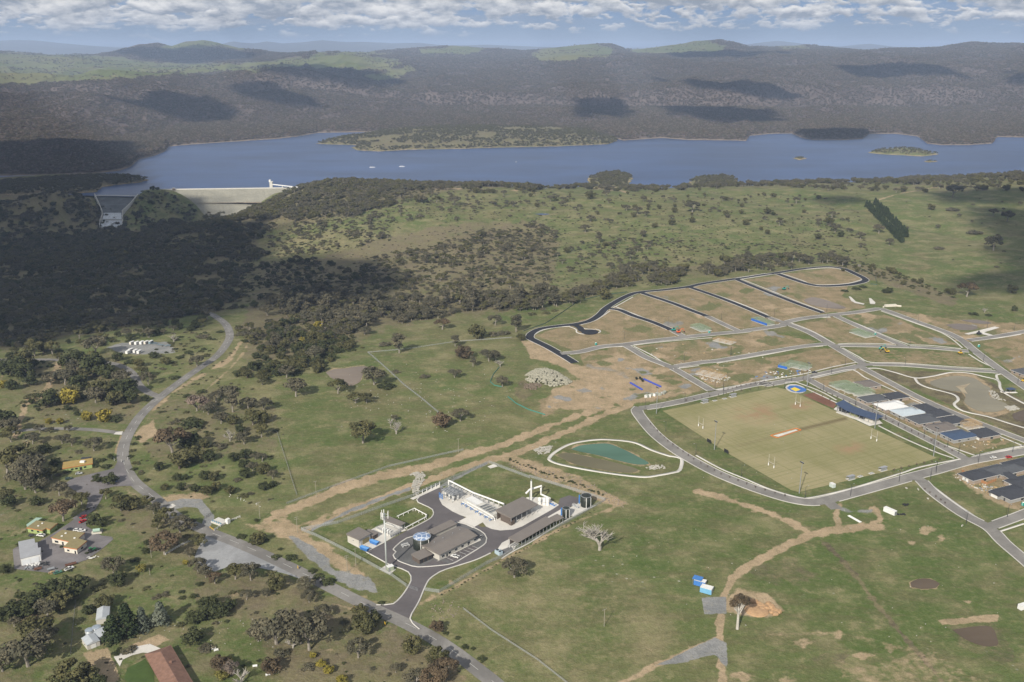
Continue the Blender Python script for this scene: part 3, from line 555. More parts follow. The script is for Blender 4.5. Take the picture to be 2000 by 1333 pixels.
# ------------------------------------------------------------------ roads, paths, yards, ponds: sheets laid on the land
CLEARINGS = []
def K(ox, oy, s): return lambda *pts: [(ox + x / s, oy + y / s) for x, y in pts]
kA = K(1000, 500, 4.0); kB = K(1400, 500, 10 / 3); k2 = K(1200, 700, 2.5); k6 = K(1200, 933, 2.5); k5 = K(600, 933, 10 / 3); k7 = K(1000, 500, 2000 / 700)
kP = K(640, 920, 1396 / 220); kQ = K(850, 910, 2000 / 340); kL = K(0, 1000, 2000 / 240); kH = K(1560, 740, 2000 / 440); kJ = K(1740, 860, 2000 / 260); kM = K(0, 1133, 2000 / 300); kN = K(300, 950, 2000 / 260); kO = K(0, 800, 2000 / 300); kY = K(0, 600, 2000 / 300)
def smooth_line(P, step=4.0):
 P = np.asarray(P, float); out = []
 for i in range(len(P) - 1):
  p0 = P[max(i - 1, 0)]; p1 = P[i]; p2 = P[i + 1]; p3 = P[min(i + 2, len(P) - 1)]; L = np.linalg.norm(p2 - p1); n = max(1, int(L / step))
  for k in range(n):
   t = k / n; out.append(0.5 * ((2 * p1) + (p2 - p0) * t + (2 * p0 - 5 * p1 + 4 * p2 - p3) * t * t + (3 * p1 - p0 - 3 * p2 + p3) * t ** 3))
 out.append(P[-1]); return np.array(out)
def normals(L):
 d = np.gradient(L, axis=0); d /= np.linalg.norm(d, axis=1)[:, None] + 1e-9; return np.stack([-d[:, 1], d[:, 0]], 1)
def strip_mesh(name, L, w, dz, m, off=0.0, thick=0.0):
 """a ribbon w wide along L (world x, y), laid dz over the ground; thick > 0 gives it an upstand"""
 N = normals(L); a = L + N * (off + w / 2); b = L + N * (off - w / 2); k = max(1, int(round(w / 4.0)))
 cols = [a + (b - a) * j / k for j in range(k + 1)]; X = np.stack([c[:, 0] for c in cols], 1); Y = np.stack([c[:, 1] for c in cols], 1); Z = zfun(X, Y) + dz
 if thick:
  X = np.concatenate([X[:, :1], X, X[:, -1:]], 1); Y = np.concatenate([Y[:, :1], Y, Y[:, -1:]], 1); Z = np.concatenate([Z[:, :1] - thick, Z, Z[:, -1:] - thick], 1)
 nr, nc = X.shape; i = np.arange((nr - 1) * nc).reshape(nr - 1, nc)[:, :-1].ravel()
 return ME(name, np.stack([X, Y, Z], -1).reshape(-1, 3), np.stack([i, i + nc, i + nc + 1, i + 1], 1), m)
def wl(px): return GP(px)[:, :2]
def poly_sheet(name, px, dz, m, step=7.0, world=False, hole=None, kind='structure', flat=None, round_it=False):
 P = np.asarray(px, float) if world else wl(px)
 if round_it: P = smooth_line(np.vstack([P, P[:1]]), 3.0)[:-1]
 B = []
 for i in range(len(P)):
  a, b = P[i], P[(i + 1) % len(P)]; n = max(1, int(np.linalg.norm(b - a) / step))
  B += [a + (b - a) * k / n for k in range(n)]
 B = np.array(B); x0, y0 = B.min(0); x1, y1 = B.max(0)
 gx, gy = np.meshgrid(np.arange(x0 + step / 2, x1, step), np.arange(y0 + step / 2, y1, step)); gx, gy = gx.ravel(), gy.ravel()
 ok = sdist(gx, gy, [tuple(q) for q in B]) > step * 0.35; I = np.stack([gx[ok], gy[ok]], 1)
 A = np.vstack([B, I]) if len(I) else B; nb = len(B)
 v, e, f, *_ = delaunay_2d_cdt([Vector(q) for q in A], [(i, (i + 1) % nb) for i in range(nb)], [], 1, 1e-4)
 v = np.array([tuple(q) for q in v]); z = (zfun(v[:, 0], v[:, 1]) + dz) if flat is None else np.full(len(v), flat)
 fs = []
 for q in f:
  p = [v[j] for j in q]; ar = sum(p[i][0] * p[(i + 1) % len(p)][1] - p[(i + 1) % len(p)][0] * p[i][1] for i in range(len(p)))
  fs.append(tuple(q) if ar > 0 else tuple(reversed(q)))
 me = ME(name, [(*v[i], z[i]) for i in range(len(v))], fs, m)
 return OB(name, me, kind=kind)
def road_mat(name, col, patch=0.25, streak=0.3):
 m = bpy.data.materials.new(name); m.use_nodes = True; t = NT(m.node_tree); b = m.node_tree.nodes['Principled BSDF']; b.inputs['Roughness'].default_value = 0.85; b.inputs['Specular IOR Level'].default_value = 0.2
 p = t.pos(); c = t.mix(t.ramp(t.noise(p, 0.05, 5, 0.65, 0.5), 0.35, 0.65), tuple(q * (1 - patch) for q in col), tuple(q * (1 + patch * 0.5) for q in col))
 c = t.mix(t.math('MULTIPLY', t.ramp(t.noise(p, 0.6, 5, 0.7), 0.45, 0.75), streak), c, tuple(q * 0.55 for q in col)); c = t.mix(t.math('MULTIPLY', t.noise(p, 4.0, 2), 0.25), c, tuple(min(1, q * 1.5) for q in col))
 t.link(c, b.inputs['Base Color']); return m
ASPH_OLD = road_mat('worn_chipseal', (0.188, 0.180, 0.168), 0.3, 0.4); ASPH_NEW = road_mat('grey_asphalt', (0.198, 0.189, 0.174), 0.25, 0.4); ASPH_BLACK = road_mat('fresh_black_asphalt', (0.022, 0.024, 0.030), 0.2, 0.1)
ASPH_PLANT = road_mat('plant_asphalt', (0.105, 0.096, 0.098), 0.18, 0.2); CONC = road_mat('pale_concrete', (0.52, 0.50, 0.46), 0.15, 0.2); KERB = road_mat('kerb_concrete', (0.46, 0.445, 0.415), 0.15, 0.25)
GRAVEL = road_mat('blue_grey_gravel', (0.25, 0.255, 0.26), 0.25, 0.4); DARKGRAVEL = road_mat('dark_gravel', (0.115, 0.115, 0.115), 0.3, 0.4); YARD = road_mat('yard_asphalt', (0.16, 0.15, 0.152), 0.3, 0.4)
PAINT = mat('road_paint', (0.5, 0.5, 0.48), 0.6)
ROADS = [  # name, pixels, width, surface, kerbs (0 none, 1 both, 2 left only, 3 right only)
 ('main_road', [(1060, 1420), (1000, 1366), (955, 1326), (870, 1262), (800, 1222), (720, 1185), (640, 1145), (560, 1105), (480, 1068), (400, 1036), (345, 1010), (300, 972), (264, 943), (247, 918), (240, 893), (243, 868), (254, 843), (277, 810), (312, 777), (352, 746), (392, 718), (422, 697), (442, 673), (449, 655), (442, 636), (426, 622), (404, 611), (380, 606)], 8.4, ASPH_OLD, 0),
 ('side_road', [(312, 776), (288, 766), (270, 751), (263, 735), (244, 719), (205, 708), (150, 706), (90, 703), (0, 703), (-120, 706)], 7.5, ASPH_OLD, 0),
 ('lane', [(246, 848), (180, 840), (110, 838), (40, 842), (-60, 862)], 5.5, ASPH_OLD, 0),
 ('crest_road', kA((490, 838), (430, 800), (380, 770), (270, 708), (170, 660), (140, 640), (155, 605), (230, 570), (380, 548), (480, 538), (600, 512), (680, 465), (730, 415), (800, 368), (900, 315), (990, 287), (1200, 266), (1380, 243), (1500, 217), (1740, 182), (2000, 142)) + kB((130, 152), (390, 112), (560, 86), (680, 74), (750, 74), (830, 87), (900, 118), (955, 145), (968, 160), (935, 175), (850, 190), (700, 198), (610, 188), (500, 155), (395, 118)), 8.2, ASPH_BLACK, 1),
 ('court', kA((485, 540), (530, 562), (545, 585), (570, 595), (610, 597)), 7, ASPH_BLACK, 0),
 ('new_street', kA((765, 415), (840, 425), (950, 470), (1100, 520), (1245, 580)), 7.2, ASPH_BLACK, 1),
 ('new_street', kA((1010, 290), (1100, 320), (1250, 370), (1400, 428), (1520, 472)), 7.2, ASPH_BLACK, 1),
 ('new_street', kA((1385, 246), (1600, 320), (1800, 397), (2000, 482)), 7.2, ASPH_BLACK, 1),
 ('new_street', kB((128, 155), (300, 225), (500, 303), (690, 372)), 7.2, ASPH_BLACK, 1),
 ('street', kA((1245, 580), (1290, 605), (1345, 632)), 7.2, ASPH_NEW, 1), ('street', kA((1520, 472), (1640, 530), (1770, 590)), 7.2, ASPH_NEW, 1), ('street', kB((335, 402), (400, 425), (440, 435)), 7.2, ASPH_NEW, 1),
 ('street', kA((380, 766), (530, 752), (700, 712), (880, 695), (1100, 665), (1330, 640), (1600, 611), (1830, 590)) + kB((200, 487), (330, 470), (430, 452), (450, 435), (560, 410), (740, 388), (900, 370), (1000, 355), (1060, 347), (1110, 360), (1300, 430), (1500, 502), (1600, 555), (1660, 605), (1800, 712), (2000, 852), (2150, 955)), 8.4, ASPH_NEW, 1),
 ('street', kB((445, 440), (600, 500), (760, 590), (860, 650), (960, 708)), 8.0, ASPH_NEW, 1),
 ('street', kA((885, 700), (950, 737), (1060, 800), (1240, 872), (1400, 962), (1560, 1056)), 7.6, ASPH_NEW, 1),
 ('street', kA((1240, 872), (1500, 832)) + kB((0, 686), (300, 635), (560, 592), (760, 572)), 7.4, ASPH_NEW, 1),
 ('street', kB((770, 390), (900, 450), (1100, 540), (1230, 592)), 7.4, ASPH_NEW, 1),
 ('street', kB((755, 585), (900, 586), (1200, 592), (1400, 602), (1640, 622)), 7.0, ASPH_NEW, 1),
 ('street', kB((965, 708), (1200, 712), (1500, 735), (1840, 758)), 7.0, ASPH_NEW, 1),
 ('street', kA((1000, 1190), (1100, 1180), (1300, 1142), (1560, 1082), (1800, 1024), (2000, 988)) + kB((300, 842), (560, 798), (760, 755), (900, 725), (965, 708)), 8.6, ASPH_NEW, 1),
 ('ring_street', k2((125, 240), (110, 255), (130, 290), (200, 372), (300, 450), (400, 510), (500, 562), (620, 612), (740, 655), (860, 690), (960, 704), (1050, 690), (1200, 650), (1380, 600), (1460, 577), (1560, 551), (1700, 511), (1800, 490), (2000, 455), (2200, 420)), 9.0, ASPH_NEW, 1),
 ('street', k2((1040, 695), (1055, 712), (1085, 738)), 8, ASPH_NEW, 1),
 ('street', k2((925, 92), (1050, 160), (1200, 230), (1400, 330), (1600, 432), (1740, 505)), 7.6, ASPH_NEW, 1),
 ('street', k2((1200, 42), (1350, 122), (1500, 200), (1700, 287), (2000, 402), (2200, 480)), 7.4, ASPH_NEW, 1),
 ('street', k2((1460, 577), (1500, 600), (1560, 660), (1700, 760), (1830, 830), (1900, 900), (2000, 985), (2120, 1090)), 8.2, ASPH_NEW, 1),
 ('street', k2((1830, 825), (1920, 792), (2000, 762), (2150, 700)), 7.4, ASPH_NEW, 1),
 ('street', kB((1640, 552), (1800, 530), (2000, 495), (2200, 455)), 7.4, ASPH_NEW, 1),
]
LINES = []
def roads():
 for nm, px, w, m, kb in ROADS: LINES.append(smooth_line(wl(px), 4.0))
 for i, (nm, px, w, m, kb) in enumerate(ROADS):
  far = LINES[i][:, 1].mean() > 850
  OB(nm, strip_mesh(nm, LINES[i], w, (0.22 if far else 0.14) + 0.013 * (i % 16), m), kind='structure'); CLEARINGS.append((LINES[i], w / 2 + 3))
 for i, (nm, px, w, m, kb) in enumerate(ROADS):
  if not kb: continue
  far = LINES[i][:, 1].mean() > 850; V, Fc = [], []
  for sg in (1, -1):
   E = LINES[i] + normals(LINES[i]) * sg * (w / 2 + 0.2); bad = np.zeros(len(E), bool)
   for j, (n2, p2, w2, m2, k3) in enumerate(ROADS):
    if j != i: bad |= segdist(E[:, 0], E[:, 1], [tuple(q) for q in LINES[j]], False) < w2 / 2 + 0.3
   run = []
   for k in range(len(E) + 1):
    if k < len(E) and not bad[k]: run.append(k); continue
    if len(run) > 2:
     me = strip_mesh('kerb', LINES[i][run], 0.6, (0.30 if far else 0.22) + 0.013 * (i % 16), KERB, off=sg * (w / 2 + 0.35), thick=0.25)
     b = len(V); V += [tuple(q.co) for q in me.vertices]; Fc += [tuple(b + q for q in p.vertices) for p in me.polygons]; bpy.data.meshes.remove(me)
    run = []
  if V: OB('kerb', ME('kerb', V, Fc, KERB), kind='structure')
roads()
def path(px, w=1.5, m=None, nm='footpath', dz=0.18, thick=0.1): return OB(nm, strip_mesh(nm, smooth_line(wl(px), 3.0), w, dz, m or CONC, thick=thick), kind='structure')
# footpaths and verge kerbs
path(k7((205, 1135), (235, 1100), (330, 1050), (470, 1027), (590, 1030), (690, 1045), (780, 1085), (880, 1118), (945, 1132), (937, 1195), (900, 1210), (820, 1225), (740, 1235), (600, 1222), (420, 1195), (270, 1165), (215, 1145), (205, 1135)), 2.6)
path(k7((945, 1132), (972, 1128)), 2.6)
path(kB((930, 738), (1040, 732), (1150, 757), (1290, 795), (1400, 785), (1470, 770), (1540, 758), (1640, 764), (1740, 787), (1830, 812), (1845, 860), (1870, 890), (1920, 920), (2000, 962), (2150, 1040)), 2.4)
path(kB((1290, 797), (1315, 832), (1380, 860), (1480, 885), (1550, 907), (1572, 937), (1545, 967), (1580, 1000), (1640, 1021), (1760, 1046), (1900, 1090), (2000, 1120), (2150, 1170)), 2.4)
path(kB((1830, 810), (1822, 775), (1870, 768)), 2.2); path(kB((1845, 885), (1920, 890), (1950, 888)), 4)
for pts in (kA((180, 660), (160, 640), (185, 610), (240, 582), (340, 560), (450, 552)), kA((190, 670), (300, 722), (400, 762)), kA((445, 552), (500, 575), (508, 600), (560, 612), (640, 610), (690, 595), (680, 580), (650, 572)), kA((515, 545), (570, 570), (650, 575)), kA((535, 540), (640, 510), (710, 470), (765, 432)), kA((790, 405), (850, 375), (945, 322)), kA((805, 395), (880, 425), (1000, 472), (1130, 525), (1260, 585), (1350, 622)),
   kA((1035, 288), (1150, 325), (1300, 375), (1440, 430), (1540, 478), (1660, 535), (1780, 582), (1840, 580)), kA((1040, 282), (1200, 262), (1360, 252)), kA((1410, 250), (1600, 308), (1800, 380), (2000, 462)), kB((160, 152), (320, 215), (520, 295), (700, 362)), kB((420, 115), (560, 162), (620, 185), (720, 188), (850, 180), (945, 155)), kB((420, 108), (560, 90), (740, 80), (820, 92), (930, 140)),
   kA((600, 740), (760, 715), (870, 710)), kA((955, 708), (1080, 770), (1230, 858), (1300, 852), (1470, 828)), kA((930, 702), (1200, 670), (1560, 640)), kA((1275, 885), (1400, 955), (1510, 1010), (1620, 1048), (1800, 1010), (1990, 968)), kA((1280, 882), (1460, 858)), kB((0, 700), (300, 648), (560, 600), (690, 588)), kB((0, 870), (300, 815), (560, 770), (760, 722), (920, 692)), kB((450, 430), (640, 405), (740, 402)), kB((470, 432), (620, 490), (770, 575)),
   kB((790, 395), (920, 445), (1120, 530), (1250, 578)), kB((790, 575), (900, 570), (1150, 575)), kB((820, 600), (920, 655), (1000, 693), (1200, 698), (1500, 720), (1790, 738)), kB((1070, 360), (1280, 435), (1480, 510), (1600, 600)), kB((1250, 580), (1400, 585), (1590, 605)), kB((1640, 570), (1780, 680), (1900, 765), (2000, 835)), kB((1640, 640), (1720, 690), (1820, 735)), kB((590, 800), (760, 760), (880, 742), (960, 790)), kB((600, 808), (760, 890), (1000, 1010), (1300, 1160), (1680, 1300)),
   kB((1690, 1300), (1850, 1265), (2000, 1235)), kB((960, 790), (1200, 900), (1500, 1035), (2000, 1240)), k2((400, 475), (520, 540), (640, 590), (760, 640), (900, 680), (965, 680), (1150, 638), (1400, 562), (1500, 530), (1710, 488)), k2((940, 150), (1100, 225)), k2((1290, 330), (1400, 385), (1560, 455), (1660, 490)), k2((1490, 575), (1640, 690), (1800, 800)), k2((1840, 838), (1920, 900), (2000, 962)), k2((1870, 850), (2000, 808)), k2((1760, 478), (1880, 455), (2000, 430)),
   kB((1680, 545), (1800, 540), (1980, 512)), kB((440, 826), (500, 820), (560, 838), (680, 885), (780, 940))):
 path(pts, 1.55)
# court head, car parks, yards, gravel
poly_sheet('court', [(1152 + 17 * math.cos(a), 649.5 + 5.2 * math.sin(a)) for a in np.linspace(0, 6.28, 15)[:-1]], 0.33, ASPH_BLACK)
poly_sheet('car_park', [(126, 946), (142, 935), (222, 916), (231, 900), (240, 905), (252, 935), (262, 950), (244, 950), (222, 951), (206, 956), (197, 978), (186, 996), (168, 1008), (150, 1016), (140, 1014), (168, 996), (172, 975), (150, 962)], 0.20, YARD, 5)
poly_sheet('yard', [(108, 1040), (150, 1012), (172, 1006), (170, 1018), (168, 1028), (182, 1036), (198, 1047), (218, 1049), (221, 1054), (210, 1064), (194, 1077), (168, 1095), (132, 1106), (108, 1121), (54, 1115), (28, 1112), (25, 1074), (36, 1067), (60, 1070), (78, 1058)], 0.17, YARD, 5)
poly_sheet('layby', [(410, 1034), (396, 1052), (380, 1088), (384, 1098), (402, 1112), (420, 1117), (450, 1106), (500, 1108), (560, 1122), (610, 1140), (640, 1150), (560, 1100), (480, 1064)], 0.10, GRAVEL, 5)
poly_sheet('driveway', kN((185, 320), (215, 345), (240, 358), (338, 300), (290, 268)), 0.30, CONC, 3); poly_sheet('driveway', kO((1480, 330), (1585, 335), (1600, 290), (1510, 300)), 0.33, CONC, 3)
poly_sheet('driveway', kM((1480, 1005), (1560, 1130), (1600, 1040), (1720, 985), (1860, 950), (2010, 965), (2100, 900), (1950, 835), (1780, 870), (1620, 935)), 0.15, CONC, 4)
# ---- centre lines
def dashes(px, w, L, gap, dz=0.45, off=0.0):
 ln = smooth_line(wl(px), 1.5); d = np.r_[0, np.cumsum(np.linalg.norm(np.diff(ln, axis=0), axis=1))]; V, Fc = [], []; s = 0
 while s < d[-1]:
  k = np.nonzero((d >= s) & (d <= s + L))[0]
  if len(k) > 2:
   me = strip_mesh('dash', ln[k], w, dz, PAINT, off=off); b = len(V); V += [tuple(q.co) for q in me.vertices]; Fc += [tuple(b + q for q in p.vertices) for p in me.polygons]; bpy.data.meshes.remove(me)
  s += L + gap
 OB('road_markings', ME('road_markings', V, Fc, PAINT), kind='structure')
dashes(ROADS[0][1], 0.2, 9, 7, 0.24)
# ---- recycling plant paving
PLANT_ASPH = [(735, 1182), (768, 1180), (782, 1168), (794, 1152), (803, 1135), (803, 1126), (798, 1118), (786, 1112), (762, 1104), (740, 1092), (716, 1079), (749, 1062), (795, 1037), (825, 1022), (843, 1011), (847, 1002), (845, 996), (837, 991), (826, 986), (817, 982), (814, 977), (820, 970), (840, 961), (864, 952), (890, 970), (905, 1010), (940, 1030), (1014, 1030), (1090, 985), (1094, 974), (1112, 968), (1133, 974), (1128, 984), (1060, 1018), (985, 1062), (958, 1081), (927, 1095), (870, 1113), (852, 1122), (838, 1133), (829, 1150), (818, 1176), (804, 1200), (801, 1209), (806, 1218), (822, 1234), (800, 1228), (740, 1196)]
poly_sheet('plant_road', PLANT_ASPH, 0.11, ASPH_PLANT, 6)
def curb(px, w=0.75, dz=0.34): return path(px, w, KERB, 'kerb', dz, 0.3)
curb([(735, 1182), (752, 1182), (768, 1180), (782, 1168), (794, 1152), (803, 1135), (803, 1126), (798, 1118), (786, 1112), (762, 1104), (740, 1092), (716, 1079)]); curb([(958, 1081), (927, 1095), (870, 1113), (852, 1122), (838, 1133), (829, 1150), (818, 1176), (804, 1200), (801, 1209), (806, 1218), (820, 1230)])
curb([(795, 1037), (825, 1022), (843, 1011), (847, 1002), (845, 996), (837, 991), (826, 986), (817, 982), (814, 977), (820, 970)])
ISLAND = [(812, 1047), (794, 1052), (782, 1060), (768, 1074), (774, 1079), (768, 1085), (771, 1091), (780, 1097), (796, 1103), (816, 1108), (861, 1105), (885, 1101), (905, 1090), (936, 1071), (949, 1061), (951, 1052), (947, 1044), (930, 1033), (894, 1021), (860, 1030)]
poly_sheet('gravel_bed', ISLAND, 0.15, DARKGRAVEL, 5); curb(ISLAND + ISLAND[:1])
poly_sheet('parking_bay', [(868, 1091), (922, 1066), (937, 1071), (905, 1089), (884, 1100)], 0.19, ASPH_PLANT, 4); poly_sheet('parking_bay', [(824, 1107), (846, 1094), (874, 1099), (862, 1105)], 0.19, ASPH_PLANT, 4)
for i in range(7):
 f = i / 6; a = (872 + (922 - 872) * f, 1090 + (1067.5 - 1090) * f); b = (a[0] + 13 + 1 * f, a[1] + 6 - 1.5 * f); path([a, b], 0.28, PAINT, 'road_markings', 0.23, 0)
CL = [(864, 961), (859, 968), (858, 976), (864, 987), (884, 1000), (899, 1007), (920, 1014), (943, 1021), (949, 1029), (960, 1034), (977, 1037), (1003, 1035), (1020, 1029), (1080, 995), (1092, 987), (1066, 972), (1030, 972), (986, 992), (930, 968), (882, 946), (874, 952)]
poly_sheet('concrete_slab', CL, 0.17, CONC, 5); poly_sheet('concrete_slab', [(896, 1019), (915, 1009), (943, 1021), (923, 1032)], 0.20, CONC, 4)
poly_sheet('concrete_slab', kP((255, 890), (480, 1010), (690, 900), (900, 768), (980, 740), (900, 690), (760, 640), (600, 700), (560, 720)), 0.20, CONC, 4)
poly_sheet('concrete_slab', kP((640, 1225), (770, 1290), (845, 1225), (735, 1165)), 0.20, CONC, 3); poly_sheet('concrete_slab', kP((1020, 345), (1060, 362), (1395, 205), (1380, 170), (1150, 290)), 0.20, CONC, 3)
poly_sheet('concrete_slab', kQ((1545, 480), (1600, 560), (1500, 620), (1440, 590), (1300, 690), (950, 890), (900, 975), (690, 1000), (765, 890), (840, 850), (1450, 500)), 0.20, CONC, 4); poly_sheet('concrete_slab', kQ((1600, 455), (1680, 420), (1830, 470), (1580, 590), (1540, 490)), 0.22, CONC, 4)
poly_sheet('concrete_slab', [(952, 912), (965, 907), (972, 912), (958, 916)], 0.20, CONC, 3)
poly_sheet('gravel_bed', kQ((690, 1000), (870, 930), (900, 965), (760, 1050), (700, 1020)), 0.25, DARKGRAVEL, 4)
path(kQ((760, 1075), (900, 985), (1100, 880), (1400, 690), (1640, 560), (1840, 460)), 0.6, KERB, 'kerb', 0.5, 0.4)
poly_sheet('footpath', [(852, 1098), (878, 1082), (900, 1070), (936, 1052), (940, 1056), (918, 1066), (868, 1091)], 0.21, CONC, 3)
# ---- water
def water(name, col, rough=0.12): return lake_material(name, col, rough, 0.8, 0.12, 0.08)
W_MUD = water('muddy_water', (0.125, 0.102, 0.080)); W_GREEN = water('green_water', (0.052, 0.098, 0.072)); W_SILT = water('silty_water', (0.175, 0.160, 0.115)); W_DARK = water('dark_farm_water', (0.075, 0.058, 0.042)); W_SHALLOW = water('shallow_water', (0.085, 0.078, 0.048), 0.3)
def pond(px, m, rim=3.5, rimcol='dirt', nm='pond_water'):
 cov(rimcol, px, rim * 0.7, 0.9, 2.5); c = np.mean(px, 0)
 cov(rimcol, [(c[0] + (u - c[0]) * (1 + rim * 2 / 60), c[1] + (v - c[1]) * (1 + rim * 2 / 30)) for u, v in px], rim * 0.7, 0.7, 3)
 return poly_sheet(nm, px, 0.16, m, 6, round_it=True)
pond([(636, 728), (652, 722), (675, 720), (693, 717), (718, 717), (709, 731), (702, 747), (688, 753), (675, 751), (659, 744), (646, 738)], W_MUD, 1.5)
pond([(1088, 890), (1105, 885), (1147, 892), (1196, 903), (1245, 917), (1228, 924), (1175, 918), (1119, 906)], W_SHALLOW, 3)
pond([(1116, 878), (1133, 871), (1165, 867.5), (1189, 867.5), (1217, 878), (1245, 892), (1268, 906), (1245, 908), (1210, 901), (1168, 890), (1133, 883)], W_GREEN, 3)
pond([(1817, 746), (1835, 740), (1859, 735.5), (1880, 735.5), (1904, 740), (1922, 752), (1934, 758), (1931, 770), (1940, 779), (1964, 788), (1967, 795), (1955, 803), (1934, 806), (1910, 803), (1892, 794), (1883, 785), (1886, 776), (1880, 767), (1856, 764), (1832, 758), (1818, 752)], W_SILT, 4)
poly_sheet('sand_bar', [(1866, 755), (1880, 753), (1896, 749), (1883, 760), (1890, 770), (1880, 768), (1874, 761)], 0.22, road_mat('sand', (0.30, 0.25, 0.17)), 3)
pond([(1977, 809), (2010, 800), (2030, 820), (1985, 822)], W_DARK, 2)
pond(k6((1445, 515), (1480, 497), (1540, 496), (1590, 520), (1570, 540), (1500, 546), (1450, 535)), W_DARK, 3); pond(k6((1650, 745), (1750, 730), (1840, 730), (1870, 790), (1868, 822), (1800, 824), (1720, 795)), W_DARK, 2, 'soil')
pond(kB((565, 290), (620, 270), (700, 285), (800, 320), (840, 340), (780, 346), (680, 336), (600, 315)), W_MUD, 1.5); pond(kB((1490, 450), (1560, 442), (1640, 448), (1700, 468), (1660, 484), (1560, 480)), W_MUD, 1); pond(kB((1585, 420), (1700, 418), (1790, 440), (1700, 442)), W_MUD, 1)
pond([(1044, 418.5), (1060, 417.5), (1074, 419), (1060, 420.5)], water('hill_pond_water', (0.03, 0.05, 0.10)), 0.7)
# ---- playing field
FIELD = [(1294, 803), (1400, 781), (1518, 757), (1545, 764), (1700, 835), (1830, 895), (1800, 905), (1560, 962), (1545, 958), (1420, 885)]
def field():
 P = wl(FIELD); ax = P[2] - P[0]; rz = math.atan2(ax[1], ax[0])
 m = bpy.data.materials.new('playing_field_turf'); m.use_nodes = True; t = NT(m.node_tree); b = m.node_tree.nodes['Principled BSDF']; b.inputs['Roughness'].default_value = 0.95; b.inputs['Specular IOR Level'].default_value = 0.05
 g = t.n('ShaderNodeNewGeometry'); ro = t.n('ShaderNodeVectorRotate', rotation_type='Z_AXIS'); t.link(g.outputs['Position'], ro.inputs['Vector']); ro.inputs['Angle'].default_value = -rz
 def st(sx, sy, sc, d=4):
  mp = t.n('ShaderNodeMapping'); mp.inputs['Scale'].default_value = (sx, sy, 1); t.link(ro.outputs[0], mp.inputs['Vector']); return t.noise(mp.outputs[0], sc, d, 0.6)
 p = t.pos(); c = t.mix(t.ramp(t.noise(p, 0.018, 5, 0.6), 0.35, 0.65), (0.222, 0.208, 0.104), (0.290, 0.255, 0.145))
 c = t.mix(t.math('MULTIPLY', t.ramp(st(0.02, 1.0, 0.5), 0.48, 0.62), 0.40), c, (0.160, 0.165, 0.065)); c = t.mix(t.math('MULTIPLY', t.ramp(st(1.0, 0.03, 0.35), 0.50, 0.64), 0.32), c, (0.15, 0.15, 0.058))
 c = t.mix(t.math('MULTIPLY', t.ramp(st(0.5, 0.5, 0.5, 6), 0.5, 0.75), 0.4), c, (0.28, 0.245, 0.14)); c = t.mix(t.math('MULTIPLY', t.attr('wear'), 1.0), c, (0.13, 0.105, 0.055)); c = t.mix(t.math('MULTIPLY', t.attr('bare'), t.ramp(t.noise(p, 0.08, 5), 0.35, 0.6)), c, (0.27, 0.19, 0.11))
 t.link(c, b.inputs['Base Color'])
 o = poly_sheet('playing_field', FIELD, 0.12, m, 2.5); n = len(o.data.vertices); co = np.empty(n * 3); o.data.vertices.foreach_get('co', co); co = co.reshape(-1, 3); u, v = proj(co[:, 0], co[:, 1], co[:, 2])
 w = np.clip((6.5 - segdist(u, v * 1.6, [(1560, 840 * 1.6), (1650, 818 * 1.6)], False)) / 5, 0, 1); w = np.maximum(w, 0.6 * np.clip((4 - segdist(u, v * 1.6, [(1440, 872 * 1.6), (1510, 853 * 1.6)], False)) / 5, 0, 1))
 bb = sum(np.clip(1 - np.hypot((u - a) / r, (v - c2) / (r * 0.4)), 0, 1) for a, c2, r in ((1555, 795, 14), (1480, 808, 60), (1660, 875, 40), (1570, 792, 30))); fattr(o.data, 'wear', w); fattr(o.data, 'bare', np.clip(bb * 1.4, 0, 1))
field()
poly_sheet('cricket_pitch', k2((775, 379), (885, 349), (896, 353), (800, 385)), 0.17, CONC, 4); 
poly_sheet('bark_bed', kB((560, 905), (640, 890), (700, 920), (780, 965), (760, 995), (700, 970), (600, 925)), 0.14, road_mat('bark_mulch', (0.17, 0.085, 0.055), 0.3, 0.4), 4)
poly_sheet('car_park', kB((870, 1000), (930, 990), (1000, 1020), (1060, 1050), (1020, 1070), (940, 1030)), 0.16, ASPH_PLANT, 4)
poly_sheet('sports_court', [(1554 + 20 * math.cos(a), 760 + 8.6 * math.sin(a) + 2.5 * math.cos(a)) for a in np.linspace(0, 6.28, 17)[:-1]], 0.16, KERB, 4)
poly_sheet('sports_court', kB((456, 862), (474, 846), (520, 845), (583, 868), (580, 884), (534, 892), (490, 884)), 0.20, mat('court_blue', (0.05, 0.15, 0.42), 0.6, var=0.1), 3); poly_sheet('sports_court', kB((478, 868), (506, 857), (546, 873), (514, 885)), 0.23, mat('court_yellow', (0.75, 0.55, 0.05), 0.6, var=0.1), 3)
poly_sheet('concrete_slab', k2((1070, 250), (1245, 332), (1310, 320), (1290, 300), (1100, 225)), 0.16, CONC, 4); poly_sheet('concrete_slab', kB((1610, 510), (1810, 462), (1840, 470), (1740, 500), (1810, 522), (1780, 525), (1700, 505), (1640, 515)), 0.32, CONC, 4)
poly_sheet('lawn', kM((1620, 1290), (1660, 1150), (1800, 1080), (1890, 1030), (2000, 1200), (2010, 1333), (1660, 1340)), 0.12, mat('mown_lawn', (0.060, 0.100, 0.022), 0.95, var=0.3, scale=0.3), 5)
near_terrain()
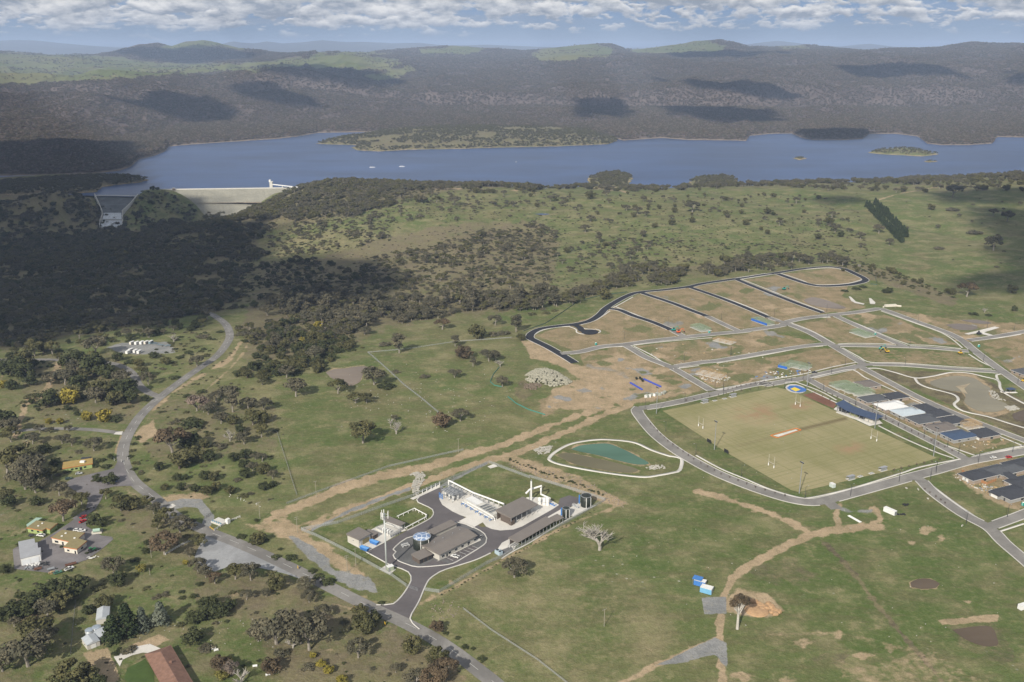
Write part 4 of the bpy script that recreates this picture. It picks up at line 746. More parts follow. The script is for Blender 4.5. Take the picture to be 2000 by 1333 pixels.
# ------------------------------------------------------------------ trees: crowns of leaf clumps on forked, tapering stems
def leaf_material(name, col, var=0.35, trans=0.0):
 m = bpy.data.materials.new(name); m.use_nodes = True; t = NT(m.node_tree); b = m.node_tree.nodes['Principled BSDF']
 b.inputs['Roughness'].default_value = 0.75; b.inputs['Specular IOR Level'].default_value = 0.15
 oi = t.n('ShaderNodeObjectInfo'); tint = t.attr('tint')
 c = t.mix(oi.outputs['Random'], tuple(q * (1 - var * 0.55) for q in col), (col[0] * (1 + var * 0.45), col[1] * (1 + var * 0.3), col[2] * (1 + var * 0.3)))
 c = t.mix(tint, t.mix(1.0, c, (0.62, 0.66, 0.62), 'MULTIPLY'), t.mix(1.0, c, (1.3, 1.25, 1.12), 'MULTIPLY'))
 t.link(c, b.inputs['Base Color']); return m
BARK = mat('pale_bark', (0.30, 0.27, 0.23), 0.9, var=0.45, scale=1.2)
BARKD = mat('dark_bark', (0.13, 0.10, 0.08), 0.9, var=0.4, scale=1.5)
LEAF = dict(mauve=leaf_material('gum_leaves_mauve', (0.165, 0.135, 0.118)), grey=leaf_material('gum_leaves_grey', (0.092, 0.088, 0.062)), olive=leaf_material('gum_leaves_olive', (0.082, 0.082, 0.038)), dark=leaf_material('bush_leaves_dark', (0.050, 0.060, 0.027)),
   red=leaf_material('gum_leaves_russet', (0.102, 0.078, 0.052)), wattle=leaf_material('wattle_blossom', (0.20, 0.175, 0.036), 0.3), pine=leaf_material('pine_needles', (0.034, 0.050, 0.022)),
   blue=leaf_material('blue_spruce_needles', (0.105, 0.125, 0.102)), heath=leaf_material('heath_leaves', (0.082, 0.084, 0.042)), gold=leaf_material('golden_cypress', (0.16, 0.15, 0.045), 0.2))
def tube(V, Fc, pts, rad, n=6):
 base = len(V); pts = [Vector(p) for p in pts]
 for i, p in enumerate(pts):
  d = (pts[min(i + 1, len(pts) - 1)] - pts[max(i - 1, 0)]).normalized()
  a = d.cross(Vector((0.3, 0.9, 0.1))).normalized(); b = d.cross(a)
  for k in range(n):
   w = 2 * math.pi * k / n; V.append(p + (a * math.cos(w) + b * math.sin(w)) * rad[i])
 for i in range(len(pts) - 1):
  for k in range(n):
   q = base + i * n; Fc.append((q + k, q + (k + 1) % n, q + n + (k + 1) % n, q + n + k))
 Fc.append(tuple(base + (len(pts) - 1) * n + k for k in range(n)))
def crown_arrays(kind, seed, nleaf):
 """centres of the leaf clumps and their leaf faces; z = 0 is the ground, sizes in metres"""
 rg = np.random.default_rng(seed); C = []
 if kind == 'gum':                              # open, spreading
  n = rg.integers(15, 20)
  for k in range(n):
   a = rg.uniform(0, 6.28); r = 4.3 * math.sqrt(rg.uniform(0.02, 1)); z = 5.2 + 3.4 * (1 - (r / 5.2) ** 2) * rg.uniform(0.55, 1.05) - rg.uniform(0, 1.5) * (r / 4.3)
   C.append((r * math.cos(a), r * math.sin(a), z, rg.uniform(1.15, 1.9)))
 elif kind == 'high':
  for k in range(15):
   a = rg.uniform(0, 6.28); r = 3.6 * math.sqrt(rg.uniform(0.02, 1)); C.append((r * math.cos(a), r * math.sin(a), 11.2 - 2.2 * (r / 3.6) ** 2 + rg.uniform(-0.9, 0.9), rg.uniform(0.9, 1.5)))
 elif kind == 'tall':
  for k in range(20):
   a = rg.uniform(0, 6.28); z = rg.uniform(3.6, 11); r = 2.9 * math.sqrt(rg.uniform(0.02, 1)) * (1 - abs(z - 7) / 8.5)
   C.append((r * math.cos(a), r * math.sin(a), z, rg.uniform(1.0, 1.7)))
 elif kind == 'round':                          # dense to the ground
  for k in range(26):
   d = rg.normal(size=3); d /= np.linalg.norm(d); q = rg.uniform(0.45, 1)
   C.append((d[0] * 3.3 * q, d[1] * 3.3 * q, 3.6 + d[2] * 2.7 * q, rg.uniform(1.0, 1.6)))
 elif kind == 'shrub':
  for k in range(14):
   a = rg.uniform(0, 6.28); r = 2.6 * math.sqrt(rg.uniform(0, 1)); C.append((r * math.cos(a), r * math.sin(a), rg.uniform(0.6, 2.2) * (1.15 - r / 4), rg.uniform(0.8, 1.3)))
 elif kind == 'cone':
  for k in range(34):
   z = 0.9 + 9.3 * (k / 34) ; r = 2.9 * (1 - z / 11) * rg.uniform(0.55, 1); a = k * 2.4; C.append((r * math.cos(a), r * math.sin(a), z, 0.55 + 1.0 * (1 - z / 11)))
 C = np.array(C); per = max(6, int(nleaf / len(C))); n = per * len(C)
 ci = np.repeat(np.arange(len(C)), per); d = rg.normal(size=(n, 3)); d /= np.linalg.norm(d, axis=1)[:, None]
 rr = C[ci, 3] * rg.uniform(0.55, 1.08, n) ** 0.6; P = C[ci, :3] + d * rr[:, None] * np.array([1, 1, 0.72])
 P[:, 2] = np.maximum(P[:, 2], 0.15)
 nrm = d + rg.normal(size=(n, 3)) * 0.42 + np.array([0, 0, 0.25]); nrm /= np.linalg.norm(nrm, axis=1)[:, None]
 t1 = np.cross(nrm, rg.normal(size=(n, 3))); t1 /= np.linalg.norm(t1, axis=1)[:, None]; t2 = np.cross(nrm, t1)
 area = (C[:, 3] ** 2).sum() * 4 * math.pi * 0.85; s = math.sqrt(area / n) * 0.88 * rg.uniform(0.6, 1.25, n)[:, None]
 V = np.concatenate([P - t1 * s * 0.9, P - t2 * s * 0.55, P + t1 * s * 0.9, P + t2 * s * 0.55], 0)
 i = np.arange(n); Fq = np.stack([i, i + n, i + 2 * n, i + 3 * n], 1)
 tint = np.tile(np.clip(rg.uniform(0.1, 0.9, len(C))[ci] + rg.normal(size=n) * 0.12, 0, 1), 4)
 return C, V, Fq, tint
def crown_mesh(name, kind, seed, nleaf, leaf):
 C, V, Fq, tint = crown_arrays(kind, seed, nleaf); m = ME(name, V, Fq, LEAF[leaf]); fattr(m, 'tint', tint); return C, m
def trunk_mesh(name, C, kind, seed, bark):
 rg = random.Random(seed); V, Fc = [], []
 top = {'high': 7.2, 'gum': 3.2, 'tall': 5.0, 'round': 2.2, 'shrub': 0.5, 'cone': 7.0}[kind]; r0 = {'high': 0.5, 'gum': 0.36, 'tall': 0.32, 'round': 0.34, 'shrub': 0.2, 'cone': 0.32}[kind]
 lean = Vector((rg.uniform(-0.5, 0.5), rg.uniform(-0.5, 0.5), 0)); f = Vector((lean.x, lean.y, top))
 tube(V, Fc, [(0, 0, -0.6), (lean.x * 0.2, lean.y * 0.2, top * 0.4), f], [r0 * 1.25, r0, r0 * 0.8], 7)
 for k in rg.sample(range(len(C)), min(len(C), 7 if kind in ('gum', 'tall', 'high') else 3)):
  c = Vector(C[k][:3]); s = Vector((lean.x * 0.6, lean.y * 0.6, top * rg.uniform(0.6, 0.98))); mid = s.lerp(c, 0.5) + Vector((rg.uniform(-0.4, 0.4), rg.uniform(-0.4, 0.4), -0.35))
  tube(V, Fc, [s, mid, c], [r0 * 0.55, r0 * 0.36, r0 * 0.14], 5)
 return ME(name, V, Fc, bark)
def bare_mesh(name, seed, bark, h=8.5, levels=4):
 rg = random.Random(seed); V, Fc = [], []
 def br(p, d, L, r, lv):
  q = p + d * L * 0.55 + Vector((rg.uniform(-1, 1), rg.uniform(-1, 1), 0)) * L * 0.08; e = q + (d + Vector((rg.uniform(-.25, .25), rg.uniform(-.25, .25), 0.05))).normalized() * L * 0.5
  tube(V, Fc, [p, q, e], [r, r * 0.8, r * 0.55], 5 if lv > 1 else 4)
  if lv == 0: return
  for k in range(4 if lv > 1 else 4):
   nd = (d + Vector((rg.uniform(-1, 1), rg.uniform(-1, 1), rg.uniform(-0.1, 0.5))) * 1.05).normalized(); br(e if k > 1 else q, nd, L * rg.uniform(0.66, 0.86), r * 0.6, lv - 1)
 br(Vector((0, 0, -0.5)), Vector((0.05, 0.05, 1)).normalized(), h * 0.34, 0.42, levels)
 return ME(name, V, Fc, bark)
PROTO = {}
def proto(key, kind, leaf, bark, nleaf, seeds):
 L = []
 for s in seeds:
  C, m = crown_mesh('crown', kind, s, nleaf, leaf); L.append((m, trunk_mesh('trunk', C, kind, s, bark)))
 PROTO[key] = L
proto('grey', 'gum', 'grey', BARK, 1500, (1, 2, 3)); proto('olive', 'gum', 'olive', BARK, 1500, (4, 5, 6)); proto('red', 'gum', 'red', BARK, 1500, (7, 8))
proto('tall', 'tall', 'grey', BARK, 1500, (9, 10)); proto('dark', 'round', 'dark', BARKD, 1500, (11, 12, 13)); proto('round', 'round', 'olive', BARKD, 1500, (14, 15))
proto('rust', 'round', 'red', BARKD, 1500, (16,)); proto('shrub', 'shrub', 'heath', BARKD, 700, (17, 18, 19)); proto('dshrub', 'shrub', 'dark', BARKD, 700, (20, 21))
proto('gshrub', 'shrub', 'grey', BARKD, 700, (22, 23)); proto('wattle', 'round', 'wattle', BARKD, 1300, (24, 25)); proto('pine', 'cone', 'pine', BARKD, 1500, (26, 27)); proto('spruce', 'cone', 'blue', BARKD, 1500, (28,)); proto('mauve', 'gum', 'mauve', BARK, 1500, (51, 52)); proto('high', 'high', 'red', mat('white_bark', (0.5, 0.47, 0.42), 0.9, var=0.3, scale=1.0), 1500, (33,)); proto('gold', 'round', 'gold', BARKD, 1400, (31,))
BAREM = [bare_mesh('branches', 41, mat('dead_wood', (0.40, 0.37, 0.33), 0.9, var=0.4, scale=1.0)), bare_mesh('branches', 43, MATS['dead_wood'], 8, 3)]
SIZE = {'gum': 10.5, 'tall': 6.5, 'round': 8.2, 'shrub': 6.4, 'cone': 6.0}     # crown width of a prototype in metres
KSZ = dict(mauve=10.5, high=9.6, grey=10.5, olive=10.5, red=10.5, tall=7.2, dark=8.4, round=8.4, rust=8.4, shrub=6.6, dshrub=6.6, gshrub=6.6, wattle=8.4, pine=6.4, spruce=6.4, gold=8.4, bare=6.8)

# ------------------------------------------------------------------ woods that read as one mass
def gn_scatter(name, pts, scale, rot, sel, sources, mats=None, label=None):
 """one object of many crowns: points carrying size, turn and choice, drawn by geometry nodes"""
 m = bpy.data.meshes.new(name); m.vertices.add(len(pts)); m.vertices.foreach_set('co', np.asarray(pts, np.float32).ravel())
 a = m.attributes.new('size', 'FLOAT_VECTOR', 'POINT'); a.data.foreach_set('vector', np.asarray(scale, np.float32).ravel())
 a = m.attributes.new('turn', 'FLOAT_VECTOR', 'POINT'); a.data.foreach_set('vector', np.asarray(rot, np.float32).ravel())
 a = m.attributes.new('pick', 'INT', 'POINT'); a.data.foreach_set('value', np.asarray(sel, np.int32))
 o = OB(name, m, kind='stuff', label=label)
 ng = bpy.data.node_groups.new(name, 'GeometryNodeTree'); ng.interface.new_socket('Geometry', in_out='INPUT', socket_type='NodeSocketGeometry'); ng.interface.new_socket('Geometry', in_out='OUTPUT', socket_type='NodeSocketGeometry')
 N = ng.nodes.new; gi = N('NodeGroupInput'); go = N('NodeGroupOutput'); ip = N('GeometryNodeInstanceOnPoints'); jn = N('GeometryNodeJoinGeometry')
 def na(nm, ty):
  q = N('GeometryNodeInputNamedAttribute'); q.data_type = ty; q.inputs[0].default_value = nm; return [s for s in q.outputs if s.enabled and s.name == 'Attribute'][0]
 ip.inputs['Pick Instance'].default_value = True
 L = ng.links.new
 for src in reversed(sources):
  jj = N('GeometryNodeJoinGeometry'); g2 = N('GeometryNodeGeometryToInstance')
  for ob in src:
   q = N('GeometryNodeObjectInfo'); q.inputs['Object'].default_value = ob; q.transform_space = 'ORIGINAL'; L(q.outputs['Geometry'], jj.inputs[0])
  L(jj.outputs[0], g2.inputs[0]); L(g2.outputs[0], jn.inputs[0])
 L(gi.outputs[0], ip.inputs['Points']); L(jn.outputs[0], ip.inputs['Instance'])
 L(na('size', 'FLOAT_VECTOR'), ip.inputs['Scale']); L(na('turn', 'FLOAT_VECTOR'), ip.inputs['Rotation']); L(na('pick', 'INT'), ip.inputs['Instance Index'])
 L(ip.outputs[0], go.inputs[0])
 md = o.modifiers.new('scatter', 'NODES'); md.node_group = ng; return o
# ------------------------------------------------------------------ every tree and shrub one can tell apart: foot of the stem, crown width in photograph pixels, sort
TREES = """578 775 42 grey|660 769 34 olive|695 788 28 olive|716 788 24 olive|731 752 44 grey|752 757 40 dshrub|780 690 27 tall|752 675 24 gshrub|864 644 30 red|889 677 17 tall|904 700 36 rust|830 737 20 gshrub|773 728 17 gshrub|709 866 52 olive|763 832 16 bare|774 848 22 bare|772 822 14 grey|864 834 38 rust|899 823 32 grey|888 738 24 grey
955 706 34 grey|968 705 20 grey|924 716 15 tall|977 717 14 bare|981 756 25 grey|931 661 38 round|967 636 25 grey|1008 649 22 tall|1018 665 20 round|1180 584 30 round|963 655 25 gshrub|984 653 25 gshrub|1040 615 18 shrub|1065 613 18 shrub|1083 608 14 shrub
512 752 26 olive|560 738 30 grey|614 704 36 grey|621 643 22 wattle|591 667 12 wattle|522 617 26 grey|551 615 14 grey|526 600 14 grey|506 706 12 dshrub
445 768 40 gshrub|394 767 20 dshrub|366 775 18 dshrub|385 803 38 mauve|403 800 24 mauve|398 806 20 mauve|454 1319 32 mauve|422 786 25 grey|407 810 28 grey|455 805 28 tall|485 800 30 grey|515 803 30 grey|432 828 28 grey|456 830 24 round|494 830 38 olive|518 826 28 round|374 832 50 dshrub|337 886 60 red|370 876 40 dark|398 876 22 round|449 862 22 bare|428 874 28 gshrub|477 868 28 grey|511 854 30 olive|471 845 20 dark|348 841 16 dshrub|411 850 18 shrub|351 916 40 round|381 901 40 round|409 900 28 dark|312 919 19 dark|456 900 22 dark|479 896 25 dark|499 898 18 grey|512 902 20 grey|477 914 22 dark|494 920 22 grey|516 926 28 round|481 933 25 dark|464 939 16 gshrub|402 937 22 dark|419 939 22 round|424 957 20 round|347 939 18 dark|363 937 13 dark|533 936 20 grey|516 957 22 dark|533 951 16 dark|322 958 16 round|353 958 19 dark|370 957 14 grey|381 961 20 dark|404 967 25 round|449 965 22 round|477 970 20 shrub|491 965 14 gshrub
270 855 14 dshrub|262 868 14 dshrub|285 868 12 dshrub|258 881 13 shrub|255 893 13 dshrub|265 905 14 shrub|262 918 14 dshrub|276 926 13 shrub|286 939 14 dshrub
207 975 24 olive|237 998 40 olive|258 996 35 round|288 992 26 olive|300 1004 25 grey|325 1023 34 olive|352 1040 40 grey|375 1034 26 grey|124 1018 48 red|160 986 28 olive|183 1026 26 dark|200 1028 22 dark|322 1083 56 red|390 1068 32 olive|370 1088 22 grey|288 1065 14 dark|285 1081 16 dark|264 1095 20 dshrub|276 1117 20 gold|362 1103 12 wattle|222 1122 40 grey|228 1144 36 dark|192 1150 24 shrub|387 1118 32 grey|402 1129 26 grey|420 1140 28 red|390 1143 16 dshrub|460 1132 38 olive|490 1134 38 grey|531 1120 18 shrub|543 1150 38 round|520 1166 18 grey|482 1172 22 grey|10 1120 22 dark
144 1165 50 dark|100 1172 50 dark|118 1192 45 round|93 1205 40 grey|72 1190 45 dark|52 1202 40 dark|25 1208 40 dark|28 1224 22 grey|62 1226 28 red|6 1215 36 dark|72 1264 60 olive|93 1252 40 grey|55 1302 70 grey|5 1312 40 grey|140 1346 60 olive|168 1338 46 round|192 1346 38 dark|175 1200 22 dark|207 1186 34 round|226 1206 20 dshrub|222 1256 36 pine|250 1242 44 pine|280 1232 28 spruce|315 1221 32 spruce|228 1278 20 dshrub|252 1271 26 gshrub|378 1258 40 dark|354 1222 18 shrub|381 1216 34 dark|405 1209 36 dark|432 1204 36 dark|450 1188 26 dark|398 1191 30 dark|420 1186 30 dark|378 1166 18 dshrub|356 1157 14 dshrub|356 1169 14 dshrub|325 1162 18 gshrub|306 1167 18 gshrub|288 1151 16 shrub|453 1158 14 shrub|470 1156 14 shrub|444 1215 12 dshrub|432 1306 34 rust|447 1301 20 gold|434 1326 24 gold|472 1336 34 bare|528 1313 38 rust|506 1292 12 dshrub|402 1269 28 gshrub|540 1258 78 grey|505 1253 36 grey|587 1258 58 grey|553 1276 30 gshrub
604 1270 70 grey|628 1209 34 grey|596 1157 36 grey|604 1177 30 grey|640 1140 30 dshrub|622 1128 22 dshrub|612 1117 20 dshrub|715 1234 50 round|703 1201 30 round|700 1285 42 grey|730 1216 30 dark|808 1275 42 round|855 1233 28 rust|872 1238 14 dshrub|894 1247 14 dshrub|908 1265 16 dshrub|925 1268 12 dshrub|943 1289 22 dshrub|746 1179 15 dshrub|773 1314 22 grey|729 1307 12 gshrub|672 1217 16 gshrub|611 1285 15 wattle|627 1303 20 wattle|643 1315 22 wattle|668 1337 26 wattle|602 1305 24 gshrub|855 1301 40 olive|870 1330 56 red|846 1340 48 red|812 1342 40 grey|572 1266 26 bare|1005 1128 48 grey|1171 1075 52 bare|1440 1229 41 high|470 1050 22 dshrub|497 1058 26 dshrub|518 1056 18 dshrub|505 1062 30 round|540 1090 20 dshrub|567 1092 26 dshrub|548 1074 12 dshrub|500 1020 9 dark
22 703 18 dark|68 696 36 olive|86 690 24 round|103 692 26 olive|188 694 40 grey|231 705 22 dark|255 709 24 dshrub|272 717 22 round|278 738 26 olive|290 752 26 grey|115 705 18 olive|144 718 44 dark|180 712 30 round|148 728 30 grey|187 735 50 dark|213 740 32 dark|240 750 34 grey|160 745 30 round|99 752 26 grey|127 752 36 grey|156 763 40 dark|198 778 48 round|240 773 48 dark|225 792 36 round|187 787 34 grey|255 788 30 dark|142 780 34 round|105 777 14 wattle|9 757 20 wattle|24 762 24 dark|60 753 24 dark|52 742 36 dark|30 735 48 dark|10 727 30 dark|45 722 40 round|62 720 24 dark|97 716 16 dshrub|46 787 14 shrub|66 778 30 shrub|95 795 40 dark|135 790 36 wattle|170 822 22 wattle|205 823 30 wattle|225 822 26 dshrub|95 829 14 wattle|118 828 14 wattle
8 834 44 dark|20 846 36 grey|22 864 30 olive|78 846 18 grey|97 846 14 grey|134 843 14 grey|64 868 26 grey|89 885 24 dark|122 867 24 grey|140 871 18 grey|184 881 32 grey|110 910 20 dark|217 897 14 dark|197 901 18 dshrub|208 913 20 dshrub|187 912 14 dshrub|42 908 50 olive|15 926 50 olive|60 931 54 grey|84 941 30 olive|102 936 28 olive|50 956 50 grey|70 963 40 grey|116 968 30 grey|139 977 20 grey|72 987 24 dark|192 943 20 dark|217 946 28 dark|20 989 26 dark|8 966 28 shrub|340 668 16 bare|310 640 16 grey|300 700 18 dark|325 712 20 round|352 700 18 dshrub|368 690 18 dshrub|385 716 26 grey|340 740 22 dshrub|405 625 22 tall|430 650 16 dshrub|395 660 22 gshrub|470 655 20 gshrub|480 668 16 dshrub
825 398 20 grey|853 396 16 olive|888 401 24 grey|911 401 13 gshrub|879 415 10 grey|820 424 18 gshrub|984 382 12 grey|1002 405 16 grey|961 398 18 gshrub|1075 394 16 grey|1100 394 12 grey|1154 389 22 round|1184 384 16 grey|1189 398 12 grey|1257 394 13 grey|1268 400 12 grey|1224 412 15 grey|1245 419 20 grey|1262 424 14 grey|1154 434 18 grey|1143 454 18 grey|1185 430 13 gshrub|1313 440 16 round|1170 475 14 tall|1182 482 12 round|1107 494 14 round|1231 508 20 grey|1245 492 16 grey|1224 538 22 grey|1352 415 26 grey|1352 435 12 round|1419 421 14 round|1394 408 14 gshrub|1457 440 15 round|1498 419 15 round|1510 421 9 dark|1555 398 14 grey|1510 386 12 round|1625 426 16 grey|1618 440 20 round|1631 454 22 grey|1641 463 14 dark|1659 450 14 gshrub|1597 468 14 round|1716 456 20 grey|1737 480 15 grey|1680 468 17 grey|1683 485 14 grey|1832 447 9 grey|1818 410 15 round|1860 386 30 grey|1860 412 22 gshrub|1940 422 16 grey|1967 433 22 grey|1940 490 30 grey|1904 457 24 gshrub|1834 487 18 gshrub|1547 513 24 grey|1580 517 22 grey|1561 512 18 grey|1603 506 16 grey|1625 510 18 grey|1646 519 22 grey|1489 524 24 grey|1463 522 18 grey|1447 524 26 grey|1678 524 8 bare|1415 524 28 olive|1384 534 26 grey|1401 541 20 round|1888 580 32 red|1860 576 16 round|1975 573 20 round|1981 608 12 dark|1923 611 8 bare|1737 573 14 dark|1727 573 11 dark|1650 570 15 dshrub|1671 566 18 dshrub|1685 562 16 dshrub|1902 615 20 dshrub|1930 617 14 dshrub"""
KIND = dict(mauve=('gum_tree', 'tree', 'mauve-grey gum tree'), high=('gum_tree', 'tree', 'tall white-trunked gum tree with russet crown'), grey=('gum_tree', 'tree', 'grey-green gum tree'), olive=('gum_tree', 'tree', 'olive gum tree'), red=('gum_tree', 'tree', 'russet-tinged gum tree'), tall=('gum_tree', 'tree', 'slender upright gum tree'), dark=('bushy_tree', 'tree', 'dark green bushy tree'),
   round=('bushy_tree', 'tree', 'rounded olive-brown tree'), rust=('bushy_tree', 'tree', 'dense russet-brown tree'), shrub=('shrub', 'shrub', 'low olive shrub'), dshrub=('shrub', 'shrub', 'low dark green shrub'), gshrub=('shrub', 'shrub', 'low greyish shrub'),
   wattle=('wattle_tree', 'tree', 'yellow flowering wattle'), pine=('pine_tree', 'tree', 'dark conical pine'), spruce=('spruce_tree', 'tree', 'blue-grey spruce'), gold=('golden_shrub', 'shrub', 'yellow-green garden shrub'), bare=('bare_tree', 'tree', 'leafless pale grey tree'))
ALLTREES = []; SRC = {}
rt = random.Random(5)
def plant(kind, X, Y, Z, width, vscale=1.0):
 """one tree: an Empty at the foot of the stem with trunk and crown"""
 nm, cat, desc = KIND[kind]; r = bpy.data.objects.new(nm, None); COL.objects.link(r)
 s = width / KSZ[kind]; r.location = (X, Y, Z); r.rotation_euler = (0, 0, rt.uniform(0, 6.28)); r.scale = (s, s, s * vscale * rt.uniform(0.85, 1.05)); r.empty_display_size = 0.5
 r['category'] = cat
 if kind == 'bare':
  k = rt.randrange(2); a = bpy.data.objects.new('branches', BAREM[k]); a.parent = r; COL.objects.link(a)
 else:
  k = rt.randrange(len(PROTO[kind])); cm, tm = PROTO[kind][k]
  c = bpy.data.objects.new('crown', cm); c.parent = r; COL.objects.link(c); q = bpy.data.objects.new('trunk', tm); q.parent = r; COL.objects.link(q)
  SRC.setdefault(kind, {}).setdefault(k, (c, q))
 ALLTREES.append((r, kind, X, Y, width, desc)); return r
def plant_listed():
 for it in TREES.replace('\n', '|').split('|'):
  u, v, w, k = it.split(); u, v, w = float(u), float(v), float(w)
  X, Y, Z = [float(q) for q in G(u, v)]
  d = math.sqrt(X * X + Y * Y + (CAMH - Z) ** 2)
  plant(k, X, Y, Z, w * d / F * 1.12, 1.25 if k == 'high' else (0.62 if 'shrub' in k else 0.9))
 # the windbreak: two rows of pines down the paddock slope
 for a, b, n in (((1693, 405), (1760, 474), 20), ((1710, 402), (1770, 464), 20)):
  for i in range(n):
   f = i / (n - 1); X, Y, Z = [float(q) for q in G(a[0] + (b[0] - a[0]) * f + rt.uniform(-1, 1), a[1] + (b[1] - a[1]) * f)]
   r = plant('pine', X, Y, Z, rt.uniform(8.5, 11), 0.95); r['group'] = 'pines of the windbreak'; r['label'] = 'dark pine in the double-row windbreak on the green hillside'
plant_listed()

# the rest of the woods: one object, many crowns
WOODS = [  # polygon, spacing in metres, kinds with weights, crown width range
 ([(-700, 320), (130, 372), (190, 400), (250, 452), (330, 440), (420, 428), (520, 438), (500, 500), (450, 560), (470, 598), (420, 608), (300, 630), (200, 650), (60, 672), (-700, 700)], 8.6, 'grey grey olive dark gshrub round', (7, 12)),
 ([(590, 366), (690, 348), (900, 344), (1160, 350), (1160, 361), (1000, 366), (870, 378), (780, 393), (700, 418), (610, 436), (540, 432), (430, 420), (520, 398)], 9.5, 'grey grey olive round', (8, 13)),
 ([(250, 455), (390, 424), (480, 405), (590, 374), (610, 392), (500, 425), (420, 440), (300, 460)], 8.5, 'grey olive round', (7, 11)),
 ([(520, 590), (640, 580), (760, 590), (880, 575), (1000, 570), (1080, 560), (1090, 590), (1020, 605), (940, 612), (880, 612), (780, 635), (700, 660), (640, 640), (560, 620)], 7.8, 'grey grey olive gshrub tall', (7, 12)),
 ([(480, 440), (700, 400), (1000, 420), (1300, 430), (1700, 420), (1700, 512), (1300, 532), (1050, 602), (700, 600), (480, 600)], 13, 'gshrub gshrub shrub shrub dshrub', (2, 5)), ([(700, 372), (1280, 376), (1680, 380), (1690, 470), (1000, 440), (700, 420)], 24, 'gshrub shrub gshrub', (2, 5)),
 ([(245, 850), (262, 845), (275, 890), (300, 950), (330, 985), (318, 990), (270, 950), (250, 905)], 5, 'dshrub shrub gshrub', (2, 4)), ([(330, 775), (360, 750), (470, 660), (480, 668), (370, 765), (340, 790)], 9, 'dshrub shrub gshrub', (2, 4)), ([(420, 1050), (470, 1040), (600, 1100), (640, 1130), (600, 1120), (480, 1070)], 9, 'dshrub shrub', (2, 4)),
 ([(440, 520), (600, 508), (720, 522), (760, 548), (700, 585), (560, 580), (440, 605)], 10, 'grey gshrub dark shrub', (4, 10)),
 ([(640, 560), (720, 520), (800, 490), (900, 460), (1000, 440), (1060, 435), (1090, 470), (1080, 520), (1060, 555), (900, 570), (740, 585)], 9.2, 'grey gshrub gshrub shrub olive dshrub', (4, 10)),
 ([(560, 440), (700, 420), (770, 425), (770, 460), (640, 500), (560, 520), (520, 470)], 9.5, 'grey gshrub shrub dshrub', (4, 10)),
 ([(480, 690), (600, 655), (700, 662), (705, 688), (640, 712), (655, 738), (600, 742), (545, 752), (480, 745)], 7.5, 'dark dshrub shrub round', (6, 10)),
 ([(455, 650), (520, 622), (600, 625), (690, 655), (600, 660), (500, 690)], 8.5, 'grey olive shrub dark', (6, 10)),
 ([(1090, 575), (1180, 545), (1300, 520), (1340, 528), (1290, 548), (1180, 572), (1100, 600)], 8.5, 'grey olive', (8, 12)),
 ([(1340, 526), (1480, 500), (1640, 500), (1660, 512), (1480, 526), (1360, 540)], 14, 'grey grey olive', (8, 12)),
 ([(1280, 366), (1400, 350), (1500, 352), (1560, 346), (1650, 336), (1750, 330), (2150, 326), (2150, 345), (1950, 352), (1800, 356), (1640, 358), (1560, 368), (1420, 372)], 15, 'grey grey round', (8, 13)),
 ([(1560, 366), (1800, 356), (2150, 345), (2150, 372), (1850, 376), (1700, 376)], 26, 'grey round', (9, 14)),
 ([(1620, 508), (1680, 512), (1740, 530), (1800, 550), (1880, 588), (1850, 592), (1760, 556), (1680, 532), (1630, 525)], 8.5, 'dshrub shrub gshrub round', (4, 8)),
 ([(1300, 470), (1420, 480), (1560, 470), (1660, 480), (1640, 505), (1480, 498), (1340, 500)], 13, 'shrub dshrub gshrub', (3, 8)),
 ([(1120, 470), (1320, 460), (1340, 500), (1280, 520), (1100, 540)], 11, 'shrub dshrub gshrub grey', (3, 9)),
 ([(1000, 372), (1280, 378), (1600, 375), (1680, 470), (1300, 460), (1060, 430)], 34, 'gshrub grey round', (4, 10)),
 ([(1750, 385), (2100, 385), (2100, 560), (1900, 560), (1780, 480)], 60, 'gshrub shrub grey', (4, 9)),
 ([(700, 385), (1000, 378), (1060, 425), (760, 440), (640, 450)], 17, 'gshrub grey', (4, 9)),
 ([(262, 378), (312, 372), (360, 388), (395, 420), (340, 446), (256, 446), (252, 398)], 8, 'grey dark dshrub gshrub', (5, 10)), ([(1150, 350), (1285, 360), (1290, 374), (1160, 366)], 10, 'grey grey round', (8, 12)),
 ([(60, 700), (150, 705), (240, 740), (290, 780), (250, 800), (90, 815), (40, 800), (90, 750)], 10.5, 'dshrub shrub dark', (4, 7)),
 ([(320, 790), (420, 775), (520, 800), (535, 850), (440, 880), (310, 890)], 11, 'dshrub shrub gshrub', (3, 6)),
 ([(0, 700), (290, 800), (255, 900), (330, 1000), (640, 1140), (940, 1340), (0, 1340)], 15, 'dshrub gshrub shrub dshrub', (1.5, 4)), ([(290, 780), (420, 730), (550, 780), (550, 970), (340, 985), (270, 900)], 12, 'dshrub gshrub shrub', (1.5, 4)),
 ([(0, 850), (110, 860), (160, 880), (100, 990), (0, 1010)], 15, 'dshrub gshrub shrub', (3, 6)),
 ([(220, 985), (300, 1000), (390, 1045), (330, 1075), (270, 1060), (230, 1010)], 11, 'dshrub gshrub olive', (3, 7)),
 ([(330, 650), (400, 640), (440, 670), (400, 700), (340, 740), (310, 720)], 9, 'dshrub shrub gshrub', (3, 7)),
 ([(0, 1150), (160, 1140), (140, 1200), (60, 1240), (0, 1240)], 10, 'dark dshrub shrub', (4, 8)),
 ([(580, 1130), (720, 1200), (820, 1270), (700, 1300), (580, 1240)], 16, 'dshrub gshrub', (2, 4)),
 ([(0, 665), (180, 655), (300, 632), (400, 622), (420, 640), (330, 655), (200, 690), (0, 700)], 13, 'grey dark dshrub olive', (6, 11)),
]
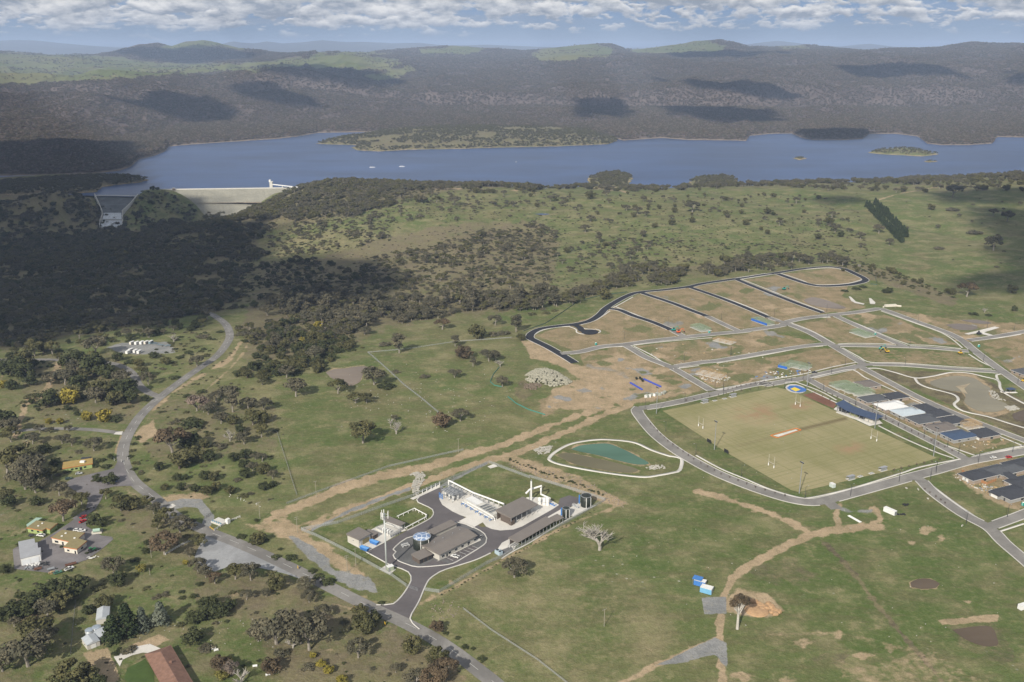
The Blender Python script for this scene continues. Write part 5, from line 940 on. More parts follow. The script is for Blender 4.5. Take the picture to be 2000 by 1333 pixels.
def woods():
 P, S, T, I = [], [], [], []; order = []; srcs = []; CL = lambda X, Y, s: fbm(X / (s * 5.0), Y / (s * 5.0), 91, 3)
 for k in ('grey', 'olive', 'red', 'mauve', 'tall', 'dark', 'round', 'shrub', 'dshrub', 'gshrub'):
  for j, pr in sorted(SRC[k].items()): order.append(k); srcs.append(pr)
 byk = {}
 for i, k in enumerate(order): byk.setdefault(k, []).append(i)
 rg = np.random.default_rng(77); ex = np.array([(t[2], t[3], t[4]) for t in ALLTREES])
 for poly, sp, kinds, (w0, w1) in WOODS:
  g = GP(poly); x0, y0 = g[:, :2].min(0); x1, y1 = g[:, :2].max(0)
  n = int((x1 - x0) * (y1 - y0) / (sp * 0.88) ** 2); X = rg.uniform(x0, x1, n); Y = rg.uniform(y0, y1, n); Z = zfun(X, Y); Z = carve(X, Y, Z)
  u, v = proj(X, Y, Z); wu = (fbm(X / 45, Y / 45, 14, 3) - 0.5); ok = inpoly(u + wu * 90, v + wu * 34, poly) & ((Z > LAKE_Z + 0.3) | (Y < 2230))
  ok &= ~clear_of(X, Y); ok &= (CL(X, Y, sp) > 0.40) | (rg.uniform(size=n) < 0.25); X, Y, Z = X[ok], Y[ok], Z[ok]
  if not len(X): continue
  d = np.hypot(X[:, None] - ex[None, :, 0], Y[:, None] - ex[None, :, 1]); far = (d > ex[None, :, 2] * 0.42).all(1); X, Y, Z = X[far], Y[far], Z[far]
  ks = kinds.split()
  for x, y, z in zip(X, Y, Z):
   k = ks[rg.integers(len(ks))]; w = (w0 + (w1 * 1.25 - w0) * rg.uniform() ** 1.6) * (0.8 if 'shrub' in k else 1.0); s = w / KSZ[k]
   P.append((x, y, z)); S.append((s, s, s * rg.uniform(0.7, 1.0) * (0.75 if 'shrub' in k else 1))); T.append((0, 0, rg.uniform(0, 6.28))); I.append(byk[k][rg.integers(len(byk[k]))])
 for nm, sp, w in (('pen', 11, (6, 11)), ('isl', 12, (4, 8)), ('is2', 7, (3, 5)), ('is3', 7, (3, 5)), ('spit', 8, (7, 11)), ('cape', 9, (6, 11)), ('cape2', 9, (6, 11))):
  poly, (X, Y, Z, s) = LANDS[nm]; x0, x1, y0, y1 = X.min(), X.max(), Y.min(), Y.max(); n = int((x1 - x0) * (y1 - y0) / sp ** 2)
  px = rg.uniform(x0, x1, n); py = rg.uniform(y0, y1, n); st = X[0, 1] - X[0, 0]; ix = ((px - x0) / st).astype(int); iy = ((py - y0) / st).astype(int)
  lim = 10 if nm == 'pen' else 2
  for a, b, i, j in zip(px, py, ix, iy):
   if s[j, i] < 2.5: continue
   if nm == 'pen' and (s[j, i] > 38 and fbm(np.array([a / 90]), np.array([b / 60]), 5, 3)[0] > 0.56): continue
   ww = rg.uniform(*w); k = ['grey', 'olive', 'round'][rg.integers(3)]; q = ww / KSZ[k]
   P.append((a, b, Z[j, i] - 0.2)); S.append((q, q, q * rg.uniform(0.7, 1))); T.append((0, 0, rg.uniform(0, 6.28))); I.append(byk[k][rg.integers(len(byk[k]))])
 gn_scatter('woodland', P, S, T, I, srcs, label='grey-green gum woodland and scrub covering the valley and the ridges')
 print('woodland', len(P))
 # the forest on the hills across the lake
 n = 560000; U = rg.uniform(-160, 2160, n); yy = np.exp(rg.uniform(math.log(2350), math.log(11300), n)); keep = rg.uniform(size=n) < np.clip((yy / 6500) ** 0.6, 0, 1); U, yy = U[keep], yy[keep]
 X, Z, sh = far_height(U, yy); u, v = proj(X, yy, Z); gap = np.zeros(len(U), bool)
 for p in FOREST_GAPS: gap |= sdist(u, v, p) + (fbm(u / 26.0, v / 9.0, 61, 4) - 0.5) * 14 > 0
 ok = (yy > sh + 14) & (Z > LAKE_Z + 0.5) & (~gap | (rg.uniform(size=len(U)) < 0.10 * (fbm(X / 260, yy / 260, 8, 3) > 0.5)))
 ok &= ~((fbm(X / 120, yy / 160, 18, 3) > 0.70) & (rg.uniform(size=len(U)) < 0.5))
 X, yy, Z = X[ok], yy[ok], Z[ok]; n = len(X); w = rg.uniform(8, 13, n) * np.clip(yy / 5200, 0.9, 1.5); s = w / 10.5
 sel = np.array(byk['grey'] + byk['mauve'] * 2 + byk['red'] + byk['tall']); sel = sel[rg.integers(0, len(sel), n)]
 print('forest', n)
 gn_scatter('forest', np.stack([X, yy, Z - 0.5], 1), np.stack([s, s, s * 0.8], 1), np.stack([0 * s, 0 * s, rg.uniform(0, 6.28, n)], 1), sel, [(a,) for a, b in srcs], label='brown-grey eucalypt forest covering the hills across the lake')
def clear_of(X, Y):
 r = np.zeros(X.shape, bool)
 for pts, w in CLEARINGS: r |= segdist(X, Y, pts, False) < w
 return r
# ------------------------------------------------------------------ mesh builder for made things
class MB:
 def __init__(s): s.V, s.F = [], []
 def add(s, V, F): b = len(s.V); s.V += [Vector(v) for v in V]; s.F += [tuple(b + i for i in f) for f in F]; return s
 def box(s, cx, cy, z0, sx, sy, sz, rot=0.0):
  c, n = math.cos(rot), math.sin(rot); V = []
  for z in (z0, z0 + sz):
   for dx, dy in ((-1, -1), (1, -1), (1, 1), (-1, 1)):
    x, y = dx * sx / 2, dy * sy / 2; V.append((cx + x * c - y * n, cy + x * n + y * c, z))
  return s.add(V, [(3, 2, 1, 0), (4, 5, 6, 7), (0, 1, 5, 4), (1, 2, 6, 5), (2, 3, 7, 6), (3, 0, 4, 7)])
 def prism(s, poly, z0, z1):
  n = len(poly); ar = sum(poly[i][0] * poly[(i + 1) % n][1] - poly[(i + 1) % n][0] * poly[i][1] for i in range(n))
  if ar < 0: poly = poly[::-1]
  V = [(x, y, z0) for x, y in poly] + [(x, y, z1) for x, y in poly]
  return s.add(V, [tuple(range(n))[::-1], tuple(range(n, 2 * n))] + [(i, (i + 1) % n, n + (i + 1) % n, n + i) for i in range(n)])
 def cyl(s, x, y, z0, z1, r, r2=None, n=14):
  r2 = r if r2 is None else r2; w = [2 * math.pi * k / n for k in range(n)]
  V = [(x + r * math.cos(a), y + r * math.sin(a), z0) for a in w] + [(x + r2 * math.cos(a), y + r2 * math.sin(a), z1) for a in w]
  return s.add(V, [tuple(range(n))[::-1], tuple(range(n, 2 * n))] + [(i, (i + 1) % n, n + (i + 1) % n, n + i) for i in range(n)])
 def tube(s, pts, r, n=8):
  pts = [Vector(p) for p in pts]; V, F = [], []
  tube(V, F, pts, [r] * len(pts), n); F.append(tuple(range(n))[::-1]); return s.add(V, F)
 def dome(s, x, y, z, r, h, n=16, m=4):
  V, F = [], []
  for j in range(m + 1):
   a = j / m * math.pi / 2
   for k in range(n): V.append((x + r * math.cos(a) * math.cos(2 * math.pi * k / n), y + r * math.cos(a) * math.sin(2 * math.pi * k / n), z + h * math.sin(a)))
  for j in range(m):
   for k in range(n): F.append((j * n + k, j * n + (k + 1) % n, (j + 1) * n + (k + 1) % n, (j + 1) * n + k))
  return s.add(V, F)
 def build(s, name, m, parent=None, smooth=False, **kw): return OB(name, ME(name, s.V, s.F, m, smooth), parent, **kw)
def thing(name, label, cat, loc, rot=0.0, group=None):
 o = bpy.data.objects.new(name, None); COL.objects.link(o); o.location = loc; o.rotation_euler = (0, 0, rot); o['label'] = label; o['category'] = cat; o.empty_display_size = 0.5
 if group: o['group'] = group
 return o
def copytree(o, loc, rot, label=None, scale=None):
 r = o.copy(); COL.objects.link(r); r.location = loc; r.rotation_euler = (0, 0, rot)
 if label: r['label'] = label
 if scale: r.scale = scale
 for ch in list(o.children):
  c = ch.copy(); COL.objects.link(c); c.parent = r
  for g in list(ch.children): d = g.copy(); COL.objects.link(d); d.parent = c
 return r
def at(u, v, h=0.0): X, Y, Z = G(u, v); return Vector((float(X), float(Y), float(Z) + h))
def heading(a, b): A, B = at(*a), at(*b); return math.atan2(B.y - A.y, B.x - A.x)
def RECT(a, b, c, h=0.0):
 """rectangle through two corners and a third point on the far side, all seen h above the ground"""
 A, B, C = GZ(*a, h), GZ(*b, h), GZ(*c, h); u = (B - A); u.z = 0; L = u.length; u.normalize(); n = Vector((-u.y, u.x, 0)); W = (C - B).dot(n)
 cen = A + u * L / 2 + n * W / 2; cen.z = float(zfun(cen.x, cen.y)); ang = math.atan2(u.y, u.x)
 return cen, ang, L, abs(W)
def roof_solid(b, L, W, z, kind, rise, oh=0.5, th=0.25):
 x, y = L / 2 + oh, W / 2 + oh
 bot = [(-x, -y, z), (x, -y, z), (x, y, z), (-x, y, z)]; e = [(p[0], p[1], z + th) for p in bot]
 sk = [(3, 2, 1, 0), (0, 1, 5, 4), (1, 2, 6, 5), (2, 3, 7, 6), (3, 0, 4, 7)]
 if kind == 'flat': b.add(bot + e, sk + [(4, 5, 6, 7)])
 elif kind == 'skillion':
  e[2] = (x, y, z + th + rise); e[3] = (-x, y, z + th + rise); b.add(bot + e, sk + [(4, 5, 6, 7)])
 elif kind == 'gable': b.add(bot + e + [(-x, 0, z + th + rise), (x, 0, z + th + rise)], sk + [(4, 5, 9, 8), (6, 7, 8, 9), (5, 6, 9), (7, 4, 8)])
 elif kind == 'gable_y': b.add(bot + e + [(0, -y, z + th + rise), (0, y, z + th + rise)], sk + [(5, 6, 9, 8), (7, 4, 8, 9), (4, 5, 8), (6, 7, 9)])
 elif kind == 'hip':
  d = min(x, y) * 0.98
  if x >= y: t = [(-x + d, 0, z + th + rise), (x - d, 0, z + th + rise)]; f = [(4, 5, 9, 8), (6, 7, 8, 9), (5, 6, 9), (7, 4, 8)]
  else: t = [(0, -y + d, z + th + rise), (0, y - d, z + th + rise)]; f = [(5, 6, 9, 8), (7, 4, 8, 9), (4, 5, 8), (6, 7, 9)]
  b.add(bot + e + t, sk + f)
 return b
def openings(root, L, W, specs):
 """specs: (part, side, along, width, sill, height, material)"""
 for part, side, al, w, z, h, m in specs:
  b = MB(); t = 0.16
  if side in 'SN': b.box(al, (-1 if side == 'S' else 1) * (W / 2 + 0.03), z, w, t, h)
  else: b.box((1 if side == 'E' else -1) * (L / 2 + 0.03), al, z, t, w, h)
  o = b.build(part, m, root)
  if part == 'window':
   f = MB(); fw = 0.1
   for dz in (-fw, h):
    if side in 'SN': f.box(al, (-1 if side == 'S' else 1) * (W / 2 + 0.05), z + dz, w + 2 * fw, t + 0.05, fw)
    else: f.box((1 if side == 'E' else -1) * (L / 2 + 0.05), al, z + dz, t + 0.05, w + 2 * fw, fw)
   f.build('frame', MATS['white_paint'], o)
WHITE = mat('white_paint', (0.72, 0.72, 0.70), 0.5, var=0.1, scale=0.4); GLASS = mat('dark_glass', (0.02, 0.025, 0.03), 0.08, spec=0.8); STEEL = mat('galvanised_steel', (0.42, 0.44, 0.46), 0.45, 0.5, var=0.25, scale=0.6)
DARKST = mat('dark_steel', (0.045, 0.047, 0.05), 0.5, var=0.2, scale=0.8); TAUPE = mat('taupe_roof_steel', (0.185, 0.165, 0.148), 0.55, var=0.12, scale=0.15); BROWNW = mat('brown_cladding', (0.115, 0.092, 0.078), 0.7, var=0.15); PALEW = mat('pale_cladding', (0.50, 0.48, 0.43), 0.7, var=0.12, scale=0.3)
BLUEP = mat('blue_paint', (0.06, 0.20, 0.52), 0.5, var=0.15, scale=0.7); TANKG = mat('dark_green_tank', (0.030, 0.036, 0.028), 0.5, var=0.3, scale=0.4); WOOD = mat('fresh_timber', (0.46, 0.33, 0.18), 0.8, var=0.25, scale=0.8); GREENT = mat('treated_timber', (0.26, 0.33, 0.22), 0.8, var=0.2, scale=0.8)
TYRE = mat('tyre_rubber', (0.02, 0.02, 0.02), 0.9); RED = mat('red_paint', (0.45, 0.02, 0.02), 0.4); YELLOW = mat('yellow_paint', (0.60, 0.38, 0.03), 0.5, var=0.15); TEAL = mat('teal_paint', (0.02, 0.28, 0.24), 0.5, var=0.15); ORANGE = mat('orange_mesh', (0.60, 0.16, 0.03), 0.8)
OLIVER = mat('olive_roof', (0.25, 0.21, 0.105), 0.7, var=0.15, scale=0.3); LIME = mat('lime_wall', (0.30, 0.38, 0.15), 0.7, var=0.1); RUST = mat('orange_fascia', (0.42, 0.14, 0.05), 0.7); CONCW = mat('structure_concrete', (0.55, 0.54, 0.50), 0.8, var=0.15, scale=0.4); ROCKM = mat('white_grey_rock', (0.40, 0.385, 0.34), 0.9, var=0.35, scale=0.5)

# ------------------------------------------------------------------ the dam, its spillway, intake tower
def dam():
 A = Vector((*[float(q) for q in unproj(306, 371.2, -46)], -46)); B = Vector((*[float(q) for q in unproj(596, 367.2, -46)], -46)); u = (B - A); L = u.length; ang = math.atan2(u.y, u.x); c = (A + B) / 2
 r = thing('dam_wall', 'long pale rockfill dam wall holding back the blue lake', 'dam', (c.x, c.y, -46), ang)
 m = bpy.data.materials.new('rockfill'); m.use_nodes = True; t = NT(m.node_tree); b = m.node_tree.nodes['Principled BSDF']; b.inputs['Roughness'].default_value = 0.95
 p = t.pos((0.6, 0.6, 4)); q = t.pos(); col = t.mix(t.ramp(t.noise(p, 0.03, 5, 0.65), 0.35, 0.65), (0.20, 0.195, 0.16), (0.255, 0.245, 0.20)); col = t.mix(t.math('MULTIPLY', t.ramp(t.noise(q, 0.35, 4, 0.7), 0.4, 0.7), 0.45), col, (0.12, 0.115, 0.09)); t.link(col, b.inputs['Base Color'])
 x = L / 2 + 30; e = MB(); prof = [(-5, 0), (-22, -11), (-32, -17.6), (-47, -27.5), (-60, -36), (-112, -70), (20, -70), (5, 0)]; n = 60
 V = [(-x + 2 * x * i / n, py + ((fbm(np.array([i * 0.9]), np.array([k * 3.1]), 3, 2)[0] - 0.5) * 3 if 0 < k < 6 else 0), pz) for i in range(n + 1) for k, (py, pz) in enumerate(prof)]; m8 = len(prof)
 e.add(V, [(i * m8 + k, i * m8 + (k + 1) % m8, (i + 1) * m8 + (k + 1) % m8, (i + 1) * m8 + k) for i in range(n) for k in range(m8)]); e.build('embankment', m, r)
 MB().box(0, 0, 0.05, 2 * x - 20, 7, 0.25).build('crest_road', CONC, r); MB().box(0, -4.4, 0, 2 * x - 20, 0.5, 1.3).box(0, 4.4, 0, 2 * x - 20, 0.5, 1.3).build('parapet', CONCW, r)
 s = thing('instrument_hut', 'small dark hut on the left end of the dam crest', 'hut', A + u * 0.12 + Vector((0, -6, 0.2)), ang); MB().box(0, 0, 0, 6, 5, 4).build('wall', BROWNW, s); MB().box(0, 0, 4, 7, 6, 0.4).build('roof', CONCW, s)
 # intake tower with its footbridge
 T = Vector((*[float(q) for q in unproj(530.5, 369.8, LAKE_Z)], LAKE_Z)); K2 = Vector((*[float(q) for q in unproj(592, 367.6, -42)], -42.5))
 w = thing('intake_tower', 'white intake tower standing in the lake with a sloping footbridge to the dam', 'tower', T)
 MB().box(0, 0, -4, 7, 7, 22).build('shaft', CONCW, w); MB().box(0, 0, 18, 9, 9, 1).box(-2.5, 0, 19, 4, 6, 4).build('gatehouse', WHITE, w)
 d = K2 - T; br = MB(); hx = math.atan2(d.y, d.x); LL = math.hypot(d.x, d.y); a0 = Vector((4 * math.cos(hx), 4 * math.sin(hx), 11)); b0 = Vector((d.x, d.y, d.z)); side = Vector((-math.sin(hx), math.cos(hx), 0))
 for o2, th, ww in ((0, 0.8, 2.0), (1.9, 1.4, 0.25), (-1.9, 1.4, 0.25)):
  p0, p1 = a0 + side * o2, b0 + side * o2; br.add([p0 - side * ww, p1 - side * ww, p1 + side * ww, p0 + side * ww] + [q + Vector((0, 0, th)) for q in (p0 - side * ww, p1 - side * ww, p1 + side * ww, p0 + side * ww)], [(3, 2, 1, 0), (4, 5, 6, 7), (0, 1, 5, 4), (1, 2, 6, 5), (2, 3, 7, 6), (3, 0, 4, 7)])
 br.build('footbridge', WHITE, w)
 for f in (0.33, 0.66): q = a0.lerp(b0, f); MB().box(q.x, q.y, -4, 2, 2, q.z + 4).build('pier', CONCW, w)
 # spillway
 P = lambda uu, vv, z: Vector((*[float(q) for q in unproj(uu, vv, z)], z))
 rows = [(P(187, 383.5, -51), P(268, 384.5, -51)), (P(195, 400, -63), P(254, 401, -63)), (P(202, 417, -77), P(237, 417, -77)), (P(202.5, 421, -81), P(237.5, 421, -81)), (P(200, 429, -87), P(238, 429, -87)), (P(198, 432, -90.5), P(238, 432, -90.5)), (P(197, 444, -101), P(237, 444, -101))]
 sp = thing('spillway', 'concrete dam spillway chute with white water falling at its foot', 'spillway', rows[0][0])
 o = rows[0][0]
 def slab(i0, i1, up, name, m, thick=2.5, n=10):
  V, Fc = [], []
  for i in range(i0, i1 + 1):
   for k in range(n + 1): V.append(rows[i][0].lerp(rows[i][1], k / n) - o + Vector((0, 0, up)))
  for i in range(i1 - i0):
   for k in range(n): q = i * (n + 1) + k; Fc.append((q, q + n + 1, q + n + 2, q + 1))
  N = len(V); V += [v - Vector((0, 0, thick)) for v in V]; Fc += [tuple(N + j for j in reversed(f)) for f in Fc]
  for i in range(i1 - i0):
   for k, fl in ((0, 0), (n, 1)):
    q = i * (n + 1) + k; g = (q, q + N, q + n + 1 + N, q + n + 1); Fc.append(g if not fl else g[::-1])
  for base, fl in ((0, 1), ((i1 - i0) * (n + 1), 0)):
   for k in range(n): g = (base + k, base + k + 1, base + k + 1 + N, base + k + N); Fc.append(g if fl else g[::-1])
  return MB().add(V, Fc).build(name, m, sp)
 slab(0, 2, 0, 'chute', road_mat('wet_concrete', (0.10, 0.11, 0.115), 0.35, 0.4)); slab(2, 6, 0, 'lower_chute', MATS['structure_concrete'])
 slab(2, 6, 1.2, 'white_water', mat('foaming_water', (0.62, 0.66, 0.70), 0.5, var=0.45, scale=0.45, streak=(1, 0.3, 1)), 1.0)
 for side in (0, 1):
  V, Fc = [], []
  for i in range(0, 7):
   b = rows[i][side] - o; out = (rows[i][1] - rows[i][0]).normalized() * (-1.5 if side == 0 else 1.5)
   V += [b + out - Vector((0, 0, 4)), b + out + Vector((0, 0, 6.5 if i < 3 else 5)), b + out * 2.2 + Vector((0, 0, 6.5 if i < 3 else 5)), b + out * 2.2 - Vector((0, 0, 4))]
  for i in range(6):
   for k in range(4): q = i * 4; g = (q + k, q + (k + 1) % 4, q + 4 + (k + 1) % 4, q + 4 + k); Fc.append(g)
  Fc += [(3, 2, 1, 0), (24, 25, 26, 27)]
  MB().add(V, Fc).build('training_wall', CONCW, sp)
 w2 = MB(); n = 14
 for k in range(n):
  f0, f1 = k / n, (k + 1) / n; bow = lambda f: Vector((0, 5 * math.sin(math.pi * f), 0)); p0, p1 = rows[0][0].lerp(rows[0][1], f0) - o + bow(f0), rows[0][0].lerp(rows[0][1], f1) - o + bow(f1)
  w2.add([p0 + Vector((0, -2, -3)), p1 + Vector((0, -2, -3)), p1 + Vector((0, 3, -3)), p0 + Vector((0, 3, -3)), p0 + Vector((0, -2, 1.6)), p1 + Vector((0, -2, 1.6)), p1 + Vector((0, 3, 1.8)), p0 + Vector((0, 3, 1.8))], [(3, 2, 1, 0), (4, 5, 6, 7), (0, 1, 5, 4), (2, 3, 7, 6)])
 w2.build('weir_crest', CONCW, sp)
 return rows
def boats():
 r = thing('pontoon_boat', 'long white boat on the open lake, nearer to the dam', 'boat', (*[float(q) for q in unproj(727, 327.5, LAKE_Z)], LAKE_Z), R(6))
 b = MB().prism([(-8, -1.2), (6.5, -1.2), (8.5, 0), (6.5, 1.2), (-8, 1.2)], -0.2, 1.0); b.build('hull', WHITE, r); MB().box(-1, 0, 1.0, 8, 2, 0.12).box(-1, 0, 2.8, 9, 2.3, 0.15).box(-5, 0, 1, 0.2, 2, 1.9).box(3, 0, 1, 0.2, 2, 1.9).build('canopy', WHITE, r)
 copytree(r, (*[float(q) for q in unproj(785, 326, LAKE_Z)], LAKE_Z), R(3), 'long white boat on the open lake, farther from the dam')
 k = thing('buoy', 'tiny white buoy floating far out on the lake', 'buoy', (*[float(q) for q in unproj(1008, 317, LAKE_Z)], LAKE_Z)); MB().cyl(0, 0, -0.5, 1.6, 1.5, 1.1).build('float', WHITE, k); MB().cyl(0, 0, 1.6, 4, 0.15).build('mast', WHITE, k)
dam(); boats()
# ------------------------------------------------------------------ the water recycling plant
def wall_gable(b, L, W, h, kind, rise):
 b.box(0, 0, -0.8, L, W, h + 0.8)
 return b
def building(name, label, cat, rect, h, kind, rise, wm, rm, specs=(), oh=0.6, group=None, fascia=None):
 cen, ang, L, W = rect; r = thing(name, label, cat, cen, ang, group)
 b = MB(); b.box(0, 0, -1.0, L, W, h + 1.0)
 if kind == 'gable': b.add([(-L / 2, -W / 2, h), (-L / 2, W / 2, h), (-L / 2, 0, h + rise * 0.9), (L / 2, -W / 2, h), (L / 2, W / 2, h), (L / 2, 0, h + rise * 0.9)], [(0, 2, 1), (3, 4, 5), (0, 3, 5, 2), (1, 2, 5, 4)])
 if kind == 'gable_y': b.add([(-L / 2, -W / 2, h), (L / 2, -W / 2, h), (0, -W / 2, h + rise * 0.9), (-L / 2, W / 2, h), (L / 2, W / 2, h), (0, W / 2, h + rise * 0.9)], [(0, 1, 2), (3, 5, 4), (0, 2, 5, 3), (1, 4, 5, 2)])
 if kind == 'skillion': b.add([(-L / 2, W / 2, h), (L / 2, W / 2, h), (-L / 2, W / 2, h + rise * 0.9), (L / 2, W / 2, h + rise * 0.9), (-L / 2, -W / 2, h), (L / 2, -W / 2, h)], [(0, 2, 3, 1), (0, 4, 2), (1, 3, 5), (4, 5, 3, 2)])
 b.build('wall', wm, r); roof_solid(MB(), L, W, h + 0.02, kind, rise, oh).build('roof', rm, r)
 g = MB(); x, y = L / 2 + oh + 0.08, W / 2 + oh + 0.08
 g.box(0, -y, h + 0.05, 2 * x, 0.14, 0.22).box(0, y, h + 0.05 + (rise if kind == 'skillion' else 0), 2 * x, 0.14, 0.22); g.build('gutter', fascia or rm, r)
 openings(r, L, W, specs); return r, L, W
def flat_building(name, label, cat, px, h, wm, rm, fas=None, oh=0.5, th=0.3):
 P = [GZ(u, v, h) for u, v in px]; c = sum(P, Vector()) / len(P); z = float(zfun(c.x, c.y)); r = thing(name, label, cat, (c.x, c.y, z)); q = [(p.x - c.x, p.y - c.y) for p in P]
 big = [(x * (1 + oh / max(1, math.hypot(x, y))), y * (1 + oh / max(1, math.hypot(x, y)))) for x, y in q]; MB().prism(q, -1, h).build('wall', wm, r)
 if fas: MB().prism(big, h - 0.25, h + th - 0.05).build('fascia', fas, r)
 MB().prism([(x * 0.99, y * 0.99) for x, y in big] if fas else big, h + 0.01, h + th).build('roof', rm, r); return r, q
def vehicle(name, label, cat, loc, rot, colm, kind='car', group=None):
 r = thing(name, label, cat, loc, rot, group); L, W = (5.2, 1.85) if kind == 'ute' else (4.5, 1.8)
 def prof(pts, w, m, nm, par=r, inset=0.0):
  n = len(pts); V = [(x, -w / 2 + (inset if z > 1.0 else 0), z) for x, z in pts] + [(x, w / 2 - (inset if z > 1.0 else 0), z) for x, z in pts]
  return MB().add(V, [tuple(range(n)), tuple(range(n, 2 * n))[::-1]] + [(i, n + i, n + (i + 1) % n, (i + 1) % n) for i in range(n)]).build(nm, m, par)
 prof([(-L / 2, 0.4), (L / 2, 0.4), (L / 2, 0.8), (L / 2 - 0.2, 0.95), (1.0, 1.02), (-L / 2, 1.02)][::-1], W, colm, 'body')
 if kind == 'ute':
  prof([(-0.7, 1.0), (1.15, 1.0), (0.55, 1.65), (-0.6, 1.68)][::-1], W * 0.92, GLASS, 'window', inset=0.15); MB().box(-0.1, 0, 1.66, 1.15, W * 0.74, 0.07).build('cabin_roof', colm, r); MB().box(-1.65, 0, 1.03, 1.75, W * 0.8, 0.06).build('tray', DARKST, r)
  for y in (-1, 1): MB().box(-1.65, y * W * 0.47, 1.0, 1.8, 0.08, 0.3).build('tray_side', colm, r)
 else:
  prof([(-2.0, 1.0), (1.1, 1.0), (0.45, 1.5), (-1.45, 1.5)][::-1], W * 0.9, GLASS, 'window', inset=0.16); MB().box(-0.5, 0, 1.48, 1.75, W * 0.7, 0.07).build('cabin_roof', colm, r)
 for x in (-1.45, 1.45):
  for y in (-1, 1):
   w = MB(); w.add([(x + 0.36 * math.cos(a), y * W * 0.44 + d, 0.36 + 0.36 * math.sin(a)) for d in (-0.12, 0.12) for a in np.linspace(0, 6.283, 11)[:-1]], [tuple(range(10))[::-1], tuple(range(10, 20))] + [(i, (i + 1) % 10, 10 + (i + 1) % 10, 10 + i) for i in range(10)]); w.build('wheel', TYRE, r)
 for y in (-0.6, 0.6): MB().box(L / 2 - 0.02, y, 0.68, 0.08, 0.35, 0.14).build('headlight', STEEL, r)
 return r
def pole(label, base, top_px, group=None, arms=1, mat_=None):
 B = at(*base); d = math.hypot(B.x, B.y); rz = ratio(top_px[0], top_px[1])[1]; H = CAMH + rz * B.y - B.z; r = thing('utility_pole', label, 'power pole', B, R(35), group)
 MB().cyl(0, 0, -1, H, 0.19, 0.13, 8).build('post', mat_ or MATS['pole_timber'], r)
 for k in range(arms):
  z = H - 0.5 - 1.3 * k; MB().box(0, 0.16, z, 2.6, 0.14, 0.14).build('crossarm', MATS['pole_timber'], r)
  for x in (-1.1, -0.5, 0.5, 1.1): MB().cyl(x, 0.16, z + 0.14, z + 0.42, 0.07, 0.05, 6).build('insulator', STEEL, r)
mat('pole_timber', (0.30, 0.28, 0.22), 0.8, var=0.25, scale=1.0)
def mesh_mat():
 m = bpy.data.materials.new('chain_link'); m.use_nodes = True; nt = m.node_tree; nt.nodes.clear(); t = NT(nt); o = t.n('ShaderNodeOutputMaterial'); mx = t.n('ShaderNodeMixShader'); mx.inputs[0].default_value = 0.22; d = t.n('ShaderNodeBsdfDiffuse'); d.inputs[0].default_value = (0.40, 0.42, 0.42, 1); tr = t.n('ShaderNodeBsdfTransparent')
 t.link(tr.outputs[0], mx.inputs[1]); t.link(d.outputs[0], mx.inputs[2]); t.link(mx.outputs[0], o.inputs[0]); return m
MESHW = mesh_mat()
def wire_fence(label, px, h=2.1, gap=9.0, name='wire_fence', panel=None, post=None, pr=0.05, thick=0.02, solid_from=0.05):
 L = smooth_poly(wl(px), gap); o = Vector((*L[0], float(zfun(*L[0])))); r = thing(name, label, 'fence', o); Z = zfun(L[:, 0], L[:, 1]); pm, sm = MB(), []
 for i, (x, y) in enumerate(L): pm.cyl(x - o.x, y - o.y, Z[i] - o.z - 0.3, Z[i] - o.z + h, pr, pr, 6)
 pm.build('posts', post or STEEL, r)
 pn, rl = MB(), MB()
 for i in range(len(L) - 1):
  a = Vector((L[i][0] - o.x, L[i][1] - o.y, Z[i] - o.z)); b = Vector((L[i + 1][0] - o.x, L[i + 1][1] - o.y, Z[i + 1] - o.z)); up = Vector((0, 0, 1)); n = (b - a).cross(up).normalized() * thick
  pn.add([a + up * solid_from - n, b + up * solid_from - n, b + up * solid_from + n, a + up * solid_from + n, a + up * h * 0.97 - n, b + up * h * 0.97 - n, b + up * h * 0.97 + n, a + up * h * 0.97 + n], [(3, 2, 1, 0), (4, 5, 6, 7), (0, 1, 5, 4), (1, 2, 6, 5), (2, 3, 7, 6), (3, 0, 4, 7)]); rl.tube([a + up * h, b + up * h], 0.04, 5)
 pn.build('mesh_panel', panel or MESHW, r); rl.build('top_rail', post or STEEL, r); return r
def smooth_poly(P, step):
 out = []
 for i in range(len(P) - 1):
  n = max(1, int(round(np.linalg.norm(P[i + 1] - P[i]) / step))); out += [P[i] + (P[i + 1] - P[i]) * k / n for k in range(n)]
 return np.array(out + [P[-1]])
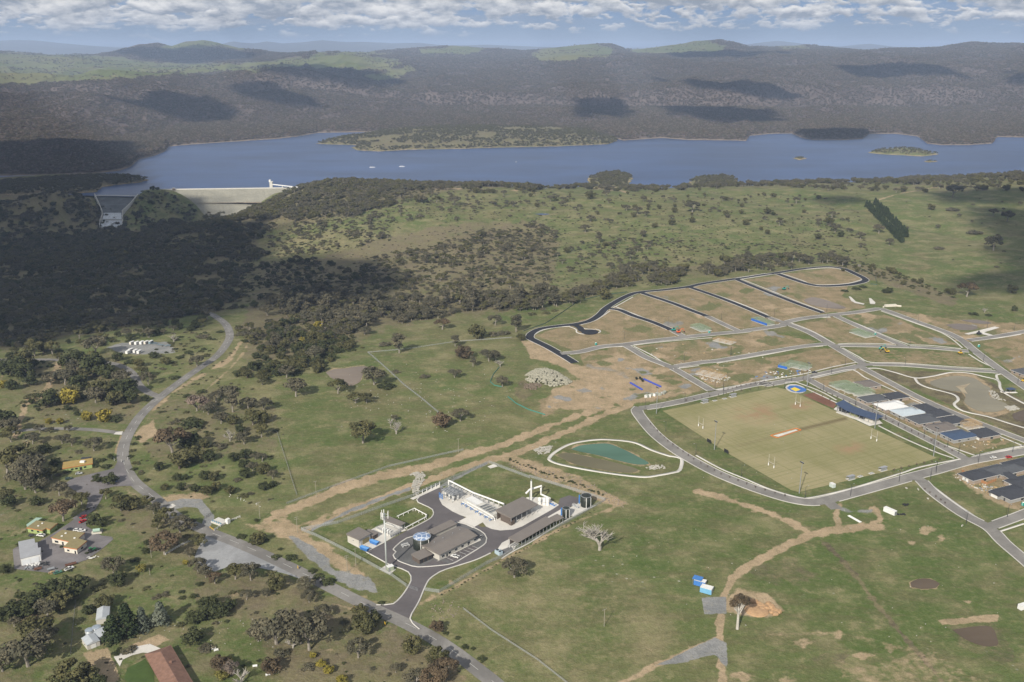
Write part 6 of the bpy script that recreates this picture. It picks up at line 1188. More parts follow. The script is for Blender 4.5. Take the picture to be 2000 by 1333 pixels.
def tank(name, label, c, radius, h, wm, roofm, dome=0.5, extras=True, rot=0.6, cat='tank'):
 B = at(*c); r = thing(name, label, cat, B, rot); b = MB().cyl(0, 0, -0.5, h, radius, radius, 28); b.build('shell', wm, r, True)
 bands = MB(); n = 28
 for k in range(1, 6): bands.cyl(0, 0, h * k / 6 - 0.06, h * k / 6 + 0.06, radius + 0.05, radius + 0.05, 28)
 bands.build('hoop', wm, r); MB().dome(0, 0, h + 0.02, radius * 1.01, dome, 24, 3).build('roof', roofm, r)
 MB().cyl(0, 0, h - 0.05, h + 0.18, radius * 1.03, radius * 1.03, 28).build('rim', STEEL, r)
 if extras:
  for a, rr in ((-2.2, 0.22), (-1.3, 0.16)): x, y = math.cos(a) * (radius + 0.35), math.sin(a) * (radius + 0.35); MB().tube([(x, y, 0), (x, y, h * 0.95), (x * 0.8, y * 0.8, h * 0.97)], rr).build('riser_pipe', WHITE, r)
  x = radius + 0.5; l = MB().box(x, -0.3, 0, 0.07, 0.07, h + 1).box(x, 0.3, 0, 0.07, 0.07, h + 1)
  for k in range(int(h / 0.35)): l.box(x, 0, 0.3 + k * 0.35, 0.05, 0.6, 0.05)
  l.build('ladder', STEEL, r)
 return r
def dome_roof_mat():
 m = bpy.data.materials.new('blue_translucent_cover'); m.use_nodes = True; t = NT(m.node_tree); b = m.node_tree.nodes['Principled BSDF']; v = t.n('ShaderNodeTexVoronoi', feature='DISTANCE_TO_EDGE'); v.inputs['Scale'].default_value = 0.33; t.link(t.pos((1, 1, 0)), v.inputs['Vector'])
 t.link(t.mix(t.ramp(v.outputs['Distance'], 0.03, 0.10), (0.55, 0.60, 0.66), (0.15, 0.22, 0.36)), b.inputs['Base Color']); b.inputs['Roughness'].default_value = 0.25; return m
def plant_site():
 # main hall
 r, L, W = building('plant_hall', 'long plant hall with taupe gable roof facing the car bays', 'building', RECT(k5((860, 500))[0], k5((1095, 380))[0], k5((993, 322))[0], 4.2), 4.2, 'gable', 1.5, PALEW, TAUPE, oh=0.9)
 sp = [('window', 'S', -L / 2 + 3 + 5.2 * i, 1.8, 1.2, 1.3, GLASS) for i in range(7)] + [('door', 'S', -L / 2 + 6, 1.1, 0, 2.2, DARKST), ('door', 'S', L / 2 - 6, 1.1, 0, 2.2, DARKST), ('roller_door', 'E', 1.5, 4, 0, 3.4, STEEL), ('window', 'W', -2, 2.2, 1.2, 1.3, GLASS)]; openings(r, L, W, sp)
 for x in (-9, -2, 6, 12): MB().cyl(x, 3, 4.9, 6.0, 0.3, 0.3, 8).build('roof_vent', STEEL, r)
 r, L, W = building('plant_annex', 'lower taupe-roofed annex behind the long plant hall', 'building', RECT(k5((822, 372))[0], k5((972, 303))[0], k5((925, 290))[0], 3.6), 3.6, 'skillion', 0.5, PALEW, TAUPE, oh=0.4); openings(r, L, W, [('door', 'W', 0, 1.2, 0, 2.2, DARKST)])
 r, L, W = building('store_shed', 'small brown shed with three dark doors beside the domed tank', 'shed', RECT(k5((730, 536))[0], k5((812, 500))[0], k5((768, 470))[0], 3.0), 3.0, 'skillion', 0.6, BROWNW, TAUPE, oh=0.4); openings(r, L, W, [('roller_door', 'S', -L / 3 + i * L / 3, L / 4.2, 0, 2.3, DARKST) for i in range(3)])
 tank('domed_tank', 'big round dark green tank with a blue panelled roof', (824.5, 1069.5), 5.3, 7.2, TANKG, dome_roof_mat(), 0.9)
 # west workshop, bins, pumps
 r, L, W = building('workshop', 'pale square workshop with roller door near the blue bins', 'building', RECT(kP((385, 858))[0], kP((528, 780))[0], kP((412, 708))[0], 4.6), 4.6, 'skillion', 0.9, PALEW, TAUPE, oh=0.4); openings(r, L, W, [('roller_door', 'S', 0.8, L * 0.55, 0, 3.4, OLIVER), ('door', 'S', -L / 2 + 1.1, 1.0, 0, 2.3, WHITE), ('window', 'W', 0, 0.8, 2.6, 0.4, GLASS)])
 r, L, W = building('pump_hut', 'little dark-roofed pump hut tucked against the pale workshop', 'hut', RECT(kP((560, 806))[0], kP((622, 772))[0], kP((532, 716))[0], 3.0), 3.0, 'flat', 0.3, BROWNW, TAUPE, oh=0.3); openings(r, L, W, [('door', 'S', 0, 1.2, 0, 2.2, DARKST)])
 hd = heading(kP((530, 870))[0], kP((640, 912))[0])
 for k, (c, lb) in enumerate(((kP((578, 908))[0], 'blue ribbed skip bin at the roller door of the pale workshop'), (kP((458, 985))[0], 'blue ribbed skip bin on the lawn edge of the slab'))):
  r = thing('skip_bin', lb, 'skip bin', at(*c, 0.2), hd, 'blue skip bins'); MB().add([(-2.6, -1, 0.15), (2.6, -1, 0.15), (2.6, 1, 0.15), (-2.6, 1, 0.15), (-3, -1.25, 1.9), (3, -1.25, 1.9), (3, 1.25, 1.9), (-3, 1.25, 1.9)], [(3, 2, 1, 0), (4, 5, 6, 7), (0, 1, 5, 4), (1, 2, 6, 5), (2, 3, 7, 6), (3, 0, 4, 7)]).build('body', BLUEP, r)
  rb = MB(); [rb.box(-2.4 + i * 0.8, s * 1.22, 0.3, 0.12, 0.14, 1.5) for i in range(7) for s in (-1, 1)]; rb.build('rib', BLUEP, r); MB().box(0, 0, 1.9, 6.1, 2.0, 0.1).build('lid', mat('light_blue_lid', (0.12, 0.32, 0.66), 0.5), r)
 cen, ang, L, W = RECT(kP((770, 795))[0], kP((895, 735))[0], kP((735, 645))[0], 1.2); r = thing('pump_platform', 'raised grey concrete pump platform with railings and white pipes', 'platform', cen, ang); MB().box(0, 0, -0.5, L, W, 1.7).build('plinth', CONCW, r)
 rl = MB()
 for x0, y0, x1, y1 in ((-L / 2, -W / 2, L / 2, -W / 2), (L / 2, -W / 2, L / 2, W / 2), (L / 2, W / 2, -L / 2, W / 2), (-L / 2, W / 2, -L / 2, -W / 2)):
  for z in (1.75, 2.25): rl.tube([(x0, y0, z), (x1, y1, z)], 0.05, 5)
  n = int(math.hypot(x1 - x0, y1 - y0) / 1.6)
  for k in range(n): f = k / n; rl.cyl(x0 + (x1 - x0) * f, y0 + (y1 - y0) * f, 1.2, 2.3, 0.05, 0.05, 5)
 rl.build('railing', STEEL, r)
 for k in range(3): x = -L / 2 + 1.5; y = -W / 2 + 1.5 + k * 2.2; MB().tube([(x, y, 1.2), (x, y, 3.4), (x - 0.6, y, 3.9), (x - 1.4, y, 3.9), (x - 2.0, y, 3.4), (x - 2, y, 0)], 0.28).build('bent_pipe', WHITE, r)
 for k in range(5): MB().box(L / 2 - 1.5 - k * 1.7, -W / 2 - 1.2, 0, 0.8, 0.9, 1.5).build('pump', STEEL, r)
 def canopy(name, label, rect, h, posts, roofm, back=False, rise=0.7, wall_end=None):
  cen, ang, L, W = rect; r = thing(name, label, 'shelter', cen, ang); roof_solid(MB(), L, W, h, 'skillion', rise, 0.2, 0.22).build('roof', roofm, r)
  for i in range(posts):
   x = -L / 2 + 0.4 + (L - 0.8) * i / (posts - 1)
   for y in (-W / 2 + 0.3, W / 2 - 0.3): MB().box(x, y, -0.4, 0.28, 0.28, h + 0.4 + (rise * 0.9 if y > 0 else 0)).build('post', STEEL, r)
  if back: MB().box(0, W / 2 - 0.5, -0.4, L * 0.98, 0.2, h + 0.3).build('back_wall', BROWNW, r)
  if wall_end: MB().box(-L / 2 + 0.9, -W * 0.1, -0.4, 0.3, W * 0.72, h + 0.3).build('end_wall', BROWNW, r)
  return r, L, W
 r, L, W = canopy('canopy_shelter', 'small taupe canopy over pipework at the pump platform', RECT(kP((895, 688))[0], kP((962, 648))[0], kP((795, 545))[0], 4.0), 4.0, 3, TAUPE, rise=0.5)
 for k in range(4): MB().tube([(-1.5 + k, -W / 2 + 1, 0), (-1.5 + k, -W / 2 + 1, 1.6), (-1.5 + k, W / 2 - 1, 1.6), (-1.5 + k, W / 2 - 1, 0)], 0.2).build('pipe', WHITE, r)
 # white pipe loop round the little lawn
 pts = [at(*p) for p in kP((862, 590), (1075, 490), (1228, 572), (1222, 596), (960, 735))]; o = pts[0]; r = thing('pipe_loop', 'white raised pipe running round the small sunken lawn', 'pipework', o); tb = MB().tube([p - o + Vector((0, 0, 1.5)) for p in pts], 0.32, 8); tb.build('pipe', WHITE, r)
 for i in range(4):
  for f in (0.08, 0.36, 0.64, 0.92): q = pts[i].lerp(pts[i + 1], f) - o; MB().box(q.x, q.y, -0.3, 0.45, 0.45, 1.6).build('support', CONCW, r)
 # filter block on the white slab
 cen, ang, L, W = RECT(kQ((505, 570))[0], kQ((700, 655))[0], kQ((700, 520))[0], 0); 
 A, B = at(*kQ((262, 425))[0]), at(*kQ((640, 640))[0]); u = (B - A); L = u.length; ang = math.atan2(u.y, u.x); cen = (A + B) / 2
 yv = 1 if (at(*kQ((800, 480))[0]) - cen).dot(Vector((-math.sin(ang), math.cos(ang), 0))) > 0 else -1
 r = thing('filter_block', 'concrete filter basins with white covers on the white slab', 'filter plant', cen, ang); MB().box(1, yv * 6.2, -0.3, L * 0.86, 7.2, 3.2).build('basin', CONCW, r); MB().box(-L * 0.22, yv * 6.2, 2.92, L * 0.34, 6.2, 0.35).build('cover', WHITE, r)
 for k in range(4): MB().box(L * 0.06 + k * 3.0, yv * 6.2, 2.92, 1.6, 6.0, 0.12).build('channel', mat('basin_water', (0.06, 0.07, 0.07), 0.2), r); MB().box(L * 0.06 + k * 3.0 + 1.3, yv * 6.2, 2.94, 0.25, 6.4, 0.9).build('walkway', STEEL, r)
 rl = MB(); [rl.tube([(-L * 0.43, yv * (6.2 + s * 3.5), z), (L * 0.45, yv * (6.2 + s * 3.5), z)], 0.05, 5) for s in (-1, 1) for z in (3.4, 3.9)]; rl.build('railing', STEEL, r)
 r = thing('valve_gallery', 'row of blue valves and white pipes in front of the filter basins', 'pipework', cen, ang)
 MB().tube([(-L * 0.42, yv * 1.5, 1.1), (L * 0.5, yv * 1.5, 1.1)], 0.34).build('header_pipe', WHITE, r); MB().tube([(-L * 0.42, yv * 0.2, 0.7), (L * 0.5, yv * 0.2, 0.7)], 0.22).build('header_pipe', STEEL, r); MB().tube([(-L * 0.3, yv * 2.3, 2.4), (L * 0.5, yv * 2.3, 2.4), (L * 0.54, yv * 2.3, 0)], 0.3).build('header_pipe', WHITE, r)
 n = 13
 for k in range(n):
  x = -L * 0.40 + k * L * 0.86 / (n - 1); MB().cyl(x, yv * 0.2, 0, 1.2 + 0.7 * (k * 7 % 5) / 5, 0.2, 0.2, 8).cyl(x, yv * 0.2, 1.2 + 0.7 * (k * 7 % 5) / 5, 1.4 + 0.7 * (k * 7 % 5) / 5, 0.36, 0.36, 8).build('valve', BLUEP if k % 3 else STEEL, r); MB().tube([(x + 0.8, yv * -0.5, 0.0), (x + 0.8, yv * -0.5, 0.9), (x + 0.8, yv * 2.6, 0.9)], 0.2).build('branch_pipe', WHITE if k % 2 else BLUEP, r)
 # membrane rack at the far end
 B2 = at(*kQ((190, 370))[0]); r = thing('steel_rack', 'tall grey steel rack of filter vessels at the pipe end of the slab', 'filter plant', B2, ang); fr = MB()
 for x in (-6, -2, 2, 6):
  for y in (-4, 0, 4): fr.box(x, y, -0.2, 0.22, 0.22, 7.4)
 for z in (2.6, 5.0, 7.1):
  for y in (-4, 0, 4): fr.box(0, y, z, 12.2, 0.18, 0.18)
  for x in (-6, -2, 2, 6): fr.box(x, 0, z, 0.18, 8.2, 0.18)
 fr.build('frame', STEEL, r); MB().box(0, 0, 4.9, 12, 8, 0.06).build('grating', mat('grating', (0.25, 0.26, 0.27), 0.6), r)
 for x in (-4, 0, 4):
  for y in (-2, 2): MB().cyl(x, y, 0, 4.3, 0.75, 0.75, 12).dome(x, y, 4.3, 0.75, 0.4, 12, 3).build('vessel', WHITE, r)
 for k in range(6): MB().tube([(-5 + k * 2, -4, 5.2), (-4.2 + k * 2, 0, 7.6), (-5 + k * 2, 4, 5.2)], 0.13, 6).build('pipe', STEEL, r)
 for k in range(3): MB().cyl(-5.5 + k * 1.6, -6, 0, 3.8, 0.28, 0.28, 8).build('dosing_column', BLUEP, r)
 # long white pipe along the back
 pts = [at(*p) for p in kQ((172, 232), (440, 368), (790, 498))]; o = pts[0]; up = Vector((0, 0, 3.6)); r = thing('overhead_pipe', 'long white overhead pipe along the lawn side of the slab', 'pipework', o)
 MB().tube([p - o + up for p in pts], 0.55, 10).build('pipe', WHITE, r)
 for k in range(13): f = k / 12 * 2; i = min(int(f), 1); q = pts[i].lerp(pts[i + 1], f - i) - o; MB().box(q.x, q.y, -0.3, 0.3, 0.9, 3.4, ang).build('stand', CONCW if k % 3 else STEEL, r)
 q0 = pts[0] - o + up; MB().tube([q0, q0 + Vector((0, 0, 0.01)) + (pts[0] - pts[1]).normalized() * 1.5, q0 + (pts[0] - pts[1]).normalized() * 1.6 - Vector((0, 0, 3.6))], 0.5).build('elbow', WHITE, r)
 # process shed
 r, L, W = canopy('process_shed', 'open-sided process shed with broad taupe roof by the white chimney', RECT(kQ((872, 606))[0], kQ((1180, 452))[0], kQ((1022, 372))[0], 5.4), 5.4, 6, TAUPE, True, 1.2, True)
 for k in range(5): MB().box(-L / 2 + 3.5 + k * (L - 7) / 4, 1, 0, 2.6, 3, 2.6).build('blower', STEEL, r)
 MB().box(-L / 2 + 1.8, -W / 2 + 1.2, -0.2, 3.2, 2.2, 3.2).build('kiosk', BROWNW, r)
 B3 = at(*kQ((1103, 404))[0]); r = thing('chimney_stack', 'tall white chimney stack rising behind the process shed', 'chimney', B3); MB().cyl(0, 0, -0.3, 14.2, 0.62, 0.55, 14).build('stack', WHITE, r); MB().cyl(0, 0, 14.2, 15.2, 0.40, 0.40, 12).build('flue_tip', STEEL, r); MB().cyl(0, 0, -0.2, 0.5, 1.0, 1.0, 12).build('base_plate', CONCW, r)
 e = [at(*kQ((1040, 400))[0], 5.0), at(*kQ((1085, 385))[0], 7.0), at(*kQ((1225, 365))[0], 8.5)]; o = B3; r = thing('white_duct', 'fat white duct climbing from the shed roof to the scrubbers', 'duct', o)
 d3 = at(*kQ((1215, 395))[0]); MB().tube([p - o for p in e] + [d3 - o + Vector((0, 0, 8.6)), d3 - o + Vector((0, 0, 4.2)), at(*kQ((1320, 450))[0]) - o + Vector((0, 0, 4.6))], 0.62, 10).build('duct', WHITE, r); MB().box((e[1] - o).x, (e[1] - o).y, -0.3, 0.4, 0.4, 7).build('support', STEEL, r)
 for k, c in enumerate(kQ((1200, 440), (1252, 448), (1292, 452))):
  r = thing('scrubber_vessel', ['white scrubber vessel nearest to the chimney stack', 'middle white scrubber vessel under the fat duct', 'white scrubber vessel farthest from the chimney stack'][k], 'tank', at(*c), 0.3, 'white scrubber vessels'); MB().cyl(0, 0, 0, 4.2 + k * 0.3, 1.15, 1.15, 14).dome(0, 0, 4.2 + k * 0.3, 1.15, 0.6, 14, 3).build('vessel', WHITE, r); MB().cyl(0, 0, 2.0, 2.15, 1.3, 1.3, 14).build('flange', STEEL, r); MB().tube([(1.1, 0, 0.8), (2.2, 0, 0.8), (2.2, 0, 0)], 0.22).build('pipe', BLUEP if k == 2 else WHITE, r)
 c = at(*kQ((1345, 455))[0]); r = thing('pump_set', 'cluster of low blue pumps at the corner of the white slab', 'pumps', c, ang)
 for k in range(4): MB().cyl(k * 1.3 - 2, 0, 0, 0.9, 0.4, 0.4, 8).build('pump', BLUEP, r); MB().tube([(k * 1.3 - 2, 0, 0.7), (k * 1.3 - 2, 1.8, 0.7), (k * 1.3 - 2, 1.8, 0)], 0.16).build('pipe', BLUEP if k % 2 else WHITE, r)
 # long canopy on the bank side, dark tanks
 r, L, W = canopy('bank_canopy', 'very long narrow taupe-roofed canopy beside the planted bank', RECT(kQ((950, 886))[0], kQ((1372, 640))[0], kQ((1290, 588))[0], 4.0), 4.0, 11, TAUPE, True, 0.8)
 for k in range(6): MB().tube([(-L / 2 - 1 - 0.4 * k, -2 + k * 0.7, 0), (-L / 2 - 1 - 0.4 * k, -2 + k * 0.7, 1.6), (-L / 2 + 3, -2 + k * 0.7, 1.6)], 0.14).build('pipe', STEEL if k % 2 else WHITE, r)
 r, L, W = canopy('tank_canopy', 'short lower taupe canopy between the long canopy and the smaller dark tank', RECT(kQ((1392, 640))[0], kQ((1476, 598))[0], kQ((1412, 558))[0], 3.6), 3.6, 3, TAUPE, False, 0.4)
 tank('dark_tank', 'smaller dark green round tank next to the short canopy', kQ((1502, 588))[0], 2.25, 6.2, TANKG, TANKG, 0.5); tank('dark_tank', 'larger dark green round tank at the far corner of the plant', kQ((1732, 462))[0], 3.4, 7.4, TANKG, TANKG, 0.6)
 for c, h, lb in ((kQ((1450, 575))[0], 5.5, 'blue dosing column beside the smaller dark tank'), (kQ((1655, 440))[0], 6.5, 'blue dosing column beside the larger dark tank')):
  r = thing('dosing_column', lb, 'column', at(*c)); MB().cyl(0, 0, 0, h, 0.45, 0.45, 10).build('column', BLUEP, r); MB().box(0, 0, 0, 1.6, 1.6, 0.4).build('base', CONCW, r); MB().tube([(0.5, 0.5, 0.3), (0.5, 0.5, h), (0.5, -0.5, h), (0.5, -0.5, 0.3)], 0.06, 5).build('ladder', STEEL, r)
 c = at(*kQ((1615, 470))[0]); r = thing('pipe_skid', 'steel skid of small pipes between the two dark tanks', 'pipework', c, ang); MB().box(0, 0, 0, 6, 2, 0.3).build('base', STEEL, r)
 for k in range(5): MB().tube([(-2.4 + k * 1.2, -0.8, 0.3), (-2.4 + k * 1.2, -0.8, 1.3), (-2.4 + k * 1.2, 0.8, 1.3), (-2.4 + k * 1.2, 0.8, 0.3)], 0.14).build('pipe', WHITE, r)
 c = at(*k5((1247, 500))[0], 0.2); r = thing('chiller_unit', 'pale blue chiller box on the gravel behind the long canopy', 'air conditioner', c, ang); MB().box(0, 0, 0, 4.4, 2.6, 2.2).build('casing', mat('pale_blue_paint', (0.40, 0.50, 0.56), 0.5, var=0.1), r)
 for k in (-1.2, 1.2): MB().cyl(k, 0, 2.2, 2.45, 0.85, 0.85, 14).build('fan', DARKST, r)
 # gas and pipes at the gate end of the slab and on the gravel bed
 c = at(*kP((965, 930))[0], 0.15); r = thing('pipe_manifold', 'low white pipe manifold on the dark gravel by the domed tank', 'pipework', c, 0.5)
 for k in range(4): MB().tube([(-2.4, -1.5 + k, 0.2), (-2.4, -1.5 + k, 1.0), (2.0, -1.5 + k, 1.0), (2.0, -1.5 + k, 0)], 0.17).build('pipe', WHITE if k % 2 == 0 else STEEL, r)
 for k in range(3): MB().box(-1.8 + k * 1.6, 0, 0, 0.3, 3.6, 0.85).build('stand', STEEL, r)
 c = at(*kP((1270, 225))[0], 0.2); r = thing('pipe_manifold', 'long white pipe manifold on the slab above the rock channel', 'pipework', c, heading(kP((1150, 290))[0], kP((1390, 180))[0]))
 for k in range(5): MB().tube([(-8 + k * 4, -1, 0), (-8 + k * 4, -1, 1.2), (-6 + k * 4, 1, 1.2), (-6 + k * 4, 1, 0)], 0.25).build('bend', WHITE, r)
 MB().tube([(-9, 0, 0.9), (9, 0, 0.9)], 0.3).build('header_pipe', STEEL, r)
 # mast with antennas, cabinet
 B4 = at(*kP((731, 1222))[0]); rz = ratio(*kP((712, 530))[0])[1]; H = CAMH + rz * B4.y - B4.z; r = thing('antenna_mast', 'very tall pale mast carrying telephone antennas by the plant gate', 'mast', B4); MB().cyl(0, 0, -0.5, H, 0.6, 0.34, 16).build('pole', mat('mast_paint', (0.46, 0.49, 0.48), 0.5, var=0.08), r, True); MB().cyl(0, 0, -0.4, 0.5, 1.3, 1.3, 12).build('footing', CONCW, r)
 hf = MB()
 for z in (H - 2.0, H - 0.4):
  for k in range(3): a0, a1 = k * 2.094, (k + 1) * 2.094; hf.tube([(2.0 * math.cos(a0), 2.0 * math.sin(a0), z), (2.0 * math.cos(a1), 2.0 * math.sin(a1), z)], 0.08, 5).tube([(0, 0, z), (2.0 * math.cos(a0), 2.0 * math.sin(a0), z)], 0.08, 5)
 hf.build('headframe', STEEL, r)
 for k in range(3):
  for j in (-1, 1): a = k * 2.094 + j * 0.28; MB().box(2.2 * math.cos(a), 2.2 * math.sin(a), H - 2.8, 0.3, 0.42, 4.2, a).build('antenna', WHITE, r)
 r = thing('equipment_cabinet', 'pale green equipment cabinet at the foot of the tall mast', 'cabinet', at(*kP((775, 1235))[0], 0.2), 0.55); MB().box(0, 0, 0, 3.4, 2.6, 2.7).build('casing', mat('pale_green_paint', (0.34, 0.38, 0.29), 0.6, var=0.1), r); MB().box(0, 0, 2.7, 3.7, 2.9, 0.18).build('roof', WHITE, r); MB().box(-1.0, -1.33, 0.1, 1.0, 0.1, 2.2).build('door', STEEL, r)
 vehicle('utility_truck', 'white pickup parked in the marked bays by the plant hall', 'pickup', at(*k5((962, 521))[0], 0.2), heading(k5((985, 524))[0], k5((942, 512))[0]), WHITE, 'ute')
 # gate and perimeter fences
 r = thing('entrance_gate', 'grey steel swing gate across the plant driveway', 'gate', at(*k5((645, 712))[0]), heading(k5((645, 712))[0], k5((706, 735))[0]))
 for k in range(2): 
  g = MB(); [g.tube([(k * 4.2, 0, z), (k * 4.2 + 4, 0, z)], 0.05, 5) for z in (0.2, 1.0, 1.8)]; [g.tube([(k * 4.2 + x, 0, 0.2), (k * 4.2 + x, 0, 1.8)], 0.05, 5) for x in (0, 1, 2, 3, 4)]; g.build('leaf_frame', STEEL, r)
 MB().cyl(-0.2, 0, -0.3, 2.1, 0.1, 0.1, 8).build('gate_post', STEEL, r)
 wire_fence('wire mesh fence along the road side of the plant, ending at the gate', k5((-40, 345), (60, 385), (250, 480), (470, 602), (545, 640), (645, 712)))
 wire_fence('wire mesh fence round the lawn by the gate and up the planted bank', k5((765, 738), (860, 752), (1170, 565), (1290, 510), (1500, 395), (1700, 290), (1940, 152), (1860, 125), (1700, 75), (1450, 0)))
 wire_fence('wire mesh fence along the gravel strip behind the plant lawns', k5((-40, 345), (200, 300), (500, 190), (680, 128)) + [(850, 950), (955, 905), (1035, 935)])
 for lb, b, t2, a in (('timber power pole with double crossarm beside the plant fence', kP((245, 1258))[0], kP((233, 1046))[0], 2), ('timber power pole just inside the plant fence', kP((350, 1180))[0], kP((345, 960))[0], 1), ('lone timber power pole standing by the dirt track below the paddock', (618, 972), (617, 940), 1), ('timber power pole where the dirt tracks meet near the plant', (895.5, 884), (894.5, 857), 1),
                         ('timber power pole by the white-fenced pump station', (508, 1015), (505, 981), 1), ('timber power pole at the bend of the gravel track', (581, 1041), (578, 1010), 2), ('short timber power pole beside the bushes above the layby', (296, 1090), (294, 1064), 2), ('bare wooden post standing in the grass below the layby', (293, 1124), (292, 1110), 0), ('lone pole in the open green paddock in front', (1180, 1224), (1180.5, 1190), 1)):
  pole(lb, b, t2, None, a)
plant_site()
# ------------------------------------------------------------------ the old depot and the farm houses on the left
kX = K(0, 933, 10 / 3)
GREYR = mat('grey_roof_steel', (0.34, 0.35, 0.37), 0.5, var=0.12, scale=0.25); MINT = mat('mint_awning', (0.33, 0.46, 0.38), 0.6, var=0.1); CREAM = mat('cream_wall', (0.62, 0.58, 0.50), 0.7, var=0.1); TILE = mat('terracotta_tiles', (0.235, 0.135, 0.098), 0.8, var=0.35, scale=0.5, streak=(1, 1, 1)); ZINC = mat('zinc_roof', (0.50, 0.53, 0.55), 0.4, 0.2, var=0.12, scale=0.4)
def depot():
 r, q = flat_building('depot_shed', 'white depot shed with long grey stepped roof', 'shed', kL((300, 495), (560, 440), (570, 515), (608, 508), (615, 592), (660, 585), (655, 690), (335, 768)), 4.6, WHITE, GREYR, None, 0.2); a, b = q[7], q[6]
 m = Vector(((a[0] + b[0]) / 2, (a[1] + b[1]) / 2)); an = math.atan2(b[1] - a[1], b[0] - a[0]); 
 for f in (0.25, 0.7): MB().box(a[0] + (b[0] - a[0]) * f + math.sin(an) * 0.03, a[1] + (b[1] - a[1]) * f - math.cos(an) * 0.03, 0, 4.2, 0.2, 3.4, an).build('roller_door', mat('white_door', (0.62, 0.64, 0.66), 0.5), r)
 for k in range(8): x0, y0 = q[0][0] + (q[7][0] - q[0][0]) * (k + 0.5) / 8, q[0][1] + (q[7][1] - q[0][1]) * (k + 0.5) / 8; x1, y1 = x0 + (q[6][0] - q[7][0]) * 0.8, y0 + (q[6][1] - q[7][1]) * 0.8; MB().tube([(x0, y0, 4.93), (x1, y1, 4.93)], 0.06, 4).build('roof_rib', GREYR, r)
 r, q = flat_building('green_cottage', 'lime green depot cottage with olive flat roof and mint awning', 'building', kL((447, 262), (600, 150), (922, 194), (806, 288), (745, 270), (690, 304)), 3.0, LIME, OLIVER, RUST, 0.6)
 P = [GZ(u, v, 2.6) for u, v in kL((430, 208), (590, 95), (692, 98), (600, 150), (447, 255))]; o = r.location; MB().prism([(p.x - o.x, p.y - o.y) for p in P], 2.5, 2.65).build('awning', MINT, r)
 for p in P[:2]: MB().cyl(p.x - o.x, p.y - o.y, -0.3, 2.5, 0.09, 0.09, 6).build('awning_post', STEEL, r)
 for i, j, f, nm, w, z, h in ((0, 5, 0.3, 'window', 1.6, 1.1, 1.1), (0, 5, 0.7, 'window', 1.6, 1.1, 1.1), (5, 4, 0.5, 'door', 1.0, 0, 2.1)):
  a, b = q[i], q[j]; an = math.atan2(b[1] - a[1], b[0] - a[0]); MB().box(a[0] + (b[0] - a[0]) * f, a[1] + (b[1] - a[1]) * f, z, w, 0.24, h, an).build(nm, GLASS if nm == 'window' else DARKST, r)
 for f in kL((690, 190), (625, 232)): p = GZ(*f, 3.3) - o; MB().box(p.x, p.y, 3.28, 1.0, 0.8, 0.4).build('skylight', WHITE, r)
 r, q = flat_building('depot_office', 'white depot building with L-shaped olive flat roof and orange fascia', 'building', kL((842, 425), (1015, 302), (1368, 352), (1258, 442), (1403, 477), (1250, 607), (1042, 570), (1132, 482)), 3.5, CREAM, OLIVER, RUST, 0.6); o = r.location
 for i, j, f, nm, w, z, h in ((0, 7, 0.25, 'window', 2.6, 0.9, 1.3), (0, 7, 0.6, 'door', 1.2, 0, 2.2), (6, 5, 0.3, 'window', 1.6, 1.0, 1.1), (6, 5, 0.85, 'door', 1.0, 0, 2.1), (5, 4, 0.5, 'window', 2.0, 1.0, 1.1)):
  a, b = q[i], q[j]; an = math.atan2(b[1] - a[1], b[0] - a[0]); MB().box(a[0] + (b[0] - a[0]) * f, a[1] + (b[1] - a[1]) * f, z, w, 0.24, h, an).build(nm, GLASS if nm == 'window' else DARKST, r)
 for f in kL((1070, 352), (1008, 398), (1215, 430)): p = GZ(*f, 3.8) - o; MB().box(p.x, p.y, 3.78, 1.1, 0.8, 0.4).build('skylight', WHITE, r)
 r, q = flat_building('visitor_office', 'long low lime office with mustard yellow roof by the car park', 'building', kO((832, 692), (1195, 640), (1196, 708), (822, 772)), 3.2, LIME, mat('mustard_roof', (0.36, 0.255, 0.085), 0.7, var=0.15, scale=0.3), RUST, 0.7); o = r.location
 p = GZ(*kO((1075, 688))[0], 3.6) - o; MB().box(p.x, p.y, 3.5, 3.2, 2.0, 1.1).build('air_conditioner', WHITE, r); p = GZ(*kO((1120, 630))[0], 2.8) - o; MB().box(p.x, p.y, -0.5, 6.5, 3.2, 3.3, 0.15).build('lean_to', DARKST, r)
 a, b = q[3], q[2]; an = math.atan2(b[1] - a[1], b[0] - a[0])
 for f, nm in ((0.3, 'window'), (0.45, 'window'), (0.6, 'door'), (0.75, 'window')): MB().box(a[0] + (b[0] - a[0]) * f, a[1] + (b[1] - a[1]) * f, 0 if nm == 'door' else 1.0, 1.6, 0.24, 2.1 if nm == 'door' else 1.2, an).build(nm, GLASS, r)
 c = at(*kL((1575, 340))[0], 0.2); r = thing('fuel_tank', 'mint green fuel tank on a pale slab at the yard edge', 'tank', c, 0.3); MB().box(0, 0, -0.2, 6, 4, 0.4).build('slab', CREAM, r); t = MB(); t.add([(x, 1.1 * math.cos(w), 1.5 + 1.1 * math.sin(w)) for x in (-2, 2) for w in np.linspace(0, 6.283, 13)[:-1]], [tuple(range(12))[::-1], tuple(range(12, 24))] + [(i, (i + 1) % 12, 12 + (i + 1) % 12, 12 + i) for i in range(12)]); t.build('vessel', MINT, r); MB().box(3.2, 0, 0.2, 1, 1.4, 1.6).build('pump', DARKST, r)
 hd = heading((120, 1065), (150, 1050))
